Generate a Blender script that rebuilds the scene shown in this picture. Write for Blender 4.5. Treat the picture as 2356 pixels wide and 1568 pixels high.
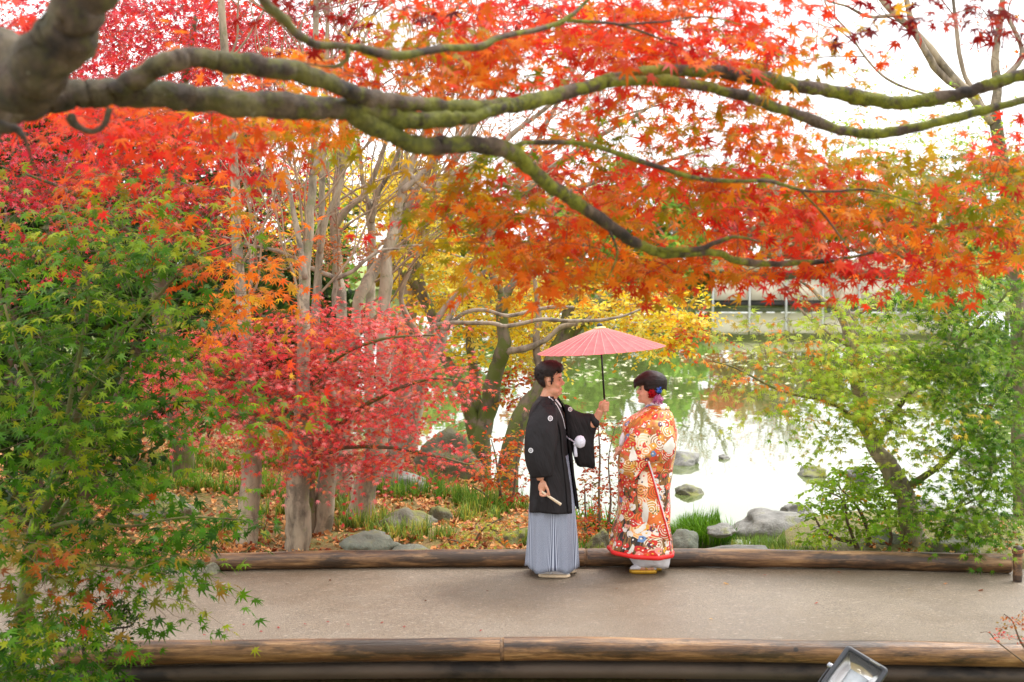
import bpy, bmesh, math, random
import numpy as np
from mathutils import Vector, Matrix, noise
from mathutils.bvhtree import BVHTree

# ------------------------------------------------------------------ camera, sky, sun, exposure
for o in list(bpy.data.objects):
    bpy.data.objects.remove(o)
SC = bpy.context.scene
COL = SC.collection
F = 3272.0                      # focal length in picture units (picture is 2356 x 1568 units)
CX, CY, HOR = 1178.0, 784.0, 610.0
PITCH = math.atan((CY - HOR) / F)
CAMZ = 2.52
cam = bpy.data.cameras.new("camera")
cam.lens = 50.0
cam.sensor_width = 36.0
cam.clip_start = 0.1
cam.clip_end = 3000
cam.dof.use_dof = True
cam.dof.focus_distance = 11.6
cam.dof.aperture_fstop = 3.2
camo = bpy.data.objects.new("camera", cam)
COL.objects.link(camo)
camo.location = (0, 0, CAMZ)
camo.rotation_euler = (math.pi / 2 - PITCH, 0, 0)
SC.camera = camo

W = bpy.data.worlds.new("World")
SC.world = W
W.use_nodes = True
nt = W.node_tree
bg = nt.nodes["Background"]
sky = nt.nodes.new("ShaderNodeTexSky")
sky.sky_type = 'NISHITA'
sky.sun_disc = False
sky.sun_elevation = math.radians(58)
sky.sun_rotation = math.radians(54)
sky.dust_density = 4.0
hs = nt.nodes.new("ShaderNodeHueSaturation")
hs.inputs["Saturation"].default_value = 0.12
mx = nt.nodes.new("ShaderNodeMix")
mx.data_type = 'RGBA'
mx.inputs[0].default_value = 0.75          # a closed, even cloud deck over the blue
mx.inputs[7].default_value = (10.0, 10.0, 10.1, 1)
nt.links.new(sky.outputs[0], hs.inputs["Color"])
nt.links.new(hs.outputs[0], mx.inputs[6])
nt.links.new(mx.outputs[2], bg.inputs[0])
bg.inputs[1].default_value = 0.115
sun = bpy.data.lights.new("sun", 'SUN')
sun.energy = 1.5
sun.angle = math.radians(15)
sun.color = (1.0, 0.96, 0.9)
suno = bpy.data.objects.new("sun", sun)
COL.objects.link(suno)
suno.rotation_euler = Vector((-.42, -.30, -.86)).to_track_quat('-Z', 'Y').to_euler()
SC.view_settings.view_transform = 'Standard'
SC.view_settings.look = 'None'
SC.view_settings.exposure = 1.2
SC.view_settings.gamma = 1.0
SC.cycles.max_bounces = 6
SC.cycles.diffuse_bounces = 3
SC.cycles.glossy_bounces = 3
SC.cycles.transmission_bounces = 4
SC.cycles.sample_clamp_indirect = 6.0
SC.cycles.use_denoising = True

# ------------------------------------------------------------------ helpers
def P(x, y, Y):
    """picture point at distance Y in front of the camera -> world point"""
    ca, sa = math.cos(PITCH), math.sin(PITCH)
    dx, dy = (x - CX) / F, (CY - y) / F
    d = np.array([dx, ca + dy * sa, -sa + dy * ca])
    return np.array([0, 0, CAMZ]) + d * (Y / d[1])

def lin(c):
    r = []
    for v in c[:3]:
        v = v / 255.0
        r.append(v / 12.92 if v <= 0.04045 else ((v + 0.055) / 1.055) ** 2.4)
    return np.array(r)

def tag(o, label=None, cat=None, group=None, kind=None):
    if label: o["label"] = label
    if cat: o["category"] = cat
    if group: o["group"] = group
    if kind: o["kind"] = kind
    return o

def empty(name, loc=(0, 0, 0), label=None, cat=None, group=None):
    o = bpy.data.objects.new(name, None)
    COL.objects.link(o)
    o.location = loc
    o.empty_display_size = 0.1
    return tag(o, label, cat, group)

def link(name, me, mat=None, parent=None):
    o = bpy.data.objects.new(name, me)
    COL.objects.link(o)
    if mat is not None and len(me.materials) == 0:
        me.materials.append(mat)
    if parent is not None:
        o.parent = parent
        o.matrix_parent_inverse = Matrix.Translation(-Vector(parent.location))
    return o

def mesh_np(name, verts, faces, cols=None, uv=None, smooth=False):
    """faces: (M,3) or (M,4) int array or list of arrays of both"""
    me = bpy.data.meshes.new(name)
    if not isinstance(faces, list):
        faces = [faces]
    faces = [np.asarray(f, dtype=np.int32) for f in faces if len(f)]
    verts = np.asarray(verts, dtype=np.float32)
    me.vertices.add(len(verts))
    me.vertices.foreach_set("co", verts.ravel())
    nl = sum(f.size for f in faces)
    npoly = sum(len(f) for f in faces)
    me.loops.add(nl)
    me.polygons.add(npoly)
    li = np.concatenate([f.ravel() for f in faces])
    me.loops.foreach_set("vertex_index", li)
    ls = []
    s = 0
    for f in faces:
        ls.append(s + np.arange(len(f)) * f.shape[1])
        s += f.size
    me.polygons.foreach_set("loop_start", np.concatenate(ls).astype(np.int32))
    if smooth:
        me.polygons.foreach_set("use_smooth", np.ones(npoly, dtype=bool))
    if cols is not None:
        a = me.color_attributes.new("Col", 'FLOAT_COLOR', 'POINT')
        c4 = np.ones((len(verts), 4), dtype=np.float32)
        c4[:, :3] = cols
        a.data.foreach_set("color", c4.ravel())
    if uv is not None:
        u = me.uv_layers.new(name="UVMap")
        u.data.foreach_set("uv", np.asarray(uv, dtype=np.float32)[li].ravel())
    me.update(calc_edges=True)
    return me

class Acc:
    """collects vertices and faces of one mesh"""
    def __init__(self):
        self.v, self.f, self.n, self.uv = [], [], 0, []
    def add(self, v, f, uv=None):
        v = np.asarray(v, dtype=float)
        self.v.append(v)
        if not isinstance(f, list):
            f = [f]
        for q in f:
            if len(q):
                self.f.append(np.asarray(q, dtype=int) + self.n)
        self.uv.append(np.zeros((len(v), 2)) if uv is None else np.asarray(uv))
        self.n += len(v)
        return self
    def mesh(self, name, smooth=True):
        return mesh_np(name, np.concatenate(self.v), list(self.f), uv=np.concatenate(self.uv), smooth=smooth)
    def build(self, name, mat, parent=None, smooth=True):
        return link(name, self.mesh(name, smooth), mat, parent)

def catmull(pts, k=4):
    pts = np.asarray(pts, dtype=float)
    if len(pts) < 3:
        t = np.linspace(0, 1, k + 1)[:, None]
        return pts[0] * (1 - t) + pts[-1] * t
    p = np.vstack([2 * pts[0] - pts[1], pts, 2 * pts[-1] - pts[-2]])
    out = []
    for i in range(1, len(p) - 2):
        for j in range(k):
            t = j / k
            out.append(0.5 * ((2 * p[i]) + (-p[i-1] + p[i+1]) * t + (2*p[i-1] - 5*p[i] + 4*p[i+1] - p[i+2]) * t*t
                              + (-p[i-1] + 3*p[i] - 3*p[i+1] + p[i+2]) * t**3))
    out.append(pts[-1])
    return np.array(out)

def tube(pts, rad, sides=8, caps=True, wob=0.0, seed=0):
    pts = np.asarray(pts, dtype=float)
    n = len(pts)
    rad = np.asarray(rad, dtype=float) * np.ones(n)
    tan = np.gradient(pts, axis=0)
    tan /= np.linalg.norm(tan, axis=1)[:, None] + 1e-9
    a = np.array([0, 0, 1.0]) if abs(tan[0][2]) < 0.9 else np.array([1.0, 0, 0])
    u = np.cross(tan[0], a); u /= np.linalg.norm(u)
    us = []
    for i in range(n):
        u = u - tan[i] * np.dot(u, tan[i])
        u /= np.linalg.norm(u) + 1e-9
        us.append(u)
    us = np.array(us)
    vs = np.cross(tan, us)
    ang = np.linspace(0, 2 * math.pi, sides, endpoint=False)
    R = rad[:, None] * np.ones((n, sides))
    if wob:
        rg = np.random.default_rng(seed)
        ph = rg.uniform(0, 6.28, 6)
        s = np.arange(n)[:, None]
        R = R * (1 + wob * (np.sin(2 * ang[None] + ph[0] + s * 0.35) * 0.6 + np.sin(3 * ang[None] + ph[1] - s * 0.5) * 0.4
                            + np.sin(s * 0.9 + ph[2]) * 0.6 + np.sin(s * 2.3 + ph[3]) * 0.3))
    v = pts[:, None] + us[:, None] * (np.cos(ang)[None, :, None] * R[..., None]) + vs[:, None] * (np.sin(ang)[None, :, None] * R[..., None])
    v = v.reshape(-1, 3)
    i = np.arange(n - 1)[:, None] * sides
    j = np.arange(sides)[None]
    j2 = (j + 1) % sides
    f = np.stack([i + j, i + j2, i + sides + j2, i + sides + j], -1).reshape(-1, 4)
    fs = [f]
    if caps:
        c0, c1 = len(v), len(v) + 1
        v = np.vstack([v, pts[0] - tan[0] * rad[0] * 0.4, pts[-1] + tan[-1] * rad[-1] * 0.4])
        jj = np.arange(sides)
        fs.append(np.stack([np.full(sides, c0), (jj + 1) % sides, jj], -1))
        b = (n - 1) * sides
        fs.append(np.stack([np.full(sides, c1), b + jj, b + (jj + 1) % sides], -1))
    return v, fs

def ellipsoid(c, r, rot=None, nu=16, nv=10):
    vs = [[0, 0, 1.0]]
    for i in range(1, nv):
        t = math.pi * i / nv
        for j in range(nu):
            p = 2 * math.pi * j / nu
            vs.append([math.sin(t) * math.cos(p), math.sin(t) * math.sin(p), math.cos(t)])
    vs.append([0, 0, -1.0])
    v = np.array(vs) * np.array(r)
    if rot is not None:
        v = v @ np.array(rot).T
    v = v + np.array(c)
    q, t = [], []
    for j in range(nu):
        t.append([0, 1 + j, 1 + (j + 1) % nu])
        b = 1 + (nv - 2) * nu
        t.append([len(vs) - 1, b + (j + 1) % nu, b + j])
    for i in range(nv - 2):
        for j in range(nu):
            a = 1 + i * nu
            q.append([a + j, a + nu + j, a + nu + (j + 1) % nu, a + (j + 1) % nu])
    return v, [np.array(q), np.array(t)]

def box(c, s, rot=None):
    v = np.array([[x, y, z] for x in (-.5, .5) for y in (-.5, .5) for z in (-.5, .5)]) * np.array(s)
    if rot is not None:
        v = v @ np.array(rot).T
    f = np.array([[0, 1, 3, 2], [4, 6, 7, 5], [0, 4, 5, 1], [2, 3, 7, 6], [0, 2, 6, 4], [1, 5, 7, 3]])
    return v + np.array(c), [f]

def loft(rings, closed=True, cap0=False, cap1=False):
    rings = np.asarray(rings, dtype=float)
    n, m = rings.shape[:2]
    v = rings.reshape(-1, 3)
    i = np.arange(n - 1)[:, None] * m
    j = np.arange(m if closed else m - 1)[None]
    j2 = (j + 1) % m
    fs = [np.stack([i + j, i + j2, i + m + j2, i + m + j], -1).reshape(-1, 4)]
    if cap0 or cap1:
        jj = np.arange(m)
        if cap0:
            v = np.vstack([v, rings[0].mean(0)])
            fs.append(np.stack([np.full(m, len(v) - 1), (jj + 1) % m, jj], -1))
        if cap1:
            v = np.vstack([v, rings[-1].mean(0)])
            b = (n - 1) * m
            fs.append(np.stack([np.full(m, len(v) - 1), b + jj, b + (jj + 1) % m], -1))
    return v, fs

# ------------------------------------------------------------------ materials
def newmat(name):
    m = bpy.data.materials.new(name)
    m.use_nodes = True
    t = m.node_tree
    return m, t, t.nodes["Principled BSDF"]

def N(t, typ, **kw):
    n = t.nodes.new(typ)
    for k, v in kw.items():
        if k in ("op", "operation"): n.operation = v
        elif k == "blend": n.data_type = 'RGBA'; n.blend_type = v
        else: setattr(n, k, v)
    return n

def ramp(t, src, stops, mode='LINEAR'):
    r = t.nodes.new("ShaderNodeValToRGB")
    r.color_ramp.interpolation = mode
    e = r.color_ramp.elements
    while len(e) < len(stops):
        e.new(0.5)
    for k, (p, c) in enumerate(stops):
        e[k].position = p
        e[k].color = (*c[:3], 1)
    t.links.new(src, r.inputs[0])
    return r.outputs[0]

def mixc(t, fac, a, b, blend='MIX'):
    m = t.nodes.new("ShaderNodeMix")
    m.data_type = 'RGBA'
    m.blend_type = blend
    for inp, v in ((0, fac), (6, a), (7, b)):
        if isinstance(v, bpy.types.NodeSocket): t.links.new(v, m.inputs[inp])
        elif inp == 0: m.inputs[0].default_value = v
        else: m.inputs[inp].default_value = (*[float(q) for q in v[:3]], 1)
    return m.outputs[2]

def math_(t, op, a, b=None, c=None):
    m = t.nodes.new("ShaderNodeMath")
    m.operation = op
    for k, v in enumerate((a, b, c)):
        if v is None: continue
        if isinstance(v, bpy.types.NodeSocket): t.links.new(v, m.inputs[k])
        else: m.inputs[k].default_value = v
    return m.outputs[0]

def noise_tex(t, scale, detail=4, rough=0.6, vec=None, stretch=None, coord='Object'):
    n = t.nodes.new("ShaderNodeTexNoise")
    n.inputs["Scale"].default_value = scale
    n.inputs["Detail"].default_value = detail
    n.inputs["Roughness"].default_value = rough
    if vec is None:
        c = t.nodes.new("ShaderNodeTexCoord")
        vec = c.outputs[coord]
    if stretch is not None:
        mp = t.nodes.new("ShaderNodeMapping")
        mp.inputs["Scale"].default_value = stretch
        t.links.new(vec, mp.inputs[0])
        vec = mp.outputs[0]
    t.links.new(vec, n.inputs["Vector"])
    return n.outputs[0]

def bump(t, b, h, strength=0.4, dist=0.02):
    n = t.nodes.new("ShaderNodeBump")
    n.inputs["Strength"].default_value = strength
    n.inputs["Distance"].default_value = dist
    t.links.new(h, n.inputs["Height"])
    t.links.new(n.outputs[0], b.inputs["Normal"])

def plain(name, rgb, rough=0.6, metal=0.0, var=0.12, scale=30, bmp=0.0, coord='Object'):
    m, t, b = newmat(name)
    c = lin(rgb)
    n = noise_tex(t, scale, coord=coord)
    col = ramp(t, n, [(0.3, c * (1 - var)), (0.7, np.minimum(c * (1 + var), 0.95))])
    t.links.new(col, b.inputs["Base Color"])
    b.inputs["Roughness"].default_value = rough
    b.inputs["Metallic"].default_value = metal
    if bmp: bump(t, b, n, bmp, 0.004)
    return m

def two_tone(name, stops, scale, rough=0.7, bmp=0.4, dist=0.01, stretch=None, detail=6, coord='Object'):
    m, t, b = newmat(name)
    n = noise_tex(t, scale, detail=detail, stretch=stretch, coord=coord)
    t.links.new(ramp(t, n, [(p, lin(c)) for p, c in stops]), b.inputs["Base Color"])
    b.inputs["Roughness"].default_value = rough
    n2 = noise_tex(t, scale * 3.1, detail=5, stretch=stretch, coord=coord)
    bump(t, b, n2, bmp, dist)
    return m

def leaf_material(name, src, trans=0.56, rough=0.4, spec=0.12):
    m, t, b = newmat(name)
    if src == 'attr':
        a = t.nodes.new("ShaderNodeAttribute")
        a.attribute_name = "Col"
        col = a.outputs["Color"]
    else:
        a = t.nodes.new("ShaderNodeObjectInfo")
        col = a.outputs["Color"]
    t.links.new(col, b.inputs["Base Color"])
    b.inputs["Roughness"].default_value = rough
    b.inputs["Specular IOR Level"].default_value = spec
    tr = t.nodes.new("ShaderNodeBsdfTranslucent")
    t.links.new(col, tr.inputs[0])
    ms = t.nodes.new("ShaderNodeMixShader")
    ms.inputs[0].default_value = trans
    t.links.new(b.outputs[0], ms.inputs[1])
    t.links.new(tr.outputs[0], ms.inputs[2])
    t.links.new(ms.outputs[0], t.nodes["Material Output"].inputs[0])
    return m

M = {}
M['leaf'] = leaf_material("leaf_foliage", 'attr')
M['leaf1'] = leaf_material("leaf_single", 'obj')
M['dry'] = leaf_material("dry_leaf", 'attr', trans=0.15, rough=0.55, spec=0.3)
M['dry1'] = leaf_material("dry_leaf_single", 'obj', trans=0.1, rough=0.4)
M['blade'] = leaf_material("grass_blade", 'attr', trans=0.35, rough=0.4)

def bark(name, base, dark, moss=None, moss_amt=0.5, scale=9, rings=0.0, stretch=(1, 1, 0.35)):
    m, t, b = newmat(name)
    n = noise_tex(t, scale, detail=8, rough=0.65, stretch=stretch)
    col = ramp(t, n, [(0.32, lin(dark)), (0.5, lin(base)), (0.72, np.minimum(lin(base) * 1.45, .9))])
    n2 = noise_tex(t, scale * 0.35, detail=5, rough=0.7)
    col = mixc(t, ramp(t, n2, [(0.56, (0, 0, 0)), (0.62, (1, 1, 1))]), col, lin(base) * 0.45)
    if moss is not None:
        n3 = noise_tex(t, scale * 0.75, detail=6, rough=0.7)
        msk = ramp(t, n3, [(0.6 - moss_amt * 0.25, (0, 0, 0)), (0.7 - moss_amt * 0.25, (1, 1, 1))])
        col = mixc(t, msk, col, lin(moss))
    t.links.new(col, b.inputs["Base Color"])
    b.inputs["Roughness"].default_value = 0.72
    bump(t, b, noise_tex(t, scale * 4, detail=6, stretch=stretch), 0.55, 0.012)
    return m

M['bark_over'] = bark("mossy_maple_bark", (86, 72, 58), (40, 33, 27), (92, 100, 22), 0.5, 9, stretch=(1, 1, 1))
M['bark_pale'] = bark("pale_trunk_bark", (156, 142, 120), (88, 77, 62), (124, 122, 88), 0.2, 7)
M['bark_dark'] = bark("dark_trunk_bark", (104, 92, 74), (56, 48, 40), (86, 96, 34), 0.6, 8)
M['bark_grey'] = bark("grey_branch_bark", (150, 136, 118), (92, 80, 68), None, 0, 10)
M['bark_green'] = bark("green_stem_bark", (98, 88, 48), (60, 54, 34), (92, 104, 44), 0.6, 12)
M['twig'] = plain("twig_bark", (96, 78, 62), 0.75, var=0.3, scale=8)
M['twig_pale'] = plain("pale_twig_bark", (150, 128, 104), 0.75, var=0.3, scale=8)

def over_bark():
    m, t, b = newmat("mossy_maple_bark")
    tc = t.nodes.new("ShaderNodeTexCoord"); ob = tc.outputs["Object"]
    n = noise_tex(t, 10, 7, .62)
    col = ramp(t, n, [(.34, lin((34, 28, 24))), (.5, lin((80, 66, 54))), (.66, lin((122, 106, 88)))])
    sx = t.nodes.new("ShaderNodeSeparateXYZ"); t.links.new(ob, sx.inputs[0])
    n3 = noise_tex(t, 7, 5, .65)
    reach = ramp(t, math_(t, 'MULTIPLY_ADD', sx.outputs[0], .4, .52), [(.05, (0, 0, 0)), (.6, (1, 1, 1))])
    msk = math_(t, 'MULTIPLY', ramp(t, n3, [(.46, (0, 0, 0)), (.53, (1, 1, 1))]), math_(t, 'MULTIPLY_ADD', reach, .9, .1))
    col = mixc(t, msk, col, ramp(t, noise_tex(t, 30, 3), [(.35, lin((88, 96, 18))), (.65, lin((140, 146, 32)))]))
    crk = noise_tex(t, 3.2, 6, .75, stretch=(3.2, 1.2, 1.2))
    col = mixc(t, ramp(t, crk, [(.55, (0, 0, 0)), (.66, (.8, .8, .8))]), col, lin((40, 33, 28)))
    li = noise_tex(t, 16, 4, .7)
    col = mixc(t, ramp(t, li, [(.66, (0, 0, 0)), (.72, (.6, .6, .6))]), col, lin((150, 150, 128)))
    t.links.new(col, b.inputs["Base Color"]); b.inputs["Roughness"].default_value = .7
    bump(t, b, noise_tex(t, 22, 7, .75, stretch=(2.2, 1, 1)), .9, .03)
    return m
M['bark_over'] = over_bark()

def srgb_pal(*cols):
    return [(w, lin(c)) for w, c in cols]
RED = srgb_pal((3, (236, 76, 46)), (2, (240, 96, 66)), (2, (226, 62, 56)), (2, (236, 122, 50)))
ORG = srgb_pal((3, (238, 132, 44)), (2, (230, 116, 36)), (2, (242, 156, 54)), (2, (222, 170, 54)), (1, (236, 90, 46)))
OLV = srgb_pal((2, (196, 168, 40)), (2, (172, 162, 40)), (2, (224, 150, 42)), (1, (150, 162, 42)))
MIX = srgb_pal((2, (238, 130, 46)), (1, (232, 84, 52)), (2, (196, 170, 50)), (2, (240, 156, 56)), (1, (166, 164, 48)))
DRED = srgb_pal((2, (150, 38, 30)), (1, (190, 70, 30)), (1, (120, 30, 32)))
LORG = srgb_pal((2, (236, 130, 60)), (1, (230, 96, 60)), (1, (222, 150, 44)), (1, (178, 156, 40)))
LGRN = srgb_pal((2, (150, 160, 40)), (1, (120, 150, 40)), (1, (196, 160, 44)))
GRN = srgb_pal((3, (80, 124, 28)), (2, (100, 142, 34)), (2, (134, 162, 50)), (1, (164, 172, 44)), (1, (56, 94, 26)))
GOR = srgb_pal((3, (108, 142, 36)), (2, (150, 156, 40)), (2, (206, 98, 36)), (1, (214, 66, 46)), (1, (170, 140, 40)))
GRD = srgb_pal((2, (110, 112, 34)), (2, (160, 92, 40)), (.5, (176, 76, 46)), (3, (140, 118, 38)))
PNK = srgb_pal((3, (238, 104, 104)), (2, (226, 74, 80)), (3, (244, 146, 140)), (2, (240, 116, 84)), (1, (244, 152, 102)))
CRM = srgb_pal((3, (216, 60, 80)), (2, (226, 78, 72)), (2, (232, 112, 124)), (2, (230, 80, 46)), (1, (184, 44, 60)))
YEL = srgb_pal((3, (250, 220, 70)), (2, (246, 204, 52)), (2, (252, 232, 120)), (1, (232, 178, 62)))
TAN = srgb_pal((2, (206, 152, 112)), (2, (190, 130, 88)), (1, (222, 170, 128)), (1, (210, 120, 60)))
LIM = srgb_pal((3, (184, 206, 72)), (2, (204, 220, 98)), (2, (160, 192, 66)), (1, (218, 222, 116)), (1, (222, 194, 82)))
LIMP = srgb_pal((3, (184, 196, 84)), (2, (204, 210, 112)), (1, (238, 152, 70)), (1, (216, 184, 90)), (1, (158, 180, 66)))
RGRN = srgb_pal((3, (112, 152, 40)), (2, (140, 174, 54)), (1, (168, 190, 72)), (2, (82, 122, 36)))
SHR = srgb_pal((3, (174, 208, 72)), (2, (198, 222, 94)), (1, (140, 178, 56)), (0.2, (230, 176, 56)))
RBR = srgb_pal((2, (196, 96, 50)), (2, (178, 80, 44)), (1, (206, 140, 70)), (1, (150, 130, 60)))
ORB = srgb_pal((2, (222, 120, 56)), (2, (206, 90, 46)), (1, (214, 160, 70)), (1, (150, 150, 60)))
LIT = srgb_pal((3, (206, 140, 84)), (3, (222, 166, 108)), (1, (180, 104, 60)), (1, (160, 84, 56)), (2, (230, 184, 128)))
DGR = srgb_pal((3, (58, 82, 36)), (2, (76, 100, 42)), (1, (110, 110, 50)), (1, (44, 60, 30)))

# ------------------------------------------------------------------ leaf templates (x = across, y = towards tip)
def maple_template(lobes=7, notch=0.30):
    if lobes == 7:
        ang = [-128, -84, -42, 0, 42, 84, 128]; ln = [.42, .78, .96, 1.08, .96, .78, .42]
    else:
        ang = [-105, -50, 0, 50, 105]; ln = [.62, .92, 1.05, .92, .62]
    v = [[0, 0, 0.0]]
    tri = []
    n = len(ang)
    pts = [(-0.06, -0.12)]
    for i in range(n):
        a = math.radians(ang[i])
        pts.append((math.sin(a) * ln[i], math.cos(a) * ln[i]))
        if i < n - 1:
            b = math.radians((ang[i] + ang[i + 1]) / 2)
            pts.append((math.sin(b) * notch, math.cos(b) * notch))
    pts.append((0.06, -0.12))
    for x, y in pts:
        r2 = x * x + y * y
        v.append([x * .92, y, -0.22 * r2])
    for i in range(1, len(pts)):
        tri.append([0, i, i + 1])
    k = len(v)
    v += [[-0.025, -0.1, 0], [0.025, -0.1, 0], [0.0, -0.75, -0.1]]      # the stalk
    tri.append([k, k + 2, k + 1])
    return np.array(v, float) * 0.5, np.array(tri)
MAP7 = maple_template(7)
MAP5 = maple_template(5, 0.33)
OVAL = (np.array([[0, -.5, 0], [.24, -.15, .05], [.2, .2, .03], [0, .55, -.08], [-.2, .2, .03], [-.24, -.15, .05]], float),
        np.array([[0, 1, 5], [1, 2, 5], [2, 4, 5], [2, 3, 4]]))
CURL = (np.array([[0, -.5, .1], [.3, -.1, .16], [.16, .25, .0], [0, .5, .22], [-.2, .2, .02], [-.32, -.15, .2], [0, 0, -.06]], float),
        np.array([[0, 1, 6], [1, 2, 6], [2, 3, 6], [3, 4, 6], [4, 5, 6], [5, 0, 6]]))

def unit(v):
    return v / (np.linalg.norm(v, axis=-1, keepdims=True) + 1e-9)

class Leaves:
    def __init__(self, seed):
        self.r = np.random.default_rng(seed)
        self.p, self.n, self.d, self.s, self.c = [], [], [], [], []
    def add(self, p, n, d, s, c):
        self.p.append(p); self.n.append(n); self.d.append(d); self.s.append(s); self.c.append(c)
    def cat(self):
        return [np.concatenate(a) for a in (self.p, self.n, self.d, self.s, self.c)]
    def pick(self, pal, k):
        w = np.array([q[0] for q in pal], float); w /= w.sum()
        return np.array([q[1] for q in pal])[self.r.choice(len(pal), k, p=w)] ** 1.14 * .92
    def spray(self, p0, dirv, L, nl, size, pal, up=1.0, face=0.5, tilt=0.45, coh=0.75, spread=0.55):
        r = self.r
        t = np.linspace(0.08, 1, nl)
        bend = r.normal(0, 0.18, 3) + np.array([0, 0, -0.12])
        pts = p0 + dirv * L * t[:, None] + bend * L * (t ** 2)[:, None]
        side0 = np.cross(dirv, np.array([0, 0, 1.0])); side0 = side0 / (np.linalg.norm(side0) + 1e-6)
        sg = np.where(np.arange(nl) % 2 == 0, 1.0, -1.0)
        sd = side0[None] * sg[:, None] + dirv[None] * r.uniform(0.1, 1.0, (nl, 1)) + r.normal(0, 0.35, (nl, 3))
        sd[:, 2] -= 0.28
        sd = unit(sd)
        nn = unit(np.array([0, 0, up]) + np.array([0, -face, 0]) + r.normal(0, tilt, (nl, 3)))
        s = size * r.uniform(0.65, 1.2, nl)
        pos = pts + sd * (s * spread)[:, None]
        base = self.pick(pal, 1)
        c = np.where(r.random((nl, 1)) < coh, base, self.pick(pal, nl))
        c = np.clip(c * r.uniform(0.72, 1.25, (nl, 1)) * r.uniform(0.9, 1.1, (nl, 3)), 0.003, 0.85)
        self.add(pos, nn, sd, s, c)
        return np.vstack([p0[None], pts])

def leaf_basis(n, d):
    x = unit(np.cross(d, n))
    z = unit(np.cross(x, d))
    return x, d, z

def build_leaves(data, tmpl, name, mat, parent, curl=None, seed=0):
    p, n, d, s, c = data
    tv, tt = tmpl
    x, y, z = leaf_basis(n, d)
    rg = np.random.default_rng(seed)
    cz = rg.uniform(0.3, 2.2, len(p))
    V = p[:, None] + s[:, None, None] * (x[:, None] * tv[None, :, 0:1] + y[:, None] * tv[None, :, 1:2]
                                        + z[:, None] * (tv[None, :, 2:3] * cz[:, None, None]))
    k = len(tv)
    T = tt[None] + (np.arange(len(p)) * k)[:, None, None]
    cols = np.repeat(c, k, axis=0)
    me = mesh_np(name, V.reshape(-1, 3), T.reshape(-1, 3), cols=cols)
    o = link(name, me, mat, parent)
    o["kind"] = "stuff"
    return o

_single = {}
def single_leaves(data, tmpl, tname, parent, mat, k=300):
    """the leaves that show largest become objects of their own; returns the rest"""
    p, n, d, s, c = data
    rel = p - np.array([0, 0, CAMZ])
    px = CX + F * rel[:, 0] / rel[:, 1]
    py = HOR - F * rel[:, 2] / rel[:, 1]
    inside = (px > 10) & (px < 2346) & (py > 10) & (py < 1558)
    facing = np.abs(np.sum(unit(n) * unit(rel), axis=1))
    score = np.where(inside, s / rel[:, 1] * (0.3 + facing), -1) - 0.15 * (rel[:, 1] - rel[:, 1].min()) * 1e-3
    order = np.argsort(-score)
    take, rest = order[:k], order[k:]
    if tname not in _single:
        vs = []
        for q in range(4):
            v = tmpl[0].copy(); v[:, 2] *= (0.4, 1.0, 1.6, 2.2)[q]
            me = mesh_np("leaf_shape", v, tmpl[1])
            me.materials.append(mat)
            vs.append(me)
        _single[tname] = vs
    x, y, z = leaf_basis(n[take], d[take])
    inv = Matrix.Translation(-Vector(parent.location))
    for q, i in enumerate(take):
        o = bpy.data.objects.new("leaf", _single[tname][q % 4])
        COL.objects.link(o)
        o.parent = parent
        mt = Matrix(((x[q][0], y[q][0], z[q][0], 0), (x[q][1], y[q][1], z[q][1], 0), (x[q][2], y[q][2], z[q][2], 0), (0, 0, 0, 1)))
        o.matrix_local = inv @ Matrix.Translation(p[i]) @ mt @ Matrix.Scale(s[i], 4)
        o.color = (*c[i], 1)
    return [a[rest] for a in data]

def sample_ellipse(r, z):
    a = r.uniform(0, 2 * math.pi)
    q = math.sqrt(r.random())
    return z[0] + z[2] * q * math.cos(a), z[1] + z[3] * q * math.sin(a)

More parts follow.
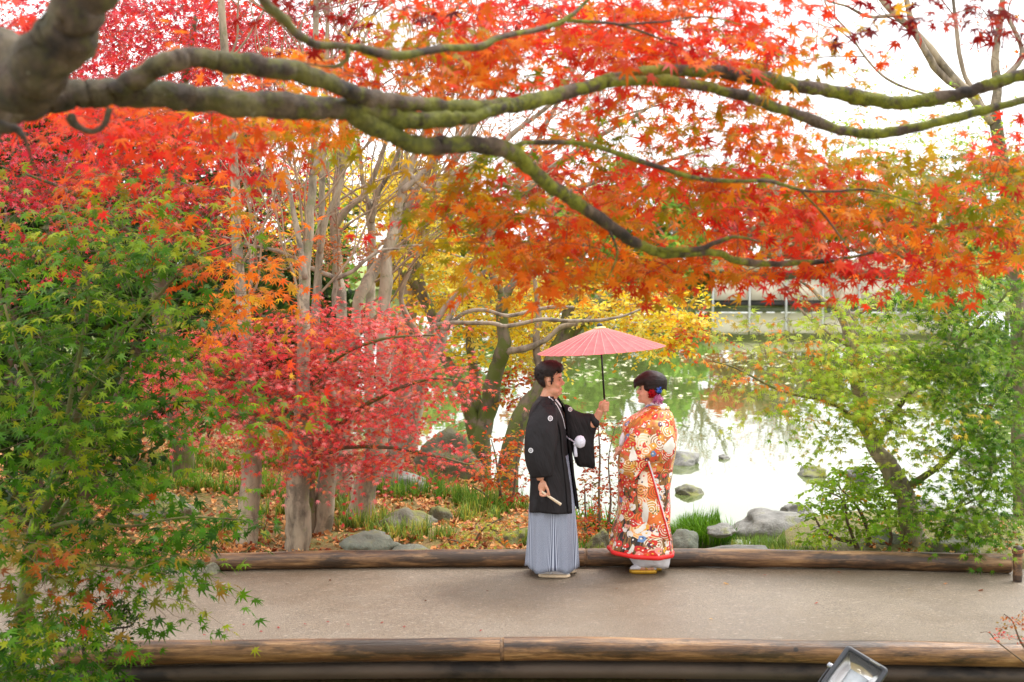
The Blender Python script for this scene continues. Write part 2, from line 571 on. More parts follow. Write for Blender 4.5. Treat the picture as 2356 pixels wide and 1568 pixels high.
class Tree:
    """an Empty at the base that parents trunk, branches, twigs and foliage"""
    def __init__(self, name, base, label, cat, group=None, seed=1):
        self.root = empty(name, tuple(base), label, cat, group)
        self.r = np.random.default_rng(seed)
        self.seed = seed
        self.sk = []
        self.lv = Leaves(seed + 100)
        self.tw = Acc()
    def limb(self, name, path, mat, sides=10, wob=0.08, k=5, world=False, kink=0.12, rough=0.0):
        """path: (x, y, distance, width in picture units)"""
        if world:
            pts = np.array([q[:3] for q in path], float); rad = np.array([q[3] for q in path], float)
        else:
            pts = np.array([P(q[0], q[1], q[2]) for q in path])
            rad = np.array([q[3] / 2 / F * q[2] for q in path])
        pr = catmull(np.hstack([pts, rad[:, None]]), k)
        pp, rr = pr[:, :3], np.maximum(pr[:, 3], 0.0012)
        if kink and len(pp) > 6:
            jn = np.random.default_rng(self.seed * 7 + len(self.sk)).normal(0, 1, (len(pp), 3))
            jn = (jn + np.roll(jn, 1, 0)) * .5; jn[0] = jn[-1] = 0
            pp = pp + jn * (rr * kink)[:, None]
            rr = rr * (1 + .2 * kink * np.random.default_rng(self.seed + len(self.sk)).normal(0, 1, len(rr)))
        rr[0] *= 1.02
        v, f = tube(pp, rr, sides, True, wob, self.seed + len(self.sk))
        if rough:
            ax_ = np.repeat(pp, sides, axis=0); vv = v[:len(ax_)]; rad_ = np.repeat(rr, sides)
            for i_ in range(len(ax_)):
                q_ = Vector(vv[i_])
                e_ = noise.noise(q_ * 6) * .14 + noise.noise(Vector((q_.x * 9, q_.y * 45, q_.z * 45))) * .1 + max(0, noise.noise(q_ * 5.5 + Vector((9, 3, 1))) - .38) * 1.2
                v[i_] = ax_[i_] + (vv[i_] - ax_[i_]) * (1 + e_ * rough * min(1.0, .03 / max(rad_[i_], .01) + .35))
        a = Acc(); a.add(v, f)
        o = a.build(name, mat, self.root)
        self.sk.append(pp)
        return o
    def zones(self, zs, size, L, nl, up=1.0, face=0.5, tilt=0.45, horiz=0.25, twig_r=0.0025, connect=True, mul=1.0, spread=0.55, coh=0.75):
        pts = []
        for z in zs:
            cnt = int(round(z[4] * mul))
            for _ in range(cnt):
                x, y = sample_ellipse(self.r, z)
                Y = self.r.uniform(z[5], z[6])
                pts.append((P(x, y, Y), z[7]))
        self.sprays(pts, size, L, nl, up, face, tilt, horiz, twig_r, connect, spread, coh)
    def sprays(self, pts, size, L, nl, up, face, tilt, horiz, twig_r, connect, spread=0.55, coh=0.75):
        r = self.r
        if not pts: return
        sk = np.concatenate(self.sk) if self.sk else np.array([self.root.location])
        pos = np.array([q[0] for q in pts])
        dist = np.array([np.min(np.sum((sk - q) ** 2, 1)) for q in pos])
        add = []
        buf = np.empty((len(sk) + len(pts) * 24, 3)); cnt = len(sk)
        buf[:cnt] = sk
        for i in np.argsort(dist):
            p0, pal = pts[i]
            al = buf[:cnt]
            j = np.argmin(((al - p0) ** 2).sum(1))
            q = al[j].copy()
            away = p0 - q
            dv = unit(away * 1.2 / (np.linalg.norm(away) + .05) + r.normal(0, 0.6, 3) * np.array([1, 1, horiz]))
            dv[2] *= 0.6
            dv = unit(dv)
            n_ = max(4, int(nl * r.uniform(0.7, 1.3)))
            tp = self.lv.spray(p0, dv, L * r.uniform(0.7, 1.25), n_, size, pal, up, face, tilt, coh, spread)
            if connect:
                dd = np.linalg.norm(away)
                mid = q + away * 0.5 + np.array([0, 0, 0.12 * dd]) * r.uniform(-0.4, 1.0) + r.normal(0, 0.05, 3) * dd
                seg = catmull(np.vstack([q, mid, p0]), 2)
                path = np.vstack([seg, tp[3::4]])
                rad = np.linspace(twig_r * (1 + 0.8 * min(dd, 2.5)), twig_r * 0.45, len(path))
                v, f = tube(path, rad, 3, False)
                self.tw.add(v, f)
                new = np.vstack([seg, tp[1::3]])[:24]
                buf[cnt:cnt + len(new)] = new; cnt += len(new)
                add.append(new)
            else:
                v, f = tube(np.vstack([tp[0:1], tp[1::3]]), np.linspace(twig_r, twig_r * .4, len(tp[1::3]) + 1), 3, False)
                self.tw.add(v, f)
        if add:
            self.sk.append(np.concatenate(add))
    def finish(self, tmpl, tname, twigmat, singles=0, mat=None, mat1=None, rest_tmpl=None):
        if self.tw.n:
            o = self.tw.build("twigs", twigmat, self.root)
            o["kind"] = "stuff"
        if self.lv.p:
            data = self.lv.cat()
            if singles:
                data = single_leaves(data, tmpl, tname, self.root, mat1 or M['leaf1'], singles)
            build_leaves(data, rest_tmpl or tmpl, "foliage", mat or M['leaf'], self.root, seed=self.seed)
        return self.root

# ------------------------------------------------------------------ ground, pond, path
POND = np.array([(60, 15.0), (9, 14.9), (6.5, 15.3), (5.2, 15.0), (4.0, 15.6), (2.7, 14.5), (2.2, 13.6), (2.03, 12.5), (2.0, 7.0), (1.5, 7.0),
                 (1.6, 12.6), (1.5, 13.6), (1.0, 14.9), (0.4, 16.2), (-0.5, 18.2), (-1.4, 20.5), (-2.6, 22.6), (-4.5, 25.0),
                 (-7, 29), (-11, 40), (-15, 60), (-18, 104), (90, 104), (90, 15.0)], float)

def pond_sd(x, y):
    """signed distance to the shoreline, negative in the water"""
    x = np.asarray(x, float); y = np.asarray(y, float)
    d = np.full(x.shape, 1e9); ins = np.zeros(x.shape, bool)
    n = len(POND)
    for i in range(n):
        ax, ay = POND[i]; bx, by = POND[(i + 1) % n]
        ex, ey = bx - ax, by - ay
        t = np.clip(((x - ax) * ex + (y - ay) * ey) / (ex * ex + ey * ey), 0, 1)
        d = np.minimum(d, np.hypot(x - ax - t * ex, y - ay - t * ey))
        c = ((ay > y) != (by > y)) & (x < (bx - ax) * (y - ay) / (by - ay + 1e-12) + ax)
        ins ^= c
    return np.where(ins, -d, d)

def deck_z(x):
    return -0.0042 * (np.asarray(x) - 0.5) ** 2

WATER = -0.5
def ground_z(x, y):
    x = np.asarray(x, float); y = np.asarray(y, float)
    sd = pond_sd(x, y)
    s = np.clip((sd + 0.45) / 0.9, 0, 1); s = s * s * (3 - 2 * s)
    land = -0.03 + 0.05 * np.sin(x * 1.3 + y * 0.7) * np.clip(y - 12.2, 0, 1) + 0.03 * np.sin(x * 2.9 - y * 1.7) * np.clip(y - 12.2, 0, 1)
    land = land + 0.03 * np.clip(-x - 1.5, 0, 12) * np.clip((y - 12.5) / 4, 0, 1)
    land = land + np.clip((y - 26) / 40, 0, 1) * 0.3
    land = np.where((y > 15) & (x > 3), land - 0.12, land)
    far = np.clip((y - 104) / 80, 0, 1)
    land = land + far * 2.0 - 0.2 * np.clip((y - 90) / 14, 0, 1)
    near = np.clip((8.6 - y) / 0.8, 0, 1)                      # the gully in front of the bridge, rising to the bank the camera is on
    bank = np.clip((5.5 - y) / 4.5, 0, 1)
    land = land * (1 - near) + near * (-0.75 + bank * 1.65)
    under = ((y > 8.6) & (y < 12.05))
    land = np.where(under, land - 0.16, land)
    bed = -1.15 + 0.05 * np.sin(x * 2 + y)
    return bed + (land - bed) * s

def axis(a, b, step, lo, hi, g=1.22):
    xs = list(np.arange(a, b + 1e-6, step))
    s, v = step, b
    while v < hi:
        s *= g; v += s; xs.append(v)
    s, v = step, a
    while v > lo:
        s *= g; v -= s; xs.insert(0, v)
    return np.array(xs)

gx = axis(-8, 9, 0.16, -700, 700); gy = axis(4, 27, 0.16, -60, 1500)
GX, GY = np.meshgrid(gx, gy, indexing='ij')
GZ = ground_z(GX, GY)
GZ = GZ + np.random.default_rng(5).normal(0, 0.012, GZ.shape) * (np.abs(GX) < 12) * (GY > 12.1)
nx, ny = GX.shape
ii = np.arange(nx - 1)[:, None] * ny; jj = np.arange(ny - 1)[None]
gf = np.stack([ii + jj, ii + ny + jj, ii + ny + jj + 1, ii + jj + 1], -1).reshape(-1, 4)
gcol = np.zeros((nx, ny, 3))
gcol[:] = lin((124, 100, 62))
gcol[GY > 30] = lin((104, 122, 58))
gcol[(GX > 2.6) & (GY < 30)] = lin((112, 106, 66))
gcol[GY > 100] = lin((118, 150, 66))
gcol[(pond_sd(GX, GY) < 0)] = lin((70, 66, 46))
gcol[(GX < -2.4) & (GY < 12.1)] = lin((150, 132, 114))
m, t, b = newmat("garden_soil")
at = t.nodes.new("ShaderNodeAttribute"); at.attribute_name = "Col"
n1 = noise_tex(t, 3.5, 6)
n2 = noise_tex(t, 40, 4)
c = mixc(t, ramp(t, n1, [(0.4, (0, 0, 0)), (0.62, (1, 1, 1))]), at.outputs[0], lin((112, 108, 50)))
c = mixc(t, 0.5, c, ramp(t, n2, [(0.3, (0.25, 0.25, 0.25)), (0.7, (0.9, 0.9, 0.9))]), 'OVERLAY')
t.links.new(c, b.inputs["Base Color"]); b.inputs["Roughness"].default_value = 0.85
bump(t, b, n2, 0.7, 0.03)
ground = link("ground", mesh_np("ground", np.stack([GX, GY, GZ], -1).reshape(-1, 3), gf, cols=gcol.reshape(-1, 3), smooth=True), m)
ground["kind"] = "structure"

m, t, b = newmat("pond_water")
b.inputs["Base Color"].default_value = (*lin((92, 104, 58)), 1)
b.inputs["Roughness"].default_value = 0.015
b.inputs["IOR"].default_value = 1.333
b.inputs["Specular IOR Level"].default_value = 0.8
nw = noise_tex(t, 1.6, 3, 0.55, stretch=(1.0, 0.45, 1))
bump(t, b, nw, 0.045, 0.05)
wv = np.array([(-19, 6.5, WATER), (92, 6.5, WATER), (92, 106, WATER), (-19, 106, WATER)], float)
water = link("pond_water", mesh_np("pond_water", wv, np.array([[0, 1, 2, 3]])), m)
water["kind"] = "structure"

# path on the low bridge
NEAR0, FAR0 = 8.95, 11.98
m, t, b = newmat("wet_path_surface")
tc = t.nodes.new("ShaderNodeTexCoord")
n_big = noise_tex(t, 0.4, 5, 0.6)
n_mid = noise_tex(t, 6, 6, 0.7, stretch=(0.6, 1, 1))
n_fine = noise_tex(t, 95, 4, 0.8)
n_sp = noise_tex(t, 46, 3, 0.6, stretch=(0.5, 1, 1))
n_dk = noise_tex(t, 38, 3, 0.6)
c = ramp(t, n_big, [(0.32, lin((98, 83, 66))), (0.5, lin((112, 99, 83))), (0.68, lin((122, 111, 97)))])
c = mixc(t, 0.22, c, ramp(t, n_mid, [(0.3, (0.25, 0.25, 0.25)), (0.7, (0.75, 0.75, 0.74))]), 'OVERLAY')
c = mixc(t, 0.8, c, ramp(t, n_fine, [(0.36, (0.14, 0.14, 0.14)), (0.5, (0.5, 0.5, 0.5)), (0.64, (0.9, 0.9, 0.9))]), 'OVERLAY')
c = mixc(t, ramp(t, n_sp, [(0.6, (0, 0, 0)), (0.68, (.5, .5, .5))]), c, lin((178, 166, 150)))
c = mixc(t, ramp(t, n_dk, [(0.62, (0, 0, 0)), (0.7, (.6, .6, .6))]), c, lin((70, 58, 48)))
t.links.new(c, b.inputs["Base Color"])
t.links.new(ramp(t, n_big, [(0.35, (0.34, 0.34, 0.34)), (0.65, (0.55, 0.55, 0.55))]), b.inputs["Roughness"])
bump(t, b, n_fine, 0.7, 0.008)
M['path'] = m
xs = np.linspace(-16, 16, 161); ys = np.linspace(NEAR0, FAR0, 17)
PX, PY = np.meshgrid(xs, ys, indexing='ij')
PZ = deck_z(PX) + np.random.default_rng(3).normal(0, 0.0012, PX.shape)
ii = np.arange(160)[:, None] * 17; jj = np.arange(16)[None]
pf = np.stack([ii + jj, ii + 17 + jj, ii + 18 + jj, ii + jj + 1], -1).reshape(-1, 4)
path = link("path", mesh_np("path", np.stack([PX, PY, PZ], -1).reshape(-1, 3), pf, smooth=True), M['path'])
path["kind"] = "structure"

# concrete slab that carries the path
m, t, b = newmat("stained_concrete")
n = noise_tex(t, 2.2, 6, 0.6, stretch=(1, 1, 2.5)); n2 = noise_tex(t, 60, 3)
c = ramp(t, n, [(0.34, lin((34, 30, 27))), (0.44, lin((70, 60, 51))), (0.7, lin((84, 73, 62)))])
t.links.new(c, b.inputs["Base Color"]); b.inputs["Roughness"].default_value = 0.7
bump(t, b, n2, 0.3, 0.004)
M['concrete'] = m
bx = empty("bridge_slab", (0, 8.9, -0.2), "brown stained concrete slab edge under the front log and path", "bridge")
a = Acc()
rings = []
for x in np.linspace(-16, 16, 65):
    z = float(deck_z(x))
    y0 = 8.915 - 0.012 * x
    rings.append([(x, y0 + .02, z - 0.028), (x, FAR0 - .05, z - 0.028), (x, FAR0 - .05, z - 0.105), (x, y0 + .02, z - 0.105)])
v, f = loft(rings, True, True, True)
a.add(v, f)
a.build("slab", M['concrete'], bx, smooth=False)
a = Acc()
rings = []
for x in np.linspace(-16, 16, 65):
    z = float(deck_z(x))
    rings.append([(x, 9.25, z - 0.104), (x, 11.6, z - 0.104), (x, 11.6, z - 0.3), (x, 9.25, z - 0.3)])
v, f = loft(rings, True, True, True); a.add(v, f)
a.build("beam", plain("dark_damp_concrete", (58, 50, 44), 0.8), bx, smooth=False)

# log edging
def log_material(name, seed):
    m, t, b = newmat(name)
    tc = t.nodes.new("ShaderNodeTexCoord")
    mp = t.nodes.new("ShaderNodeMapping"); mp.inputs["Location"].default_value = (seed * 3.7, seed * 1.3, 0)
    t.links.new(tc.outputs["Object"], mp.inputs[0])
    g = noise_tex(t, 6, 8, 0.7, vec=mp.outputs[0], stretch=(0.3, 3.2, 3.2))
    col = ramp(t, g, [(0.3, lin((44, 32, 23))), (0.46, lin((92, 66, 44))), (0.56, lin((132, 98, 64))), (0.72, lin((176, 142, 100)))])
    pz = noise_tex(t, 2.6, 6, 0.7, vec=mp.outputs[0], stretch=(0.5, 2.2, 2.2))
    col = mixc(t, ramp(t, pz, [(0.5, (0, 0, 0)), (0.6, (.85, .85, .85))]), col, lin((42, 31, 23)))
    vo = t.nodes.new("ShaderNodeTexVoronoi"); vo.inputs["Scale"].default_value = 3.2
    t.links.new(mp.outputs[0], vo.inputs["Vector"])
    col = mixc(t, ramp(t, vo.outputs["Distance"], [(0.05, (1, 1, 1)), (0.075, (0, 0, 0))]), col, lin((34, 26, 20)))
    t.links.new(col, b.inputs["Base Color"])
    b.inputs["Roughness"].default_value = 0.36
    bump(t, b, noise_tex(t, 14, 6, 0.7, vec=mp.outputs[0], stretch=(0.22, 3, 3)), 0.6, 0.012)
    return m

def log(x0, x1, yf, r0, r1, seed, label, group):
    n = 48
    xx = np.linspace(x0, x1, n)
    rg = np.random.default_rng(seed)
    ph = rg.uniform(0, 6, 4)
    rr = np.linspace(r0, r1, n) * (1 + 0.02 * np.sin(xx * 2.1 + ph[0]) + 0.012 * np.sin(xx * 6 + ph[1]))
    pts = np.stack([xx, [yf(q) for q in xx] + 0.008 * np.sin(xx * 1.4 + ph[2]), deck_z(xx) + rr * 0.97 + 0.004], -1)
    lo = empty("log", (float(xx[n // 2]), float(yf(xx[n // 2])), float(deck_z(xx[n // 2]))), label, "log", group)
    sides = 20
    v, f = tube(pts, rr, sides, False, 0.012, seed)
    # rounded, worn ends
    a = Acc(); a.add(v, f)
    o = a.build("log_body", log_material("weathered_log_wood", seed), lo)
    for e, s in ((0, -1), (n - 1, 1)):
        ring = []
        for q, (rf, off) in enumerate(((1.0, 0), (0.96, 0.012), (0.86, 0.02), (0.3, 0.024))):
            an = np.linspace(0, 2 * math.pi, sides, endpoint=False)
            ring.append(np.stack([np.full(sides, pts[e][0] + s * off), pts[e][1] + np.cos(an) * rr[e] * rf, pts[e][2] + np.sin(an) * rr[e] * rf], -1))
        v, f = loft(ring, True, False, True)
        Acc().add(v, f).build("cut_end", M['logend'], lo)
    return lo
M['logend'] = two_tone("log_end_grain", [(0.3, (66, 48, 34)), (0.7, (136, 104, 72))], 30)
nearY = lambda x: 8.955 - 0.012 * x
farY = lambda x: 11.81 + 0.0 * x
log(-2.9, -0.075, nearY, 0.075, 0.073, 11, "weathered brown edging log at the front of the path, beside the green maple", "front log edging")
log(-0.05, 3.9, nearY, 0.074, 0.076, 12, "weathered brown edging log at the front of the path, behind the big floodlight", "front log edging")
log(-2.50, 0.60, farY, 0.071, 0.076, 13, "edging log at the back of the path, running behind the groom's hakama", "back log edging")
log(0.63, 4.16, farY, 0.075, 0.078, 14, "edging log at the back of the path, ending at the short roped post", "back log edging")

# ------------------------------------------------------------------ far shore: pavilion, trees
def pavilion():
    Y = 104.6
    x0, x1 = P(1640, 690, Y)[0], P(2230, 690, Y)[0]
    zt = P(1800, 643, Y)[2]; zb = P(1800, 690, Y)[2]
    zr = P(1800, 624, Y)[2]
    root = empty("pavilion", ((x0 + x1) / 2, Y, WATER), "long low cream walled pavilion on posts across the pond", "pavilion")
    cream = plain("cream_plaster", (232, 220, 198), 0.8, var=0.05, scale=0.6)
    post = plain("pale_grey_post", (206, 206, 200), 0.6, var=0.08)
    roofm = plain("olive_roof", (126, 122, 84), 0.8, var=0.2, scale=1.5)
    dark = plain("shore_shade_grey", (84, 82, 80), 0.8)
    np_ = 7
    w = (x1 - x0) / np_
    for i in range(np_):
        v, f = box((x0 + w * (i + .5), Y + 0.1, (zt + zb) / 2), (w - 0.16, 0.18, zt - zb)); Acc().add(v, f).build("panel", cream, root, False)
    for i in range(np_ + 1):
        v, f = box((x0 + w * i, Y, (zr + WATER - 1) / 2 - 0.4), (0.13, 0.34, zr - WATER + .2)); Acc().add(v, f).build("post", post, root, False)
    v, f = box(((x0 + x1) / 2, Y + 3.2, zb - 0.2), (x1 - x0 - .4, 5.8, 0.3)); Acc().add(v, f).build("under_wall_shade", dark, root, False)  # dark strip: shore shade under the wall put into its colour
    v, f = box(((x0 + x1) / 2, Y + 3.4, (zt + zr) / 2), (x1 - x0, 5.4, (zr - zt) * .9)); Acc().add(v, f).build("upper_wall", roofm, root, False)
    e = 0.9
    r = [[(x0 - e, Y - .8, zr), (x1 + e, Y - .8, zr), (x1 + e, Y + 7, zr), (x0 - e, Y + 7, zr)],
         [(x0 - e, Y - .8, zr + .14), (x1 + e, Y - .8, zr + .14), (x1 + e, Y + 7, zr + .14), (x0 - e, Y + 7, zr + .14)],
         [(x0 + .8, Y + 3, zr + .9), (x1 - .8, Y + 3, zr + .9), (x1 - .8, Y + 3.4, zr + .9), (x0 + .8, Y + 3.4, zr + .9)]]
    v, f = loft(r, True, True, True); Acc().add(v, f).build("roof", plain("olive_tile_roof", (132, 128, 92), 0.7, var=.2, scale=2), root, False)
pavilion()

def far_tree(x, Y, h, w, pal, label, seed, bare=False, n=1500, leaf=0.85, name="shore_tree"):
    X = P(x, 600, Y)[0]
    gz = float(ground_z(np.array([X]), np.array([Y]))[0])
    T = Tree(name, (X, Y, gz), label, "tree", "trees across the pond", seed)
    r = T.r
    T.limb("trunk", [(X, Y, gz - .2, .22), (X + r.normal(0, .2), Y, gz + h * .3, .17), (X + r.normal(0, .4), Y, gz + h * .6, .1), (X + r.normal(0, .6), Y, gz + h * .95, .03)], M['bark_grey'], 7, world=True, k=3)
    nb = 14 if bare else 9
    for i in range(nb):
        z0 = gz + h * r.uniform(.25, .75); a = r.uniform(0, 6.28); L = w * r.uniform(.6, 1.0)
        p0 = np.array([X, Y, z0]); p1 = p0 + np.array([math.cos(a) * L, math.sin(a) * L, L * r.uniform(.5, 1.2)])
        T.limb("branch", [(*p0, .09), (*((p0 + p1) / 2 + r.normal(0, .25, 3)), .05), (*p1, .015)], M['bark_grey'], 5, world=True, k=3)
    k = n
    cl = []
    for _ in range(22):
        a = r.uniform(0, 6.28); q = math.sqrt(r.random()); zz = r.uniform(.1, 1.0)
        ww = w * (1 - .55 * max(0, zz - .5) * 2) * .8
        cl.append((X + math.cos(a) * q * ww, Y + math.sin(a) * q * ww, gz + h * zz, w * r.uniform(.25, .45)))
    pos = []
    for _ in range(k):
        c = cl[r.integers(len(cl))]
        d = unit(r.normal(0, 1, 3)) * c[3] * (r.random() ** .5)
        pos.append(np.array(c[:3]) + d * np.array([1, 1, .7]))
    pos = np.array(pos)
    nn = unit(r.normal(0, 1, (k, 3)) + np.array([0, -.4, .6])); dd = unit(r.normal(0, 1, (k, 3)))
    col = T.lv.pick(pal, k) * r.uniform(.7, 1.25, (k, 1))
    T.lv.add(pos, nn, dd, leaf * r.uniform(.6, 1.3, k), np.clip(col, .01, .85))
    T.finish(OVAL, "oval", M['twig'], mat=M['leaf'])

FARP = srgb_pal((2, (146, 168, 84)), (2, (124, 152, 72)), (1, (172, 176, 104)))
FTAN = srgb_pal((2, (206, 182, 142)), (2, (190, 168, 126)), (1, (172, 174, 112)))
FRED = srgb_pal((2, (222, 110, 84)), (1, (232, 136, 92)), (1, (204, 92, 78)))
FLIM = srgb_pal((2, (160, 194, 90)), (2, (138, 180, 80)), (1, (186, 206, 112)))
FYEL = srgb_pal((2, (222, 186, 70)), (1, (206, 166, 60)), (1, (180, 170, 70)))
ft = [(560, 112, 15, 4.2, FTAN, "tan leaved tree across the pond, leftmost of the far row"),
      (760, 110, 13, 4.5, FLIM, "bright lime tree across the pond behind the pale trunks"),
      (930, 112, 12, 4.5, FYEL, "yellow tree across the pond behind the mossy trunks"),
      (1080, 108, 11, 4.2, FLIM, "bright lime tree across the pond behind the mossy fork"),
      (1230, 110, 12, 4.0, FRED, "red tree across the pond just left of the parasol top"),
      (1330, 108, 10, 3.6, FLIM, "low bright green tree across the pond above the parasol"),
      (1440, 112, 12, 4.2, FARP, "olive green tree across the pond right of the parasol top"),
      (1540, 107, 9, 3.6, FLIM, "bright green tree at the near end of the cream pavilion"),
      (1640, 122, 10, 3.6, FRED, "red tree behind the left end of the cream pavilion"),
      (1760, 124, 11, 4.2, FTAN, "tan tree behind the cream pavilion roof, left one"),
      (1900, 126, 10, 4.2, FARP, "olive tree behind the middle of the cream pavilion"),
      (2040, 124, 10, 4.0, FTAN, "tan tree behind the cream pavilion, right of the leaning trunk"),
      (2180, 122, 11, 4.4, FARP, "olive tree behind the right end of the cream pavilion"),
      (2320, 116, 12, 4.6, FLIM, "bright green tree across the pond at the right end of the far row")]
for i, q in enumerate(ft):
    far_tree(q[0], q[1], q[2] * .84, *q[3:], seed=300 + i)
# low bushes on the far bank
for i, (x, Y, w, h, pal, lab) in enumerate([(1120, 105.6, 3.2, 1.8, FLIM, "low lime bush on the far bank below the yellow leaves"),
                                      (1290, 105.4, 3.0, 1.5, FARP, "low olive bush on the far bank behind the parasol"),
                                      (1450, 105.6, 3.4, 1.9, FLIM, "low lime bush on the far bank right of the parasol"),
                                      (1585, 105.3, 2.2, 1.4, FARP, "low olive bush on the far bank beside the pavilion's first post")]):
    X = P(x, 690, Y)[0]; gz = float(ground_z(np.array([X]), np.array([Y]))[0])
    T = Tree("bush", (X, Y, gz), lab, "bush", "bushes on the far bank", 340 + i)
    r = T.r
    for k in range(5):
        a = r.uniform(0, 6.28)
        T.limb("stem", [(X, Y, gz - .1, .04), (X + math.cos(a) * w * .3, Y + math.sin(a) * .5, gz + h * .5, .03), (X + math.cos(a) * w * .6, Y + math.sin(a), gz + h * .9, .01)], M['twig'], 5, world=True, k=3)
    k = 420
    d = unit(r.normal(0, 1, (k, 3))) * (r.random((k, 1)) ** .4)
    pos = np.array([X, Y, gz + h * .45]) + d * np.array([w, 1.1, h * .55])
    T.lv.add(pos, unit(r.normal(0, 1, (k, 3)) + np.array([0, -.5, .6])), unit(r.normal(0, 1, (k, 3))), .34 * r.uniform(.6, 1.3, k), np.clip(T.lv.pick(pal, k) * r.uniform(.7, 1.25, (k, 1)), .01, .85))
    T.finish(OVAL, "oval", M['twig'])

# ------------------------------------------------------------------ middle distance: tan and yellow trees, dark green wood
def grow(T, p, d, L, r0, depth, mat, up=0.25, spread=0.6, name="branch"):
    """forking limbs; the thin ones go to the twig mesh"""
    r = T.r
    n = 4
    pts = [np.array(p, float)]
    dv = unit(np.array(d, float))
    for i in range(n):
        dv = unit(dv + r.normal(0, .16, 3) + np.array([0, 0, up * .3]))
        pts.append(pts[-1] + dv * L / n)
    pts = catmull(np.array(pts), 3)
    rad = np.linspace(r0, r0 * .6, len(pts))
    v, f = tube(pts, rad, 6 if r0 > .02 else 4, False, .05, T.seed)
    if r0 > .022:
        Acc().add(v, f).build(name, mat, T.root)
    else:
        T.tw.add(v, f)
    T.sk.append(pts)
    if depth > 0:
        for k in range(3 if depth > 1 else 3):
            tt = r.uniform(.45, 1.0) if k else 1.0
            q = pts[int(tt * (len(pts) - 1))]
            nd = unit(dv + r.normal(0, spread, 3) + np.array([0, 0, up]))
            grow(T, q, nd, L * r.uniform(.6, .85), r0 * (.6 if k else .62), depth - 1, mat, up, spread, name)

# two bare-limbed trees by the left bank, fanning out to the right
TB = [("bare grey tree with tan leaves fanning right above the yellow leaves", 903, 19.0, 401,
       [[(903, 0, 60), (910, 950, 50), (925, 800, 44), (950, 640, 38), (985, 500, 32), (1010, 420, 28)],
        [(1000, 450, 22), (1045, 370, 18), (1090, 290, 14), (1150, 190, 10), (1210, 80, 6)], [(1010, 420, 20), (1090, 380, 16), (1190, 300, 12), (1290, 220, 9), (1400, 120, 5)],
        [(975, 540, 16), (1060, 470, 12), (1160, 420, 10), (1280, 340, 8), (1420, 270, 5), (1560, 230, 3)], [(985, 500, 16), (1000, 380, 13), (1010, 240, 10), (1030, 100, 7), (1040, -40, 5)], [(1045, 370, 10), (1060, 260, 8), (1110, 120, 6), (1120, 0, 4)]],
       [(1230, 230, 190, 90, 70, 18, 20.5, TAN), (1180, 330, 150, 50, 34, 18, 20.5, TAN), (1000, 130, 160, 100, 60, 18, 20.5, TAN), (1090, 60, 110, 50, 26, 18, 20, TAN), (1350, 130, 120, 60, 24, 18, 20, TAN)]),
      ("bare grey tree with tan leaves whose limbs reach over the parasol", 940, 20.0, 402,
       [[(935, 0, 56), (950, 940, 46), (990, 800, 40), (1060, 640, 34), (1120, 540, 30), (1180, 450, 24)],
        [(1170, 470, 18), (1250, 400, 14), (1350, 330, 11), (1470, 260, 8), (1600, 180, 5)], [(1120, 540, 18), (1230, 480, 14), (1360, 420, 11), (1500, 380, 8), (1660, 330, 4)],
        [(1180, 450, 16), (1230, 340, 13), (1280, 240, 10), (1340, 120, 6)], [(1350, 330, 8), (1420, 230, 6), (1470, 130, 4)]],
       [(1430, 240, 160, 80, 64, 19, 21.5, TAN), (1420, 370, 160, 60, 40, 19, 21.5, TAN), (1580, 290, 110, 80, 36, 19, 21.5, TAN), (1300, 450, 120, 40, 20, 19, 21, TAN), (1280, 300, 90, 50, 16, 19, 21, TAN)])]
def base_at(x, Y, y=None):
    X = P(x, 900, Y)[0]
    return np.array([X, Y, float(ground_z(np.array([X]), np.array([Y]))[0])])
def gy_(x, Y):
    """picture height of the ground at that place"""
    b_ = base_at(x, Y)
    return HOR + F * (CAMZ - b_[2]) / Y
for lab, x, Y, sd, lbs, zs in TB:
    T = Tree("bare_tree", base_at(x, Y), lab, "tree", "bare tan trees by the left bank", sd)
    for k, L_ in enumerate(lbs):
        pth = [(q[0], (gy_(q[0], Y) + 8) if (k == 0 and j == 0) else q[1], Y + (.25 * k if k else 0), q[2]) for j, q in enumerate(L_)]
        T.limb("branch" if k else "trunk", pth, M['bark_grey'], 8)
        if k:
            for q in (T.sk[-1][len(T.sk[-1]) // 2], T.sk[-1][-3], T.sk[-1][len(T.sk[-1]) // 3]):
                grow(T, q, (T.r.normal(.5, .5), T.r.normal(0, .4), .8), .9, .011, 2, M['bark_grey'], .15, .5)
    T.zones(zs, .055, .45, 12, face=.6, tilt=.9, twig_r=.0035)
    T.finish(OVAL, "oval", M['twig_pale'])
for x, y, Y, rr, lab, sd in [(1590, 650, 112.0, .22, "bare tan-leaved tree across the pond left of the pavilion", 405), (1790, 660, 114.0, .20, "sparse tan-leaved tree across the pond behind the pavilion", 404)]:
    X = P(x, y, Y)[0]
    gz = max(float(ground_z(np.array([X]), np.array([Y]))[0]), -1.2)
    T = Tree("far_bare_tree", (X, Y, gz), lab, "tree", "bare tan trees across the pond", sd)
    zt = P(x, 500, Y)[2]
    T.limb("trunk", [(X, Y, gz - .2, rr * 1.3), (X + .1, Y, gz + (zt - gz) * .5, rr), (X - .05, Y, zt, rr * .8)], M['bark_grey'], 9, world=True)
    for k in range(6):
        a = T.r.uniform(0, 6.28)
        grow(T, (X, Y, zt - T.r.uniform(0, 2)), (math.cos(a) * .7, math.sin(a) * .4, 1.0), T.r.uniform(2.6, 3.4), rr * .5, 3, M['bark_grey'], .15, .45)
    T.zones([(x, 400, 110, 70, 50, Y - 3, Y + 3, TAN)], .22, 2.0, 12, face=.6, tilt=.9, twig_r=.022)
    T.finish(OVAL, "oval", M['twig_pale'])

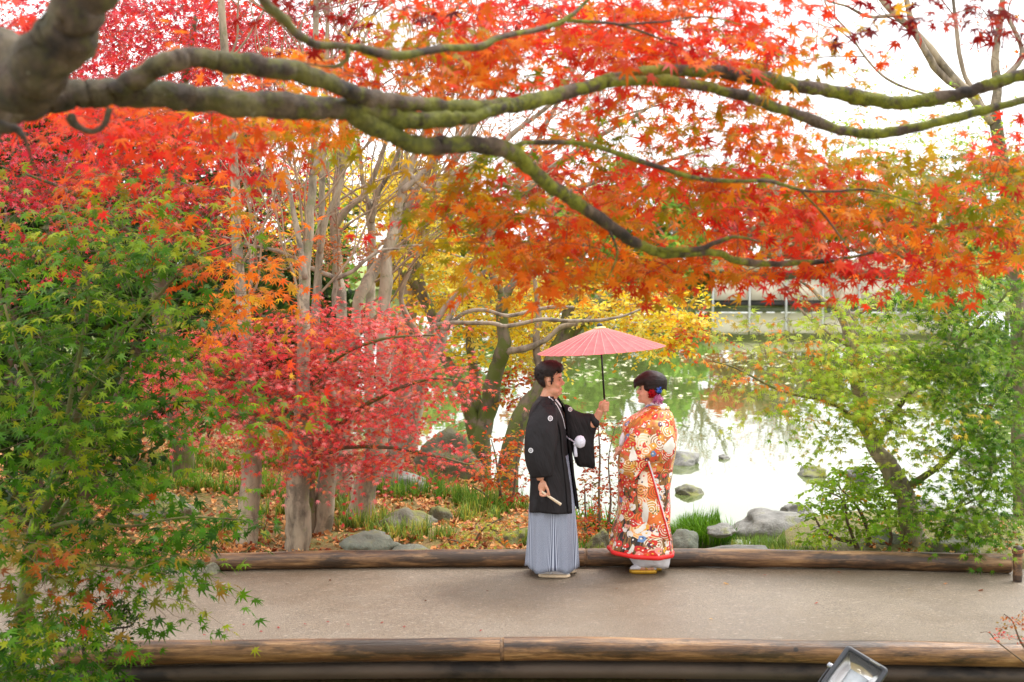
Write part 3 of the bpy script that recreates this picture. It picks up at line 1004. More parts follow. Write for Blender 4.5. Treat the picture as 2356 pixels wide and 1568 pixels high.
# dark evergreen bushes behind the left trunks
for i, (x, y, Y, w, h, lab) in enumerate([(640, 690, 24, 1.1, 2.2, "dark evergreen bush behind the pale trunks' foot"), (520, 660, 26, 1.5, 3.2, "dark evergreen bush behind the orange maple tips"),
                                    (330, 640, 25, 1.7, 3.6, "dark evergreen bush deep behind the green maple"), (150, 640, 24, 1.7, 3.8, "dark evergreen bush behind the green maple's top"),
                                    (20, 700, 22, 1.4, 3.6, "dark evergreen bush behind the left end of the green maple"), (700, 520, 32, 1.8, 5.0, "tall dark evergreen between the pale trunks"),
                                    (60, 1080, 13.6, .8, 1.7, "dark bush low behind the green maple's stems, farthest left"), (200, 1060, 15.4, .9, 1.5, "dark bush behind the green maple beside the low grey rock"), (310, 1040, 17.6, .9, 1.4, "dark low bush behind the strap-leaf clumps"), (420, 330, 30, 2.4, 7.0, "tall dark evergreen behind the crimson crown"), (-60, 560, 26, 2.0, 6.0, "tall dark evergreen at the left edge behind the green maple"), (560, 480, 34, 2.2, 6.0, "tall dark evergreen behind the orange tips and first trunk"), (240, 480, 33, 2.6, 6.5, "tall dark evergreen deep between the two left evergreens"), (120, 300, 28, 2.4, 7.5, "tall dark evergreen behind the thick branch fork")]):
    X = P(x, y, Y)[0]; gz = float(ground_z(np.array([X]), np.array([Y]))[0])
    T = Tree("evergreen_bush", (X, Y, gz), lab, "bush", "evergreens behind the trunks", 420 + i)
    r = T.r
    for k in range(4):
        a = r.uniform(0, 6.28)
        T.limb("stem", [(X, Y, gz - .1, .06), (X + math.cos(a) * w * .25, Y + math.sin(a) * .3, gz + h * .5, .04), (X + math.cos(a) * w * .5, Y + math.sin(a) * .6, gz + h * .9, .015)], M['twig'], 5, world=True, k=3)
    k = int(1000 * max(1, h / 3))
    cl = unit(r.normal(0, 1, (22, 3))) * (r.random((22, 1)) ** .5) * np.array([w, w * .7, h * .5]) + np.array([X, Y, gz + h * .52])
    pos = cl[r.integers(0, 22, k)] + r.normal(0, .3, (k, 3)) * np.array([w * .7, .5, h * .2])
    pos[:, 2] = np.maximum(pos[:, 2], gz + .02)
    T.lv.add(pos, unit(r.normal(0, 1, (k, 3)) + np.array([0, -.6, .5])), unit(r.normal(0, 1, (k, 3))), (.26 if h > 2 else .14) * r.uniform(.6, 1.4, k), np.clip(T.lv.pick(DGR, k) * r.uniform(.7, 1.3, (k, 1)), .005, .8))
    T.finish(OVAL, "oval", M['twig'])

# yellow trees at the water's edge with dark mossy trunks
Y1 = 17.8
T = Tree("yellow_tree", base_at(1103, Y1), "forked mossy tree with yellow leaves behind the groom's back", "tree", "yellow trees by the pond", 431)
T.limb("trunk", [(1108, gy_(1108, Y1) + 12, Y1, 56), (1105, 1030, Y1, 50), (1122, 945, Y1, 40), (1140, 860, Y1 - .1, 38), (1158, 800, Y1 - .2, 34), (1156, 730, Y1 - .2, 28), (1160, 675, Y1 - .2, 28)], M['bark_dark'], 12)
T.limb("branch", [(1105, 1030, Y1, 40), (1085, 960, Y1, 34), (1066, 905, Y1, 30), (1040, 850, Y1 + .2, 26), (1010, 800, Y1 + .3, 22), (998, 733, Y1 + .4, 26), (977, 690, Y1 + .5, 26), (950, 645, Y1 + .5, 26), (909, 605, Y1 + .6, 18)], M['bark_dark'], 10)
T.limb("branch", [(975, 690, Y1 + .5, 24), (955, 608, Y1 + .5, 22), (930, 536, Y1 + .5, 18), (925, 430, Y1 + .5, 14), (915, 330, Y1 + .6, 10)], M['bark_dark'], 8)
T.limb("branch", [(1160, 680, Y1 - .2, 24), (1142, 652, Y1 - .2, 18), (1120, 600, Y1, 12), (1100, 520, Y1, 8)], M['bark_dark'], 8)
T.limb("branch", [(1160, 680, Y1 - .2, 24), (1182, 648, Y1 - .2, 18), (1205, 600, Y1, 12), (1225, 530, Y1, 8)], M['bark_dark'], 8)
T.limb("branch", [(1160, 808, Y1 - .2, 22), (1190, 806, Y1 - .3, 16), (1240, 790, Y1 - .4, 13), (1270, 770, Y1 - .4, 12), (1290, 752, Y1 - .4, 12), (1340, 742, Y1 - .4, 11), (1372, 722, Y1 - .4, 11), (1430, 690, Y1 - .3, 8), (1500, 668, Y1 - .3, 5)], M['bark_grey'], 8)
T.limb("branch", [(1100, 950, Y1 + .1, 26), (1090, 860, Y1 + .6, 22), (1080, 780, Y1 + .8, 20), (1085, 700, Y1 + 1, 16), (1098, 640, Y1 + 1, 12)], M['bark_dark'], 8)
T.zones([(950, 500, 70, 120, 60, 17.6, 20, YEL), (880, 440, 80, 90, 36, 18, 21, YEL), (1010, 650, 90, 70, 40, 17.8, 20, YEL), (1130, 690, 120, 60, 50, 17.6, 19.5, YEL),
         (1070, 780, 60, 60, 24, 18, 19.5, YEL), (1210, 790, 70, 60, 36, 17.8, 19.5, YEL), (1230, 700, 80, 50, 24, 17.6, 19, YEL), (1180, 880, 50, 40, 14, 17.6, 18.6, ORB),
         (1000, 560, 60, 60, 18, 18, 20, YEL), (790, 480, 80, 90, 30, 19, 22, YEL), (1060, 600, 80, 50, 16, 18, 20, YEL), (680, 470, 60, 90, 20, 19, 22, YEL)], .075, .42, 13, face=.8, tilt=.7, twig_r=.003, mul=2.5)
T.finish(OVAL, "oval", M['twig'])

Y2 = 17.2
T = Tree("leaning_tree", base_at(1172, Y2), "leaning mossy trunk behind the groom, yellow leaves over the parasol", "tree", "yellow trees by the pond", 432)
T.limb("trunk", [(1160, gy_(1160, Y2) + 10, Y2, 52), (1182, 1000, Y2, 46), (1228, 915, Y2 + .1, 42), (1268, 850, Y2 + .2, 40), (1300, 770, Y2 + .4, 38), (1340, 735, Y2 + .5, 34), (1385, 712, Y2 + .6, 26), (1420, 690, Y2 + .6, 18)], M['bark_dark'], 12)
T.limb("branch", [(1255, 872, Y2 + .2, 24), (1238, 830, Y2 + .3, 18), (1234, 770, Y2 + .3, 17), (1240, 730, Y2 + .3, 14), (1232, 660, Y2 + .3, 10), (1226, 600, Y2 + .3, 7)], M['bark_grey'], 8)
T.limb("branch", [(1300, 770, Y2 + .4, 30), (1312, 700, Y2 + .5, 26), (1330, 640, Y2 + .6, 20), (1345, 560, Y2 + .6, 12)], M['bark_dark'], 8)
T.limb("branch", [(1385, 712, Y2 + .6, 16), (1440, 700, Y2 + .5, 8), (1520, 712, Y2 + .4, 6), (1590, 742, Y2 + .4, 4)], M['twig_pale'], 6)
T.zones([(1440, 730, 110, 36, 54, 16.8, 18.4, YEL), (1540, 750, 60, 36, 26, 16.8, 18, YEL), (1580, 770, 60, 28, 16, 16.8, 18, LORG), (1500, 690, 90, 30, 20, 17, 18.4, YEL), (1330, 690, 80, 40, 24, 17, 18.5, YEL),
         (1520, 795, 40, 30, 10, 16.8, 17.6, YEL), (1600, 730, 40, 30, 8, 16.8, 17.6, YEL)], .072, .38, 13, face=.8, tilt=.7, twig_r=.003, mul=1.9)
T.finish(OVAL, "oval", M['twig_pale'])

# thin momiji with long level limbs in front of the yellow tree
Y3 = 15.6
T = Tree("slender_tree", base_at(905, Y3), "slender grey tree with long level limbs and few peach leaves", "tree", None, 433)
T.limb("trunk", [(900, gy_(900, Y3) + 8, Y3, 40), (925, 1000, Y3, 34), (960, 900, Y3, 30), (985, 850, Y3, 27), (1010, 800, Y3, 24), (1022, 760, Y3, 18)], M['bark_grey'], 10)
T.limb("branch", [(1022, 760, Y3, 14), (1060, 724, Y3, 9), (1110, 712, Y3, 9), (1170, 726, Y3 - .1, 9), (1250, 708, Y3 - .1, 9), (1320, 706, Y3 - .2, 6)], M['bark_grey'], 7)
T.limb("branch", [(1012, 790, Y3, 16), (1000, 748, Y3 - .2, 10), (1120, 742, Y3 - .3, 10), (1165, 750, Y3 - .3, 10), (1250, 734, Y3 - .3, 10), (1330, 738, Y3 - .3, 9), (1420, 730, Y3 - .3, 6), (1500, 700, Y3 - .3, 4)], M['bark_grey'], 7)
T.limb("branch", [(1020, 760, Y3, 18), (1050, 700, Y3 + .1, 14), (1090, 650, Y3 + .2, 13), (1130, 610, Y3 + .2, 9), (1170, 560, Y3 + .2, 6)], M['bark_grey'], 7)
T.limb("branch", [(985, 850, Y3, 16), (1005, 740, Y3 + .1, 14), (1050, 675, Y3 + .1, 10), (1075, 640, Y3 + .1, 8), (1100, 570, Y3 + .1, 5)], M['bark_grey'], 7)
T.limb("branch", [(985, 800, Y3, 16), (925, 700, Y3 + .1, 13), (935, 640, Y3 + .1, 10), (960, 590, Y3 + .1, 8), (1000, 540, Y3, 6)], M['twig_pale'], 7)
T.zones([(1080, 660, 90, 40, 14, 15.2, 16, LORG), (1200, 735, 90, 20, 8, 15, 15.8, LORG), (1080, 720, 60, 20, 6, 15, 15.8, LORG)], .06, .3, 8, face=.7, tilt=.6)
T.finish(MAP5, "maple5", M['twig_pale'])

# pale trunks of the tall trees behind the back log
pale = [
 ("first pale trunk from the left, straight, right behind the back log", 12.9, 572, [(566, 0, 58), (572, 1180, 52), (580, 1050, 48), (568, 850, 44), (548, 620, 36), (540, 400, 30), (520, 150, 26), (500, -100, 20)], []),
 ("second pale trunk, thickest foot, with patchy lichen, right behind the back log", 12.6, 683, [(681, 0, 66), (684, 1200, 60), (690, 1080, 56), (697, 900, 48), (699, 740, 42), (703, 618, 36), (712, 493, 30), (721, 404, 26), (724, 200, 22), (730, -100, 16)], [[(702, 640, 14), (690, 560, 13), (672, 470, 11), (655, 380, 9)], [(722, 400, 16), (750, 300, 12), (800, 180, 9), (850, 60, 6)]]),
 ("third pale trunk, leaning slightly, mossy at the foot", 13.3, 738, [(730, 0, 58), (738, 1220, 50), (752, 1110, 46), (768, 950, 40), (728, 760, 30), (732, 636, 26), (738, 529, 23), (742, 404, 20), (750, 200, 16), (756, -60, 10)], [[(736, 580, 13), (752, 500, 12), (780, 430, 11), (800, 360, 9), (825, 280, 7)]]),
 ("strongly leaning pale trunk with a dark bare patch near its foot", 13.9, 823, [(812, 0, 74), (826, 1180, 66), (858, 1060, 56), (880, 920, 50), (884, 740, 46), (888, 640, 42), (892, 580, 34), (905, 529, 32), (916, 476, 30), (930, 422, 28), (955, 358, 22), (1000, 240, 16), (1050, 100, 10)], [[(925, 440, 16), (990, 380, 14), (1040, 330, 12), (1110, 250, 9)], [(940, 400, 14), (1000, 440, 10), (1060, 400, 9), (1120, 370, 7)]]),
 ("pale trunk with a sawn knob in the middle of the clump", 14.8, 775, [(790, 0, 50), (792, 1100, 46), (788, 850, 40), (784, 708, 38), (777, 618, 34), (770, 493, 30), (777, 422, 26), (790, 260, 20), (800, 60, 14)], [[(772, 520, 16), (800, 480, 15), (835, 450, 14), (862, 400, 12), (890, 320, 8)]]),
 ("dark streaked trunk leaning to the right through the pale clump", 14.4, 800, [(770, 0, 46), (790, 1050, 40), (812, 850, 34), (827, 690, 36), (859, 629, 36), (895, 572, 32), (920, 515, 28), (955, 440, 24), (991, 368, 18), (1030, 260, 12), (1060, 150, 8)], [[(895, 572, 10), (960, 565, 8), (1010, 575, 6), (1060, 590, 4)], [(955, 440, 14), (935, 420, 10), (932, 370, 8), (945, 300, 5)]]),
 ("slim pale trunk with a pollarded stump head", 15.6, 850, [(850, 0, 40), (852, 1000, 36), (848, 800, 34), (852, 700, 32), (855, 583, 28), (853, 501, 30), (850, 460, 26)], [[(854, 510, 14), (872, 440, 13), (895, 400, 11), (925, 330, 8), (960, 240, 5)], [(852, 480, 12), (835, 420, 10), (828, 350, 8), (815, 260, 5)]]),
]
for i, (lab, Y, bx_, tr, brs) in enumerate(pale):
    T = Tree("pale_tree", base_at(tr[0][0], Y), lab, "tree", "tall pale trees behind the path", 440 + i)
    pth = [(q[0], (gy_(q[0], Y) + 10) if k == 0 else q[1], Y + (0 if k < 4 else .05 * k), q[2] * (.95 if q[1] == 0 or q[1] > 1000 else .7)) for k, q in enumerate(tr)]
    T.limb("trunk", pth, M['bark_pale'], 14, wob=.06)
    for b_ in brs:
        T.limb("branch", [(q[0], q[1], Y + .2, q[2]) for q in b_], M['bark_grey'] if i % 2 else M['bark_pale'], 8)
    for q in (.42, .5, .58, .66):
        grow(T, T.sk[0][int(q * len(T.sk[0]))], (T.r.normal(.5, .6), T.r.normal(0, .3), .9), 1.1, .013, 2, M['bark_grey'], .25, .45)
    cr = T.sk[0][-1]  # crown sprays over the trunk tops, added to shade the bank below
    T.sprays([(cr + T.r.normal(0, 1, 3) * np.array([1.5, 1.3, .5]) + np.array([0, 0, .9]), TAN if i % 2 else CRM) for _ in range(16)], .11, .5, 12, 1.0, .2, .6, .2, .004, True)
    top = T.sk[0][-6:]
    for q in (top[0], top[3]):
        for _ in range(2):
            grow(T, q, (T.r.normal(0, .8), T.r.normal(0, .5), 1), 1.0, .012, 2, M['bark_grey'], .2, .5)
    if i == 5:
        T.limb("branch", [(770, 720, Y - .6, 10), (768, 680, Y - .6, 11), (771, 642, Y - .6, 12), (745, 628, Y - .6, 11), (705, 612, Y - .6, 10), (660, 585, Y - .6, 9), (620, 572, Y - .6, 8), (563, 561, Y - .6, 7), (513, 543, Y - .6, 5)], M['bark_grey'], 7)
        T.limb("branch", [(771, 642, Y - .6, 11), (813, 622, Y - .6, 10), (841, 597, Y - .6, 9), (880, 575, Y - .5, 7), (950, 570, Y - .4, 5)], M['bark_grey'], 7)
        T.limb("branch", [(684, 600, Y - .6, 6), (650, 620, Y - .6, 5), (600, 590, Y - .6, 4), (570, 600, Y - .6, 3)], M['bark_grey'], 6)
        T.zones([(760, 580, 130, 26, 44, 13.6, 14.4, TAN), (650, 560, 90, 24, 16, 13.6, 14.2, TAN), (880, 560, 60, 30, 12, 13.7, 14.4, TAN)], .036, .3, 14, face=.6, tilt=.9, twig_r=.002, mul=1.6)
    T.finish(OVAL, "oval", M['twig_pale'])

# ------------------------------------------------------------------ crimson crown, upper left
T = Tree("crimson_maple", base_at(420, 16.5), "tall crimson maple whose crown fills the upper left behind the branch", "tree", None, 451)
T.limb("trunk", [(420, gy_(420, 16.5) + 8, 16.5, 50), (400, 900, 16.4, 44), (370, 700, 16.2, 38), (380, 500, 16, 32), (400, 320, 15.6, 24), (430, 160, 15.2, 16), (450, 40, 15, 10)], M['bark_dark'], 10)
T.limb("branch", [(380, 500, 16, 22), (300, 380, 15.5, 18), (200, 240, 15, 13), (120, 120, 14.6, 9), (60, 40, 14.6, 6)], M['bark_dark'], 7)
T.limb("branch", [(390, 420, 15.8, 20), (500, 330, 15.4, 15), (590, 220, 15, 10), (640, 130, 14.8, 6)], M['bark_dark'], 7)
T.limb("branch", [(375, 560, 16, 18), (480, 480, 15.2, 14), (580, 440, 14.6, 10), (660, 440, 14.4, 6)], M['bark_dark'], 7)
T.limb("branch", [(372, 620, 16, 18), (280, 520, 15.2, 13), (160, 440, 14.6, 9), (60, 400, 14.4, 6)], M['bark_dark'], 7)
T.zones([(430, 70, 220, 100, 150, 13.6, 16, CRM), (150, 60, 190, 90, 70, 14, 16, CRM), (620, 110, 110, 80, 50, 14, 15.6, CRM), (330, 220, 260, 70, 90, 14, 16, CRM), (620, 250, 120, 60, 26, 14, 15.5, CRM),
         (280, 420, 280, 70, 110, 14, 16, CRM), (600, 440, 110, 60, 50, 13.8, 15, CRM), (90, 380, 130, 80, 46, 14, 16, CRM), (480, 520, 120, 50, 30, 14, 15.5, CRM), (760, 130, 60, 50, 12, 14, 15, CRM), (820, 260, 60, 40, 8, 14, 15, CRM), (170, 560, 200, 60, 40, 14, 16, CRM)],
        .095, .45, 12, face=.7, tilt=.55, twig_r=.003, mul=1.8)
T.zones([(330, 80, 340, 110, 170, 16.5, 19, CRM), (120, 260, 200, 120, 60, 16.5, 19, CRM), (500, 260, 220, 110, 60, 16.5, 19, CRM), (750, 60, 120, 60, 20, 16.5, 19, CRM)], .17, .7, 12, face=.9, tilt=.5, twig_r=.004)
T.finish(MAP5, "maple5", M['twig'], singles=0)

# ------------------------------------------------------------------ pink-red maple over the back log
T = Tree("red_maple", base_at(714, 13.25), "low spreading pink-red maple in front of the pale trunks", "tree", None, 452)
T.limb("trunk", [(716, gy_(716, 13.25) + 8, 13.25, 30), (712, 1130, 13.2, 26), (714, 1040, 13.1, 24), (700, 960, 13, 20), (690, 880, 12.9, 16), (700, 800, 12.9, 11)], M['bark_dark'], 9)
T.limb("branch", [(712, 1040, 13.1, 16), (800, 960, 12.8, 12), (900, 900, 12.6, 9), (1000, 870, 12.5, 6), (1080, 880, 12.5, 4)], M['bark_dark'], 7)
T.limb("branch", [(712, 1060, 13.1, 14), (790, 1030, 12.8, 10), (900, 1030, 12.6, 8), (1010, 1050, 12.5, 6), (1090, 1072, 12.5, 4)], M['bark_dark'], 7)
T.limb("branch", [(704, 980, 13, 15), (600, 900, 12.8, 11), (480, 850, 12.6, 8), (390, 820, 12.6, 5)], M['bark_dark'], 7)
T.limb("branch", [(708, 1010, 13, 13), (600, 960, 12.8, 10), (480, 960, 12.7, 7), (380, 980, 12.6, 4)], M['bark_dark'], 7)
T.limb("branch", [(695, 900, 12.9, 12), (780, 820, 12.7, 9), (880, 780, 12.6, 7), (1000, 770, 12.6, 4)], M['bark_dark'], 7)
T.zones([(640, 780, 190, 50, 90, 12.3, 13.4, PNK), (830, 790, 150, 60, 80, 12.3, 13.4, PNK), (480, 830, 130, 60, 56, 12.3, 13.2, PNK), (410, 930, 80, 80, 36, 12.3, 13.2, PNK), (600, 880, 180, 60, 90, 12.3, 13.2, PNK),
         (800, 900, 180, 60, 90, 12.2, 13.2, PNK), (980, 860, 100, 36, 34, 12.3, 13, PNK), (680, 960, 180, 50, 66, 12.2, 13.1, PNK), (860, 970, 120, 36, 32, 12.2, 13, PNK), (760, 1030, 120, 34, 36, 12.2, 12.9, PNK),
         (850, 1065, 80, 26, 22, 12.2, 12.8, PNK), (980, 1050, 90, 18, 18, 12.3, 12.8, PNK), (1075, 1070, 40, 10, 5, 12.3, 12.7, PNK), (1060, 890, 60, 24, 10, 12.3, 12.8, PNK), (870, 740, 60, 24, 14, 12.4, 13, PNK), (740, 730, 50, 20, 8, 12.4, 13, PNK),
         (500, 960, 80, 50, 20, 12.3, 13, PNK), (680, 1060, 30, 30, 6, 12.2, 12.6, PNK), (560, 1030, 60, 24, 10, 12.2, 12.8, PNK)],
        .085, .36, 11, up=1.3, face=.65, tilt=.36, horiz=.12, twig_r=.0022, mul=1.55)
T.finish(MAP7, "maple7", M['twig'], singles=300)

# ------------------------------------------------------------------ green maple, left foreground
YG = 8.2
T = Tree("green_maple", (P(40, 1600, YG)[0], YG, -0.7), "green maple with many stems filling the left side of the picture", "tree", None, 453)
T.limb("trunk", [(30, 1860, YG, 46), (40, 1560, YG, 40), (62, 1330, YG, 34), (75, 1230, YG, 30), (120, 1120, YG, 26), (160, 1000, YG, 22), (200, 900, YG, 18), (250, 820, YG, 14), (290, 740, YG, 10)], M['bark_green'], 10)
T.limb("branch", [(62, 1330, YG, 24), (110, 1230, YG + .1, 20), (180, 1130, YG + .2, 17), (240, 1050, YG + .2, 14), (300, 980, YG + .2, 9), (380, 930, YG + .2, 6), (470, 920, YG + .2, 4)], M['bark_green'], 8)
T.limb("branch", [(120, 1120, YG, 16), (150, 1000, YG - .1, 14), (168, 880, YG - .1, 12), (190, 780, YG - .1, 10), (205, 660, YG - .1, 8), (170, 560, YG - .1, 6), (140, 470, YG - .1, 4)], M['bark_green'], 7)
T.limb("branch", [(200, 900, YG, 12), (270, 800, YG, 10), (340, 710, YG + .1, 9), (400, 640, YG + .1, 7), (450, 590, YG + .1, 5), (530, 560, YG + .2, 4)], M['bark_green'], 7)
T.limb("branch", [(160, 1000, YG, 12), (90, 900, YG - .2, 9), (40, 800, YG - .3, 7), (10, 700, YG - .3, 5)], M['bark_green'], 7)
T.limb("branch", [(75, 1230, YG, 14), (170, 1200, YG - .2, 10), (300, 1210, YG - .3, 7), (420, 1190, YG - .3, 5), (560, 1195, YG - .3, 3)], M['bark_green'], 7)
T.limb("branch", [(62, 1330, YG, 14), (140, 1310, YG - .2, 9), (250, 1300, YG - .3, 7), (380, 1320, YG - .3, 5)], M['bark_green'], 7)
T.limb("branch", [(45, 1480, YG, 14), (90, 1450, YG - .3, 9), (150, 1480, YG - .5, 6)], M['bark_green'], 7)
T.zones([(130, 470, 180, 90, 44, 8, 9.2, GOR), (420, 470, 150, 70, 34, 8, 9.2, GOR), (260, 600, 210, 90, 76, 7.8, 9, GRN), (80, 640, 110, 120, 44, 7.8, 9, GRN), (470, 580, 110, 70, 24, 8, 8.8, GOR),
         (580, 600, 90, 70, 22, 8.2, 9, ORG), (570, 690, 100, 50, 18, 8.2, 9, ORG), (230, 740, 210, 90, 76, 7.7, 8.8, GRN), (80, 880, 120, 110, 50, 7.6, 8.6, GRN), (370, 720, 90, 50, 14, 7.9, 8.7, GRN),
         (220, 900, 150, 90, 44, 7.7, 8.6, GRN), (390, 850, 50, 50, 4, 8, 8.6, GRN), (120, 1060, 140, 100, 50, 7.6, 8.6, GRN), (290, 1010, 110, 60, 18, 7.8, 8.5, GRN), (470, 920, 130, 30, 18, 8, 8.5, GRN), (570, 960, 70, 24, 9, 8, 8.4, GOR),
         (300, 1120, 120, 60, 14, 7.8, 8.4, GRN), (100, 1200, 130, 80, 50, 7.5, 8.5, GRN), (330, 1200, 170, 50, 34, 7.7, 8.3, GRN), (520, 1195, 100, 30, 14, 7.8, 8.3, GRN), (240, 1290, 180, 50, 40, 7.6, 8.3, GRN),
         (410, 1290, 70, 36, 10, 7.7, 8.2, GRN), (500, 1320, 30, 16, 2, 7.9, 8.2, GRN), (110, 1370, 150, 50, 14, 7, 7.8, GRD), (330, 1370, 60, 30, 6, 7.6, 8, GRN), (60, 1300, 90, 70, 10, 6.8, 7.6, GRD),
         (80, 1480, 120, 70, 80, 7.2, 8, GRN), (150, 1430, 60, 40, 12, 7.3, 7.9, GRN), (60, 1560, 120, 40, 26, 7.2, 8, GRN), (385, 1400, 30, 26, 3, 7.7, 8, GRN), (230, 1340, 120, 30, 9, 6.6, 7.2, GRD)],
        .125, .4, 10, up=1.1, face=.75, tilt=.36, horiz=.15, twig_r=.002, mul=.68)
T.finish(MAP7, "maple7", M['twig'], singles=300)

# ------------------------------------------------------------------ light green maple, right, with a leaning trunk
YR = 12.75
T = Tree("lime_maple", base_at(2112, YR), "light green maple with a leaning knotted trunk on the right", "tree", None, 454)
T.limb("trunk", [(2112, gy_(2112, YR) + 10, YR, 60), (2100, 1220, YR, 54), (2078, 1140, YR, 46), (2062, 1108, YR, 50), (2040, 1070, YR, 42), (2008, 1020, YR + .1, 36), (1985, 930, YR + .2, 34), (1962, 800, YR + .3, 34), (1945, 730, YR + .4, 34), (1925, 660, YR + .5, 32), (1905, 610, YR + .5, 28), (1880, 520, YR + .5, 22), (1860, 400, YR + .6, 16)], M['bark_pale'], 14, wob=.05)
T.limb("branch", [(1955, 770, YR + .3, 18), (1930, 715, YR + .2, 13), (1895, 690, YR + .1, 12), (1870, 665, YR + .1, 9), (1830, 640, YR, 6)], M['bark_pale'], 8)
T.limb("branch", [(1960, 800, YR + .3, 10), (1900, 760, YR, 8), (1850, 720, YR, 6), (1800, 650, YR, 4)], M['bark_pale'], 7)
T.limb("branch", [(2070, 1130, YR, 20), (2150, 1080, YR - .1, 14), (2230, 1000, YR - .1, 12), (2300, 900, YR - .1, 10), (2350, 780, YR, 8), (2380, 640, YR, 6)], M['bark_green'], 8)
T.limb("branch", [(2010, 1030, YR + .1, 16), (2080, 920, YR, 12), (2170, 830, YR, 10), (2260, 740, YR, 7), (2330, 660, YR, 5)], M['bark_green'], 8)
T.limb("branch", [(2000, 1000, YR + .1, 12), (1920, 930, YR - .2, 9), (1800, 900, YR - .3, 6), (1700, 850, YR - .3, 4), (1640, 830, YR - .3, 3)], M['bark_green'], 7)
T.limb("branch", [(2230, 1000, YR - .1, 9), (2280, 1080, YR - .4, 7), (2240, 1150, YR - .5, 5), (2150, 1180, YR - .5, 3)], M['bark_green'], 7)
T.limb("branch", [(1945, 730, YR + .4, 14), (2020, 700, YR + .3, 10), (2120, 650, YR + .3, 7), (2230, 620, YR + .3, 5)], M['bark_grey'], 7)
RZ = [(1760, 800, 120, 40, 36, 12.4, 13.4, LIMP), (1900, 760, 130, 40, 30, 12.4, 13.4, LIMP), (2050, 740, 130, 50, 50, 12.4, 13.6, LIM), (2230, 700, 130, 70, 70, 12.3, 13.6, RGRN), (1830, 860, 140, 40, 44, 12.4, 13.3, LIMP),
         (2030, 840, 150, 60, 70, 12.3, 13.4, LIM), (2230, 840, 130, 80, 90, 12.2, 13.5, RGRN), (1900, 940, 130, 44, 50, 12.2, 13.2, LIM), (2080, 960, 150, 50, 60, 12.2, 13.2, LIM), (2280, 980, 80, 80, 60, 12.2, 13.3, RGRN),
         (1960, 1000, 120, 26, 24, 12.2, 13, LIM), (2280, 1100, 80, 60, 40, 12.1, 13, RGRN), (2200, 1180, 120, 40, 36, 12.0, 12.6, RGRN), (2270, 1220, 80, 30, 20, 12.0, 12.5, RGRN), (2130, 1060, 80, 26, 14, 12.2, 12.8, LIM), (1700, 890, 50, 24, 8, 12.4, 13, LIMP),
         (2220, 640, 130, 30, 24, 12.6, 13.6, LIM)]
RZ = [(x, y - 8, rx, ry, n * (1.5 if x > 2190 else .72 if x < 1990 else .85), y0 - .35, y1 - .3, p) for x, y, rx, ry, n, y0, y1, p in RZ] + [(1990, 880, 110, 60, 26, 12.0, 12.6, LIM), (1960, 780, 80, 50, 16, 12.0, 12.6, LIM), (2010, 960, 70, 40, 16, 12.0, 12.6, LIM)]
T.zones(RZ, .11, .4, 11, up=1.1, face=.75, tilt=.36, horiz=.12, twig_r=.0022, mul=1.02)
T.finish(MAP7, "maple7", M['twig'], singles=300)

# tall tree in the upper right with bare limbs and a few green leaves
YT = 14.6
T = Tree("tall_tree", base_at(2330, YT), "tall grey tree with bare fanning limbs in the upper right sky", "tree", None, 455)
T.limb("trunk", [(2350, gy_(2350, YT) + 8, YT, 40), (2346, 1000, YT, 36), (2340, 700, YT, 33), (2318, 450, YT, 31), (2296, 300, YT, 30), (2280, 262, YT, 28)], M['bark_dark'], 12)
T.limb("branch", [(2284, 280, YT, 24), (2240, 225, YT, 22), (2190, 175, YT, 20), (2140, 110, YT, 18), (2085, 55, YT, 16), (2030, 0, YT, 13), (1990, -60, YT, 10)], M['bark_pale'], 9)
T.limb("branch", [(2225, 210, YT, 18), (2160, 165, YT, 17), (2130, 120, YT - .1, 16), (2100, 60, YT - .1, 15), (2080, -30, YT - .1, 12)], M['bark_grey'], 9)
T.limb("branch", [(2286, 270, YT, 22), (2295, 200, YT, 20), (2290, 130, YT, 18), (2300, 60, YT, 15), (2310, -40, YT, 12)], M['bark_pale'], 9)
T.limb("branch", [(2300, 320, YT, 16), (2260, 240, YT + .1, 13), (2215, 160, YT + .1, 11), (2200, 60, YT + .1, 9), (2190, -30, YT + .1, 7)], M['bark_grey'], 7)
T.limb("branch", [(2290, 200, YT, 16), (2350, 130, YT, 13), (2330, 60, YT, 10), (2300, 10, YT, 8)], M['bark_grey'], 7)
T.limb("branch", [(2210, 235, YT, 8), (2110, 210, YT, 6), (2040, 180, YT - .1, 6), (1990, 130, YT - .1, 5), (1950, 70, YT - .1, 4), (1905, 20, YT - .1, 4), (1890, -30, YT - .1, 3)], M['bark_grey'], 6)
T.limb("branch", [(2060, 35, YT, 9), (2000, 38, YT, 8), (1950, 15, YT, 6), (1900, 0, YT, 5)], M['bark_pale'], 6)
T.limb("branch", [(1990, 130, YT - .1, 3), (1900, 130, YT - .2, 2.4), (1800, 150, YT - .2, 2), (1760, 165, YT - .2, 1.6)], M['twig'], 5)
T.zones([(2080, 250, 150, 50, 24, 13.8, 15.2, LIM), (2020, 290, 160, 40, 24, 13.8, 15.2, LIM), (2230, 310, 130, 50, 40, 13.6, 15, LIM), (2250, 390, 110, 50, 40, 13.6, 15, RGRN), (2040, 370, 140, 50, 40, 13.6, 15, LIM), (2050, 440, 120, 40, 20, 13.6, 15, LIM), (1780, 250, 80, 120, 16, 14, 15.4, TAN), (1860, 330, 70, 50, 10, 14, 15.4, TAN),
         (2060, 180, 90, 40, 6, 14, 15, LIM), (2300, 80, 60, 80, 6, 14, 15, LORG), (1900, 380, 90, 40, 12, 14, 15, LIM), (2280, 500, 90, 60, 26, 13.6, 15, RGRN)], .078, .36, 9, face=.45, tilt=.55, twig_r=.0022, mul=1.3)
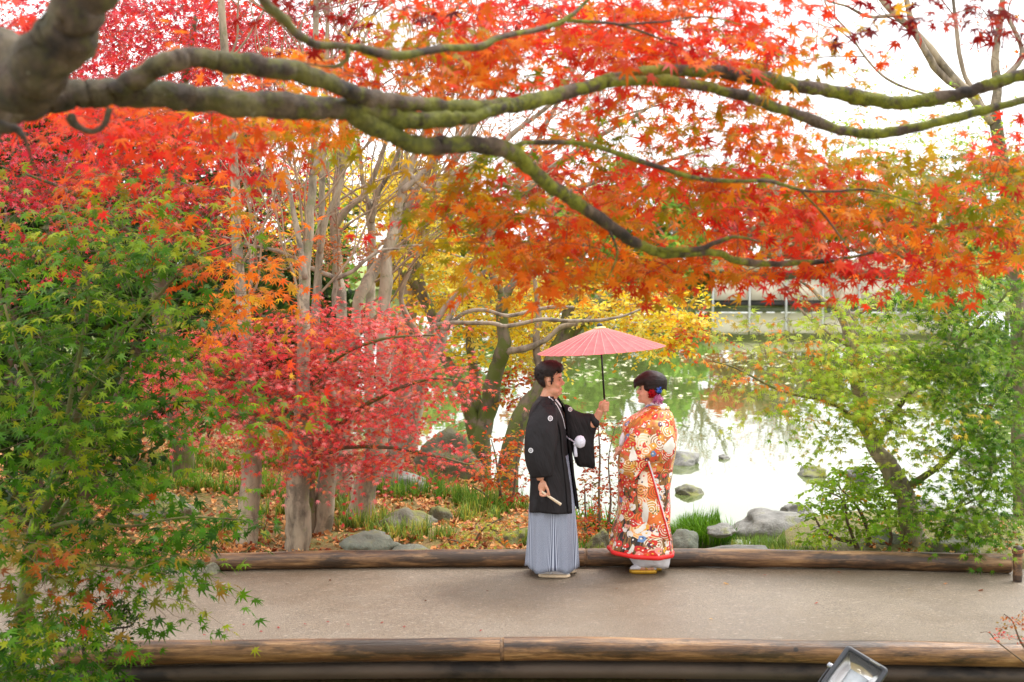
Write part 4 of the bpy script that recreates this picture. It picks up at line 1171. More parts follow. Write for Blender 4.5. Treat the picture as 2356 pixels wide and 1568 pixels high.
for q in (T.sk[1][-8], T.sk[2][-6], T.sk[3][-8], T.sk[4][-5], T.sk[5][-4], T.sk[6][-8], T.sk[6][-14]):
    grow(T, q, (T.r.normal(-.3, .6), 0, 1), .5, .007, 2, M['twig'], .1, .6)
T.finish(MAP5, "maple5", M['twig'], singles=0)

# ------------------------------------------------------------------ the maple that overhangs the camera
gz0 = float(ground_z(np.array([-2.3]), np.array([3.9]))[0])
T = Tree("overhanging_maple", (-2.35, 3.9, gz0), "orange-red maple whose mossy branches reach across the top of the picture", "tree", None, 456)
pj = P(-60, 240, 3.75)
T.limb("trunk", [(-2.35, 3.9, gz0 - .15, .15), (-2.3, 3.88, gz0 + .6, .125), (-2.1, 3.85, gz0 + 1.2, .11), (-1.85, 3.8, gz0 + 1.7, .1), (*pj, .085), (*P(60, 190, 3.6), .074), (*P(130, 110, 3.5), .072), (*P(175, 30, 3.45), .066), (*P(215, -60, 3.4), .06), (*P(250, -200, 3.4), .05)], M['bark_over'], 20, world=True, wob=.05, rough=1.0, k=9)
T.limb("branch", [(-120, 300, 3.85, 70), (0, 262, 3.9, 66), (100, 232, 4.0, 66), (200, 215, 4.05, 68), (310, 211, 4.1, 66), (450, 226, 4.2, 60), (600, 241, 4.3, 55), (720, 246, 4.4, 52), (830, 250, 4.5, 50), (930, 274, 4.6, 42), (1010, 278, 4.65, 36), (1080, 268, 4.7, 32), (1150, 250, 4.75, 26), (1180, 245, 4.78, 20)], M['bark_over'], 20, wob=.05, rough=1.0, k=9)
T.limb("branch", [(265, 208, 4.05, 44), (320, 176, 4.05, 50), (380, 145, 4.05, 50), (440, 130, 4.1, 50), (520, 142, 4.15, 48), (600, 152, 4.2, 48), (680, 164, 4.28, 46), (760, 190, 4.35, 42), (830, 218, 4.45, 40), (900, 234, 4.55, 36), (980, 240, 4.65, 32), (1060, 246, 4.7, 34), (1163, 243, 4.8, 36), (1270, 221, 4.9, 34), (1377, 190, 5.0, 32), (1448, 172, 5.1, 30), (1520, 163, 5.15, 26), (1610, 163, 5.2, 26), (1700, 172, 5.3, 30), (1825, 195, 5.4, 32), (1932, 211, 5.5, 32), (2021, 232, 5.5, 33), (2093, 236, 5.5, 32), (2182, 221, 5.5, 30), (2253, 203, 5.5, 30), (2303, 186, 5.5, 30), (2370, 165, 5.5, 26), (2440, 140, 5.5, 20)], M['bark_over'], 20, wob=.05, rough=1.0, k=9)
T.limb("branch", [(1400, 190, 5.0, 22), (1480, 184, 5.08, 24), (1593, 194, 5.15, 24), (1700, 218, 5.25, 24), (1789, 246, 5.3, 24), (1861, 272, 5.35, 24), (1932, 298, 5.4, 23), (2003, 307, 5.4, 23), (2075, 299, 5.4, 22), (2182, 275, 5.4, 21), (2289, 247, 5.4, 19), (2370, 226, 5.4, 16), (2440, 205, 5.4, 12)], M['bark_over'], 20, wob=.05, rough=1.0, k=9)
T.limb("branch", [(800, 256, 4.48, 36), (841, 280, 4.5, 40), (913, 313, 4.6, 40), (966, 336, 4.65, 42), (1038, 332, 4.7, 40), (1127, 335, 4.8, 40), (1180, 350, 4.9, 38), (1216, 386, 4.95, 34), (1270, 427, 5.05, 32), (1323, 464, 5.15, 30), (1395, 514, 5.3, 28), (1448, 550, 5.4, 26), (1500, 575, 5.5, 22), (1539, 583, 5.55, 20), (1639, 580, 5.7, 18), (1689, 597, 5.8, 17), (1753, 606, 5.9, 15), (1843, 604, 6.0, 13), (1925, 597, 6.1, 9), (2010, 580, 6.1, 5)], M['bark_over'], 20, wob=.06, rough=1.0, k=9)
T.limb("branch", [(1175, 345, 4.9, 22), (1195, 331, 4.9, 14), (1234, 327, 4.95, 12), (1355, 332, 5.0, 12), (1466, 368, 5.1, 12), (1591, 407, 5.2, 11), (1690, 416, 5.3, 10), (1771, 416, 5.4, 9), (1843, 437, 5.5, 7), (1920, 440, 5.5, 6), (2003, 437, 5.5, 5), (2120, 470, 5.6, 4)], M['bark_over'], 9, k=4)
T.limb("branch", [(1500, 572, 5.5, 12), (1600, 575, 5.5, 14), (1640, 560, 5.5, 12), (1690, 545, 5.5, 8), (1750, 555, 5.5, 4)], M['bark_over'], 8)
T.limb("branch", [(580, -80, 3.9, 26), (607, 0, 4.0, 24), (653, 43, 4.05, 24), (685, 78, 4.1, 22), (732, 103, 4.2, 20), (790, 104, 4.25, 17), (840, 114, 4.3, 20), (913, 127, 4.4, 22), (1020, 111, 4.5, 18), (1109, 107, 4.6, 17), (1145, 86, 4.65, 15), (1252, 64, 4.8, 13), (1298, 46, 4.85, 12), (1348, 4, 4.9, 8), (1390, -40, 4.9, 6)], M['bark_over'], 20, rough=1.0, k=7)
T.limb("branch", [(1298, 46, 4.85, 8), (1413, 54, 5.0, 7), (1484, 75, 5.05, 6), (1560, 105, 5.1, 3)], M['bark_over'], 7)
T.limb("branch", [(1420, 56, 5.0, 6), (1520, 50, 5.05, 5), (1620, 38, 5.1, 4), (1720, 60, 5.2, 3)], M['bark_over'], 7)
T.limb("branch", [(795, 104, 4.25, 12), (800, 130, 4.25, 11), (780, 150, 4.25, 10), (745, 152, 4.25, 6), (700, 144, 4.3, 3)], M['bark_over'], 7)
T.limb("branch", [(160, 266, 4.0, 26), (180, 292, 4.0, 16), (214, 302, 4.0, 14), (240, 286, 4.0, 14), (252, 250, 4.02, 16)], M['bark_over'], 8)
T.limb("branch", [(-80, 270, 3.7, 34), (0, 288, 3.7, 30), (40, 300, 3.7, 22), (58, 322, 3.7, 10), (75, 370, 3.75, 5), (95, 420, 3.8, 4)], M['bark_over'], 8)
T.limb("branch", [(1395, 514, 5.3, 8), (1420, 580, 5.3, 6), (1400, 640, 5.3, 4)], M['bark_over'], 6)
T.limb("branch", [(1843, 439, 5.5, 5), (1900, 500, 5.5, 5), (1960, 580, 5.5, 4)], M['bark_over'], 6)
OZ = [(50, 70, 110, 90, 10, 5, 6, RED), (210, 320, 150, 46, 22, 4.6, 5.6, RED), (420, 320, 180, 50, 30, 4.8, 5.8, RED), (560, 350, 180, 46, 26, 4.8, 5.8, ORG), (760, 330, 150, 50, 28, 4.8, 5.8, OLV), (880, 320, 90, 50, 14, 4.8, 5.6, ORG),
         (560, 215, 120, 24, 9, 4.8, 5.6, ORG), (780, 50, 130, 50, 10, 4.6, 5.6, DRED), (870, 160, 130, 44, 22, 4.6, 5.6, ORG), (960, 110, 90, 40, 12, 4.6, 5.6, OLV), (1010, 190, 110, 30, 12, 4.8, 5.6, ORG),
         (1120, 40, 180, 54, 34, 4.8, 6, RED), (1130, 120, 130, 50, 20, 4.8, 5.8, ORG), (1300, 50, 180, 60, 36, 4.9, 6, RED), (1480, 70, 200, 70, 52, 5, 6.2, ORG), (1680, 60, 140, 80, 36, 5, 6.2, RED), (1500, 140, 200, 26, 18, 5, 6, RED), (1720, 140, 110, 44, 16, 5, 6, ORG),
         (1800, 150, 80, 50, 10, 5, 6, OLV), (1290, 180, 60, 20, 3, 4.8, 5.4, LGRN), (1170, 195, 60, 20, 3, 4.8, 5.4, RED), (1350, 270, 130, 40, 7, 5, 6, LORG), (1500, 290, 160, 50, 16, 5, 6, LORG), (1660, 320, 170, 50, 24, 5, 6.2, LORG),
         (1400, 370, 170, 36, 14, 5, 5.8, LGRN), (1560, 400, 170, 40, 24, 5, 6, OLV), (1800, 380, 180, 50, 30, 5.2, 6.2, ORG), (1990, 420, 170, 46, 26, 5.3, 6.4, OLV), (2200, 440, 170, 60, 36, 5.3, 6.4, OLV), (2310, 390, 70, 50, 14, 5.3, 6.2, RED),
         (1130, 480, 120, 50, 26, 5, 5.8, OLV), (1060, 490, 60, 40, 8, 5, 5.8, RED), (1200, 560, 170, 60, 44, 5, 6, ORG), (1090, 560, 80, 50, 14, 5, 5.8, OLV), (1320, 420, 80, 40, 8, 5.2, 6, LORG), (1450, 460, 130, 50, 30, 5.2, 6.2, RED), (1580, 480, 120, 50, 28, 5.2, 6.2, MIX),
         (1400, 580, 130, 60, 34, 5.2, 6.2, ORG), (1720, 490, 150, 60, 44, 5.3, 6.4, RED), (1880, 500, 140, 70, 40, 5.3, 6.5, MIX), (2060, 520, 150, 70, 46, 5.4, 6.6, MIX), (2240, 540, 140, 70, 46, 5.4, 6.6, MIX), (2330, 600, 60, 60, 14, 5.4, 6.4, ORG),
         (1250, 640, 140, 34, 20, 5.1, 6, ORG), (1400, 660, 120, 30, 16, 5.2, 6, MIX), (1540, 620, 130, 40, 26, 5.4, 6.2, ORG), (1680, 630, 130, 44, 26, 5.5, 6.4, ORG), (1820, 640, 130, 34, 20, 5.6, 6.4, RED), (1960, 610, 130, 44, 26, 5.6, 6.6, RED), (2110, 630, 110, 44, 20, 5.6, 6.6, RED), (2230, 620, 90, 30, 10, 5.6, 6.6, ORG),
         (2220, 25, 100, 36, 14, 5, 5.8, DRED), (1860, 80, 30, 30, 2, 5, 5.6, ORG), (2320, 460, 50, 60, 10, 5.3, 6.2, OLV), (1640, 690, 60, 10, 3, 5.4, 6, MIX)]
OZ = [(x, y - (30 if y > 250 else 0) - (22 if (500 < x < 960 and y > 250) else 0), rx, ry * (.85 if y > 550 else 1), n * (.5 if (1280 < x < 1960 and 230 < y < 440) else .7 if (500 < x < 960 and y > 250) else (.8 if y > 430 else 1)), y0 + (.45 if y > 280 else .1), y1 + (.6 if y > 280 else .2), p) for x, y, rx, ry, n, y0, y1, p in OZ]
def drop_low(T, lim):
    d_ = T.lv.cat(); rel = d_[0] - np.array([0, 0, CAMZ])
    k_ = (HOR - F * rel[:, 2] / rel[:, 1]) < lim
    T.lv.p, T.lv.n, T.lv.d, T.lv.s, T.lv.c = [[a_[k_]] for a_ in d_]
T.zones(OZ, .112, .3, 10, face=.7, tilt=.5, twig_r=.0017, mul=.98)
drop_low(T, 705)
top_ = P(250, -200, 3.4)  # unseen limbs and foliage over the camera, added to dim frontal sky light
for q in (((-.2, 2.6, 5.0), (.9, 1.8, 5.6), (2.2, 1.0, 5.9)), ((-.8, 1.8, 5.2), (-.6, -.2, 5.9), (.2, -2.2, 6.2)), ((.2, 3.6, 4.9), (1.6, 4.2, 5.4), (3.4, 4.6, 5.6)), ((-1.6, 2.4, 5.0), (-3, 1.6, 5.6), (-4.4, .8, 5.8))):
    T.limb("branch", [(*top_, .045), (*q[0], .038), (*q[1], .028), (*q[2], .014)], M['bark_over'], 10, world=True)
up_pts = []
for _ in range(560):
    p_ = np.array([T.r.uniform(-5.5, 5.5), T.r.uniform(-4, 6.2), T.r.uniform(4.6, 6.6)])
    up_pts.append((p_, (ORG, RED, MIX)[T.r.integers(3)]))
T.sprays(up_pts, .14, .5, 12, 1.0, .1, .5, .2, .0035, True)
T.finish(MAP7, "maple7", M['twig'], singles=300)

# ------------------------------------------------------------------ rocks
def rock_mat(name, base, dark, moss, amt):
    m, t, b = newmat(name)
    n = noise_tex(t, 5, 8, .65); n2 = noise_tex(t, 2.2, 6, .7); n3 = noise_tex(t, 45, 4)
    c = ramp(t, n, [(.3, lin(dark)), (.55, lin(base)), (.75, np.minimum(lin(base) * 1.5, .9))])
    if moss is not None:
        ge = t.nodes.new("ShaderNodeNewGeometry"); sx = t.nodes.new("ShaderNodeSeparateXYZ")
        t.links.new(ge.outputs["Normal"], sx.inputs[0])
        k = math_(t, 'ADD', math_(t, 'MULTIPLY', sx.outputs[2], .25), n2)
        c = mixc(t, ramp(t, k, [(.82 - amt * .3, (0, 0, 0)), (.9 - amt * .3, (1, 1, 1))]), c, lin(moss))
    t.links.new(c, b.inputs["Base Color"]); b.inputs["Roughness"].default_value = .6
    bump(t, b, mixc(t, .5, n3, noise_tex(t, 14, 8, .75)), .9, .03)
    return m
M['rock'] = rock_mat("garden_rock", (118, 116, 96), (74, 72, 60), (116, 118, 44), .5)
M['rock_moss'] = rock_mat("mossy_rock", (96, 94, 68), (58, 58, 42), (104, 106, 34), .8)
M['rock_grey'] = rock_mat("grey_pond_rock", (128, 126, 120), (80, 78, 72), (120, 122, 80), .2)
M['rock_green'] = rock_mat("green_grey_rock", (126, 132, 116), (92, 96, 84), (122, 122, 60), .3)

def rock(x, y, Y, wpx, hpx, dep, seed, mat, label, group=None, sink=.3, z0=None, lean=0.0, name="rock"):
    """picture centre x, base y, distance, width and height in picture units"""
    w = wpx / F * Y / 2; h = hpx / F * Y
    c = P(x, y, Y)
    bm = bmesh.new()
    bmesh.ops.create_icosphere(bm, subdivisions=4, radius=1.0)
    off = Vector((seed * 7.3, seed * 3.1, seed * 1.7))
    rg = random.Random(seed)
    planes = [(Vector((rg.gauss(0, 1), rg.gauss(0, 1), rg.gauss(0.25, .8))).normalized(), rg.uniform(.62, .9)) for _ in range(11)]
    for v in bm.verts:
        p = v.co.copy()
        for pn, pd in planes:
            dd = p.dot(pn)
            if dd > pd: p -= pn * (dd - pd) * .85
        nz = noise.noise(p * 1.6 + off) * .24 + noise.noise(p * 4.2 + off) * .1 + noise.noise(p * 10 + off) * .045
        p = p * (1 + nz)
        v.co = Vector((p.x * w + p.z * lean * w, p.y * dep / 2, (p.z + 1 - 2 * sink) * h / (2 - 2 * sink)))
    me = bpy.data.meshes.new("rock"); bm.to_mesh(me); bm.free()
    for q in me.polygons: q.use_smooth = True
    o = link(name, me, mat)
    o.location = (c[0], Y, c[2] if z0 is None else z0)
    tag(o, label, "rock", group)
    return o
G1 = "rocks in the leaf litter"; G2 = "rocks standing in the pond"; G3 = "rocks along the pond edge"
rock(1036, 1112, 17.0, 150, 128, .9, 1, M['rock_moss'], "big pointed mossy boulder by the water, left of the groom", G1, .2, lean=-.05)
rock(938, 1246, 13.6, 160, 76, .6, 2, M['rock'], "long olive rock in the leaf litter, second back from the log", G1)
rock(1014, 1222, 14.0, 72, 62, .45, 3, M['rock_moss'], "rounded mossy rock just behind the long olive rock", G1)
rock(846, 1274, 12.5, 140, 56, .5, 4, M['rock_green'], "pale green-grey rock touching the back log beside the third trunk", G1)
rock(950, 1276, 12.4, 120, 22, .4, 5, M['rock_green'], "flat pale rock behind the log, next to the green-grey rock", G1)
rock(1190, 1272, 12.9, 130, 58, .5, 6, M['rock_moss'], "mossy rock behind the groom's hakama", G1)
rock(375, 1200, 14.5, 170, 62, .8, 7, M['rock'], "low grey rock with a mossy end behind the green maple", G1)
rock(930, 1140, 15.8, 130, 64, .7, 8, M['rock_grey'], "sloping grey slab at the foot of the leaning pale trunk", G1, lean=-.2)
rock(1378, 1276, 12.6, 70, 62, .4, 9, M['rock_moss'], "dark rock behind the log between bride and groom", G1)
rock(1576, 1276, 12.5, 80, 60, .4, 10, M['rock_green'], "smooth green-grey rock right of the bride's hem", G3)
rock(1560, 1064, WATER and (CAMZ - WATER) * F / (1064 - HOR), 116, 34, .9, 11, M['rock_grey'], "pond rock half hidden behind the bride's back", G2, .35, WATER - .05)
rock(1664, 1056, (CAMZ - WATER) * F / (1056 - HOR), 28, 13, .25, 12, M['rock_grey'], "smallest pale rock alone in the white water", G2, .35, WATER - .02)
rock(1870, 1094, (CAMZ - WATER) * F / (1094 - HOR), 80, 28, .6, 13, M['rock'], "pond rock with greenish top left of the leaning trunk", G2, .35, WATER - .04)
rock(1586, 1138, (CAMZ - WATER) * F / (1138 - HOR), 70, 30, .4, 14, M['rock'], "dark pond rock just above the grass clump", G2, .35, WATER - .04)
rock(1985, 1108, (CAMZ - WATER) * F / (1108 - HOR), 76, 40, .6, 15, M['rock_grey'], "grey pond rock behind the glossy green shrub", G2, .3, WATER - .05)
rock(2256, 1068, (CAMZ - WATER) * F / (1068 - HOR), 90, 24, .8, 16, M['rock'], "flat pond rock seen through the lime maple", G2, .35, WATER - .04)
rock(1790, 1232, 15.0, 210, 62, .9, 17, M['rock_grey'], "large dark grey rock at the pond edge left of the shrub", G3)
rock(1832, 1196, 15.8, 80, 44, .6, 18, M['rock_grey'], "angular grey rock peeking over the large shore rock", G3)
rock(1920, 1262, 13.6, 150, 60, .6, 19, M['rock'], "brown-grey rock under the glossy green shrub", G3)
rock(2052, 1268, 12.9, 80, 56, .4, 20, M['rock_green'], "pale upright rock left of the leaning trunk's foot", G3)
rock(1655, 1226, 14.2, 70, 24, .35, 21, M['rock_grey'], "small wet stone at the foot of the bright grass mound", G3)
rock(2195, 1276, 12.6, 130, 50, .5, 22, M['rock'], "low rock behind the log, right of the small floodlight", G3)
rock(2240, 1250, 13.6, 150, 80, .7, 23, M['rock'], "brown rock under the drooping lime leaves", G3)
rock(2120, 1210, 14.6, 110, 60, .6, 24, M['rock_grey'], "grey rock at the pond edge behind the leaning trunk", G3)
rock(488, 1322, 11.75, 40, 34, .2, 25, M['rock'], "small stone wedged at the left end of the back log", None, .25)
rock(1700, 1278, 12.5, 170, 26, .4, 26, M['rock_grey'], "flat grey stone between the log and the soft grass", G3)

# ------------------------------------------------------------------ grass clumps
def blades(name, parent, pts, length, width, cols, seed, droop=.5, wild=.35):
    """arching leaf blades: four joints each"""
    r = np.random.default_rng(seed)
    n = len(pts)
    az = r.uniform(0, 2 * math.pi, n)
    out = np.stack([np.cos(az), np.sin(az), np.zeros(n)], -1)
    L = length * r.uniform(.55, 1.25, n); w = width * r.uniform(.7, 1.3, n)
    lean = r.uniform(.1, wild * 2, n)
    side = np.stack([-np.sin(az), np.cos(az), np.zeros(n)], -1)
    V = []
    K = 4
    for k in range(K + 1):
        t = k / K
        z = L * (t - droop * t * t * lean * 1.6)
        rr = L * lean * (t ** 1.6)
        c = pts + out * rr[:, None] + np.array([0, 0, 1.0]) * z[:, None]
        ww = w * (1 - t ** 1.5) * .5
        V.append(c - side * ww[:, None]); V.append(c + side * ww[:, None])
    V = np.stack(V, 1)
    tri = []
    for k in range(K):
        tri += [[2 * k, 2 * k + 1, 2 * k + 3, 2 * k + 2]]
    fq = np.array(tri)[None] + (np.arange(n) * (2 * K + 2))[:, None, None]
    cc = np.repeat(cols, 2 * K + 2, axis=0)
    o = link(name, mesh_np(name, V.reshape(-1, 3), fq.reshape(-1, 4), cols=cc), M['blade'], parent)
    o["kind"] = "stuff"
    return o
M['soil'] = two_tone('dark_soil', [(.3, (62, 54, 36)), (.7, (92, 92, 44))], 12)
GRA = srgb_pal((3, (96, 140, 46)), (2, (120, 160, 60)), (2, (150, 176, 80)), (1, (190, 176, 70)))
GRB = srgb_pal((3, (112, 156, 40)), (2, (136, 176, 56)), (2, (88, 130, 36)))
GRL = srgb_pal((2, (130, 160, 70)), (2, (160, 180, 96)), (1, (196, 190, 90)), (1, (100, 140, 60)))
def clump(x, y, Y, rx, n, L, w, pal, label, seed, group="leafy clumps in the leaf litter", ry=None, name="grass_clump", droop=.5, wild=.35, sub=1):
    c = P(x, y, Y)
    gz = float(ground_z(np.array([c[0]]), np.array([Y]))[0])
    r = np.random.default_rng(seed)
    root = empty(name, (c[0], Y, gz), label, "grass", group)
    R = rx / F * Y; RY = R * .6 if ry is None else ry
    q = np.sqrt(r.random(n)); a = r.uniform(0, 6.28, n)
    if sub > 1:
        ca = r.uniform(0, 6.28, sub); cq = np.sqrt(r.random(sub)); k = r.integers(0, sub, n)
        X = c[0] + np.cos(ca[k]) * cq[k] * R + r.normal(0, .025, n); YY = Y + np.sin(ca[k]) * cq[k] * RY + r.normal(0, .025, n)
    else:
        X = c[0] + np.cos(a) * q * R; YY = Y + np.sin(a) * q * RY
    Z = np.maximum(ground_z(X, YY) - .01, WATER)
    if name == "sedge_mound":
        zc = max(gz, WATER) ; zt_ = c[2]
        e_ = np.clip(1 - ((X - c[0]) / (R * 1.02)) ** 2 - ((YY - Y) / (RY * 1.02)) ** 2, 0, 1)
        Z = zc + (max(zt_ - zc, .06) + .05) * np.sqrt(e_)
        v_, f_ = ellipsoid((c[0], Y, zc - .02), (R, RY, max(zt_ - zc, .06) + .05), nu=24, nv=12)
        Acc().add(v_, f_).build("soil", M['soil'], root)
    lv = Leaves(seed)
    cols = np.clip(lv.pick(pal, n) * r.uniform(.7, 1.25, (n, 1)), .01, .8)
    blades("blades", root, np.stack([X, YY, Z], -1), L, w, cols, seed, droop, wild)
    return root
LC = [(640, 1130, 15.4, 70, 200, .30, .016, GRA, "lily-leaved clump between the first and second pale trunk", 12),
      (650, 1080, 17.0, 80, 240, .34, .018, GRA, "far green strap-leaf clump between the first two trunks", 14),
      (520, 1120, 15.5, 90, 200, .28, .015, GRA, "strap-leaf clump left of the first pale trunk", 12),
      (440, 1070, 17.0, 90, 220, .30, .016, GRA, "strap-leaf clump behind the low grey rock", 12),
      (600, 1190, 14.0, 50, 90, .26, .014, GRL, "yellowing clump at the first trunk's side", 6),
      (780, 1170, 14.2, 50, 110, .28, .014, GRL, "yellowing clump between the third and the leaning trunk", 7),
      (830, 1210, 13.5, 60, 120, .26, .013, GRL, "yellow-green clump at the leaning trunk's foot", 7),
      (925, 1262, 13.0, 70, 120, .24, .012, GRL, "pale arching clump between the green-grey and long rocks", 8),
      (880, 1215, 13.9, 40, 70, .2, .012, GRL, "small clump left of the long olive rock", 5),
      (1060, 1150, 15.4, 100, 300, .28, .014, GRA, "dark green strap-leaf bed in front of the mossy boulder", 16),
      (1150, 1170, 14.9, 70, 200, .28, .014, GRA, "dark green strap-leaf bed left of the groom's coat", 12),
      (980, 1110, 16.2, 60, 150, .26, .014, GRA, "strap-leaf clump at the left foot of the mossy boulder", 8),
      (1375, 1205, 14.0, 50, 80, .3, .026, GRB, "broad-leaved lime clump between bride and groom", 6),
      (1405, 1250, 12.9, 40, 60, .16, .026, GRB, "low broad-leaved clump beside the bride's hem", 5),
      (1350, 1265, 12.5, 30, 60, .16, .012, GRA, "fine grass tuft behind the log at the groom's front", 4)]
LC += [(560, 1230, 13.3, 40, 90, .24, .013, GRL, "yellowing clump in front of the first pale trunk's foot", 5),
       (700, 1150, 14.9, 50, 150, .28, .015, GRA, "green strap-leaf clump just behind the second trunk", 8),
       (900, 1160, 15.2, 60, 160, .26, .014, GRA, "green clump right of the leaning trunk, before the grey slab", 8),
       (760, 1105, 16.6, 70, 220, .32, .016, GRA, "deep green strap-leaf bed between the third and leaning trunks", 12),
       (350, 1120, 15.6, 80, 200, .28, .015, GRA, "strap-leaf clump left of the low grey rock", 10),
       (1000, 1262, 12.9, 50, 90, .18, .012, GRL, "short pale clump left of the maple sapling", 6),
       (1240, 1262, 12.8, 40, 80, .2, .013, GRA, "green tuft hidden low behind the groom", 4),
       (1090, 1200, 14.0, 60, 120, .22, .013, GRL, "thin yellow-green clump behind the maple sapling", 8)]
for i, q in enumerate(LC):
    clump(*q[:3], q[3] * 1.15, int(q[4] * 1.9), q[5] * 1.1, *q[6:9], seed=500 + i, sub=q[9] * 2)
clump(1612, 1224, 14.6, 84, 1500, .26, .009, GRB, "bright green rounded grass mound at the water's edge beside the bride", 520, "grass at the pond edge", name="sedge_mound", wild=.4, ry=.3)
clump(1590, 1200, 15.0, 26, 40, .5, .018, GRB, "tall iris-like blades rising from the bright grass mound", 521, "grass at the pond edge", wild=.2)
clump(1760, 1270, 13.0, 90, 900, .2, .007, GRL, "soft pale grass behind the log left of the shrub", 522, "grass at the pond edge", name="sedge_mound", wild=.5, ry=.3)
clump(1690, 1266, 13.3, 40, 260, .18, .007, GRL, "small soft grass tuft beside the stream mouth", 523, "grass at the pond edge", wild=.5)
clump(1835, 1275, 12.6, 50, 240, .14, .008, GRL, "thin grass fringe under the shrub's left side", 524, "grass at the pond edge", wild=.5)

# ------------------------------------------------------------------ leaf litter
def litter(name, n, xr, yr, seed, cond, size=.05):
    r = np.random.default_rng(seed)
    X = r.uniform(*xr, n * 2); Y = r.uniform(*yr, n * 2)
    dens = np.sin(X * 1.9 + 1) * np.sin(Y * 1.6) * .5 + .6
    k = (pond_sd(X, Y) > .25) & cond(X, Y) & (r.random(n * 2) < dens + .25)
    X, Y = X[k][:n], Y[k][:n]
    n = len(X)
    lv = Leaves(seed)
    Z = ground_z(X, Y) + r.uniform(.012, .04, n)
    pal = lv.pick(LIT, n) * r.uniform(.65, 1.3, (n, 1))
    data = [np.stack([X, Y, Z], -1), unit(r.normal(0, .35, (n, 3)) + np.array([0, 0, 1])), unit(r.normal(0, 1, (n, 3)) * np.array([1, 1, .25])), size * r.uniform(.6, 1.5, n), np.clip(pal, .01, .8)]
    o = build_leaves(data, CURL, name, M['dry'], None, seed=seed)
    return tag(o, "brown and orange fallen leaves carpeting the bank behind the back log", "leaf litter", kind="stuff")
litter("leaf_litter", 15000, (-6.5, 1.4), (11.98, 20), 61, lambda X, Y: X < 1.4 - (Y - 12) * .1, .062)
o = litter("fallen_leaves", 500, (3.2, 6), (12.0, 14), 62, lambda X, Y: X > 3.2, .05)
o["label"] = "scattered brown leaves on the mossy bank beside the roped post"

r_ = np.random.default_rng(77)
n_f = 620
cl_ = np.stack([r_.uniform(-1.5, 11, 46), r_.uniform(24, 52, 46)], -1)
k_ = r_.integers(0, 46, n_f)
fx_ = cl_[k_, 0] + r_.normal(0, .9, n_f); fy_ = cl_[k_, 1] + r_.normal(0, .7, n_f)
ok_ = pond_sd(fx_, fy_) < -.4
fx_, fy_ = fx_[ok_], fy_[ok_]; n_f = len(fx_)
fd = [np.stack([fx_, fy_, np.full(n_f, WATER + .006)], -1), unit(r_.normal(0, .02, (n_f, 3)) + np.array([0, 0, 1])), unit(r_.normal(0, 1, (n_f, 3)) * np.array([1, 1, 0])), r_.uniform(.1, .34, n_f), np.clip(lin((206, 204, 160)) * r_.uniform(.6, 1.2, (n_f, 1)), .01, .9)]  # sky glints on the ripples put into the leaves' pale colour
o = build_leaves(fd, OVAL, "sky_fleck_leaves", M['dry'], None, seed=5)
tag(o, "pale floating leaf flecks painted as sky glints on the green part of the pond", "floating leaves", kind="stuff")

# single leaves lying on the path
def path_leaf(x, y, size, rgb, label, seed):
    Y = CAMZ * F / (y - HOR)
    c = P(x, y, Y)
    r = random.Random(seed)
    me = _single["maple7"][seed % 4]
    o = bpy.data.objects.new("fallen_leaf", me)
    COL.objects.link(o)
    o.location = (c[0], Y, float(deck_z(c[0])) + .012)
    o.rotation_euler = (r.uniform(-.25, .25), r.uniform(-.25, .25), r.uniform(0, 6.28))
    o.scale = (size,) * 3
    o.color = (*lin(rgb), 1)
    return tag(o, label, "leaf", "single leaves lying on the path")
rr_ = random.Random(4)
ORD = ['first', 'second', 'third', 'fourth', 'fifth', 'sixth', 'seventh', 'eighth', 'ninth', 'tenth', 'eleventh']
redl = [(470, 1462), (520, 1452), (560, 1440), (600, 1457), (640, 1448), (700, 1441), (755, 1437), (800, 1444), (880, 1440), (930, 1450), (1105, 1462)]
for i, (x, y) in enumerate(redl):
    path_leaf(x, y, .045, (170, 44, 50), "small dark red leaf on the path, %s along the front log from the green maple" % ORD[i], 10 + i)
brn = [(660, 1345), (760, 1338), (980, 1390), (1120, 1368)]
for i, (x, y) in enumerate(brn):
    path_leaf(x, y, .05, (104, 66, 46), "small brown leaf on the open path left of the groom, %s from the green maple" % ORD[i], 30 + i)
for i, (x, y, s, c, lab) in enumerate([(1668, 1348, .075, (226, 170, 80), "pale yellow leaf on the path right of the bride, nearest her"), (1880, 1392, .055, (186, 70, 46), "red-brown leaf alone in the middle of the path's right half"),
                                   (2090, 1356, .07, (220, 180, 110), "pale tan leaf on the path below the right log"), (2175, 1340, .06, (226, 140, 60), "orange leaf on the path close to the right log"),
                                   (1635, 1433, .05, (222, 170, 70), "tiny yellow leaf on the path near the front log"), (2258, 1353, .13, (150, 96, 70), "large curled brown leaf on the path near the roped post"),
                                   (2330, 1462, .06, (226, 150, 110), "peach leaf on the path beside the red twigs at the right edge"), (1760, 1328, .05, (190, 80, 60), "small red leaf right against the back log, right of the bride"),
                                   (1418, 1362, .04, (140, 96, 66), "tiny brown leaf on the path between the couple's feet"), (1930, 1318, .05, (176, 84, 60), "red-brown leaf tucked under the right back log"), (2030, 1500, .05, (222, 160, 120), "pale leaf beside the big floodlight's top corner")]):
    path_leaf(x, y, s, c, lab, 50 + i)

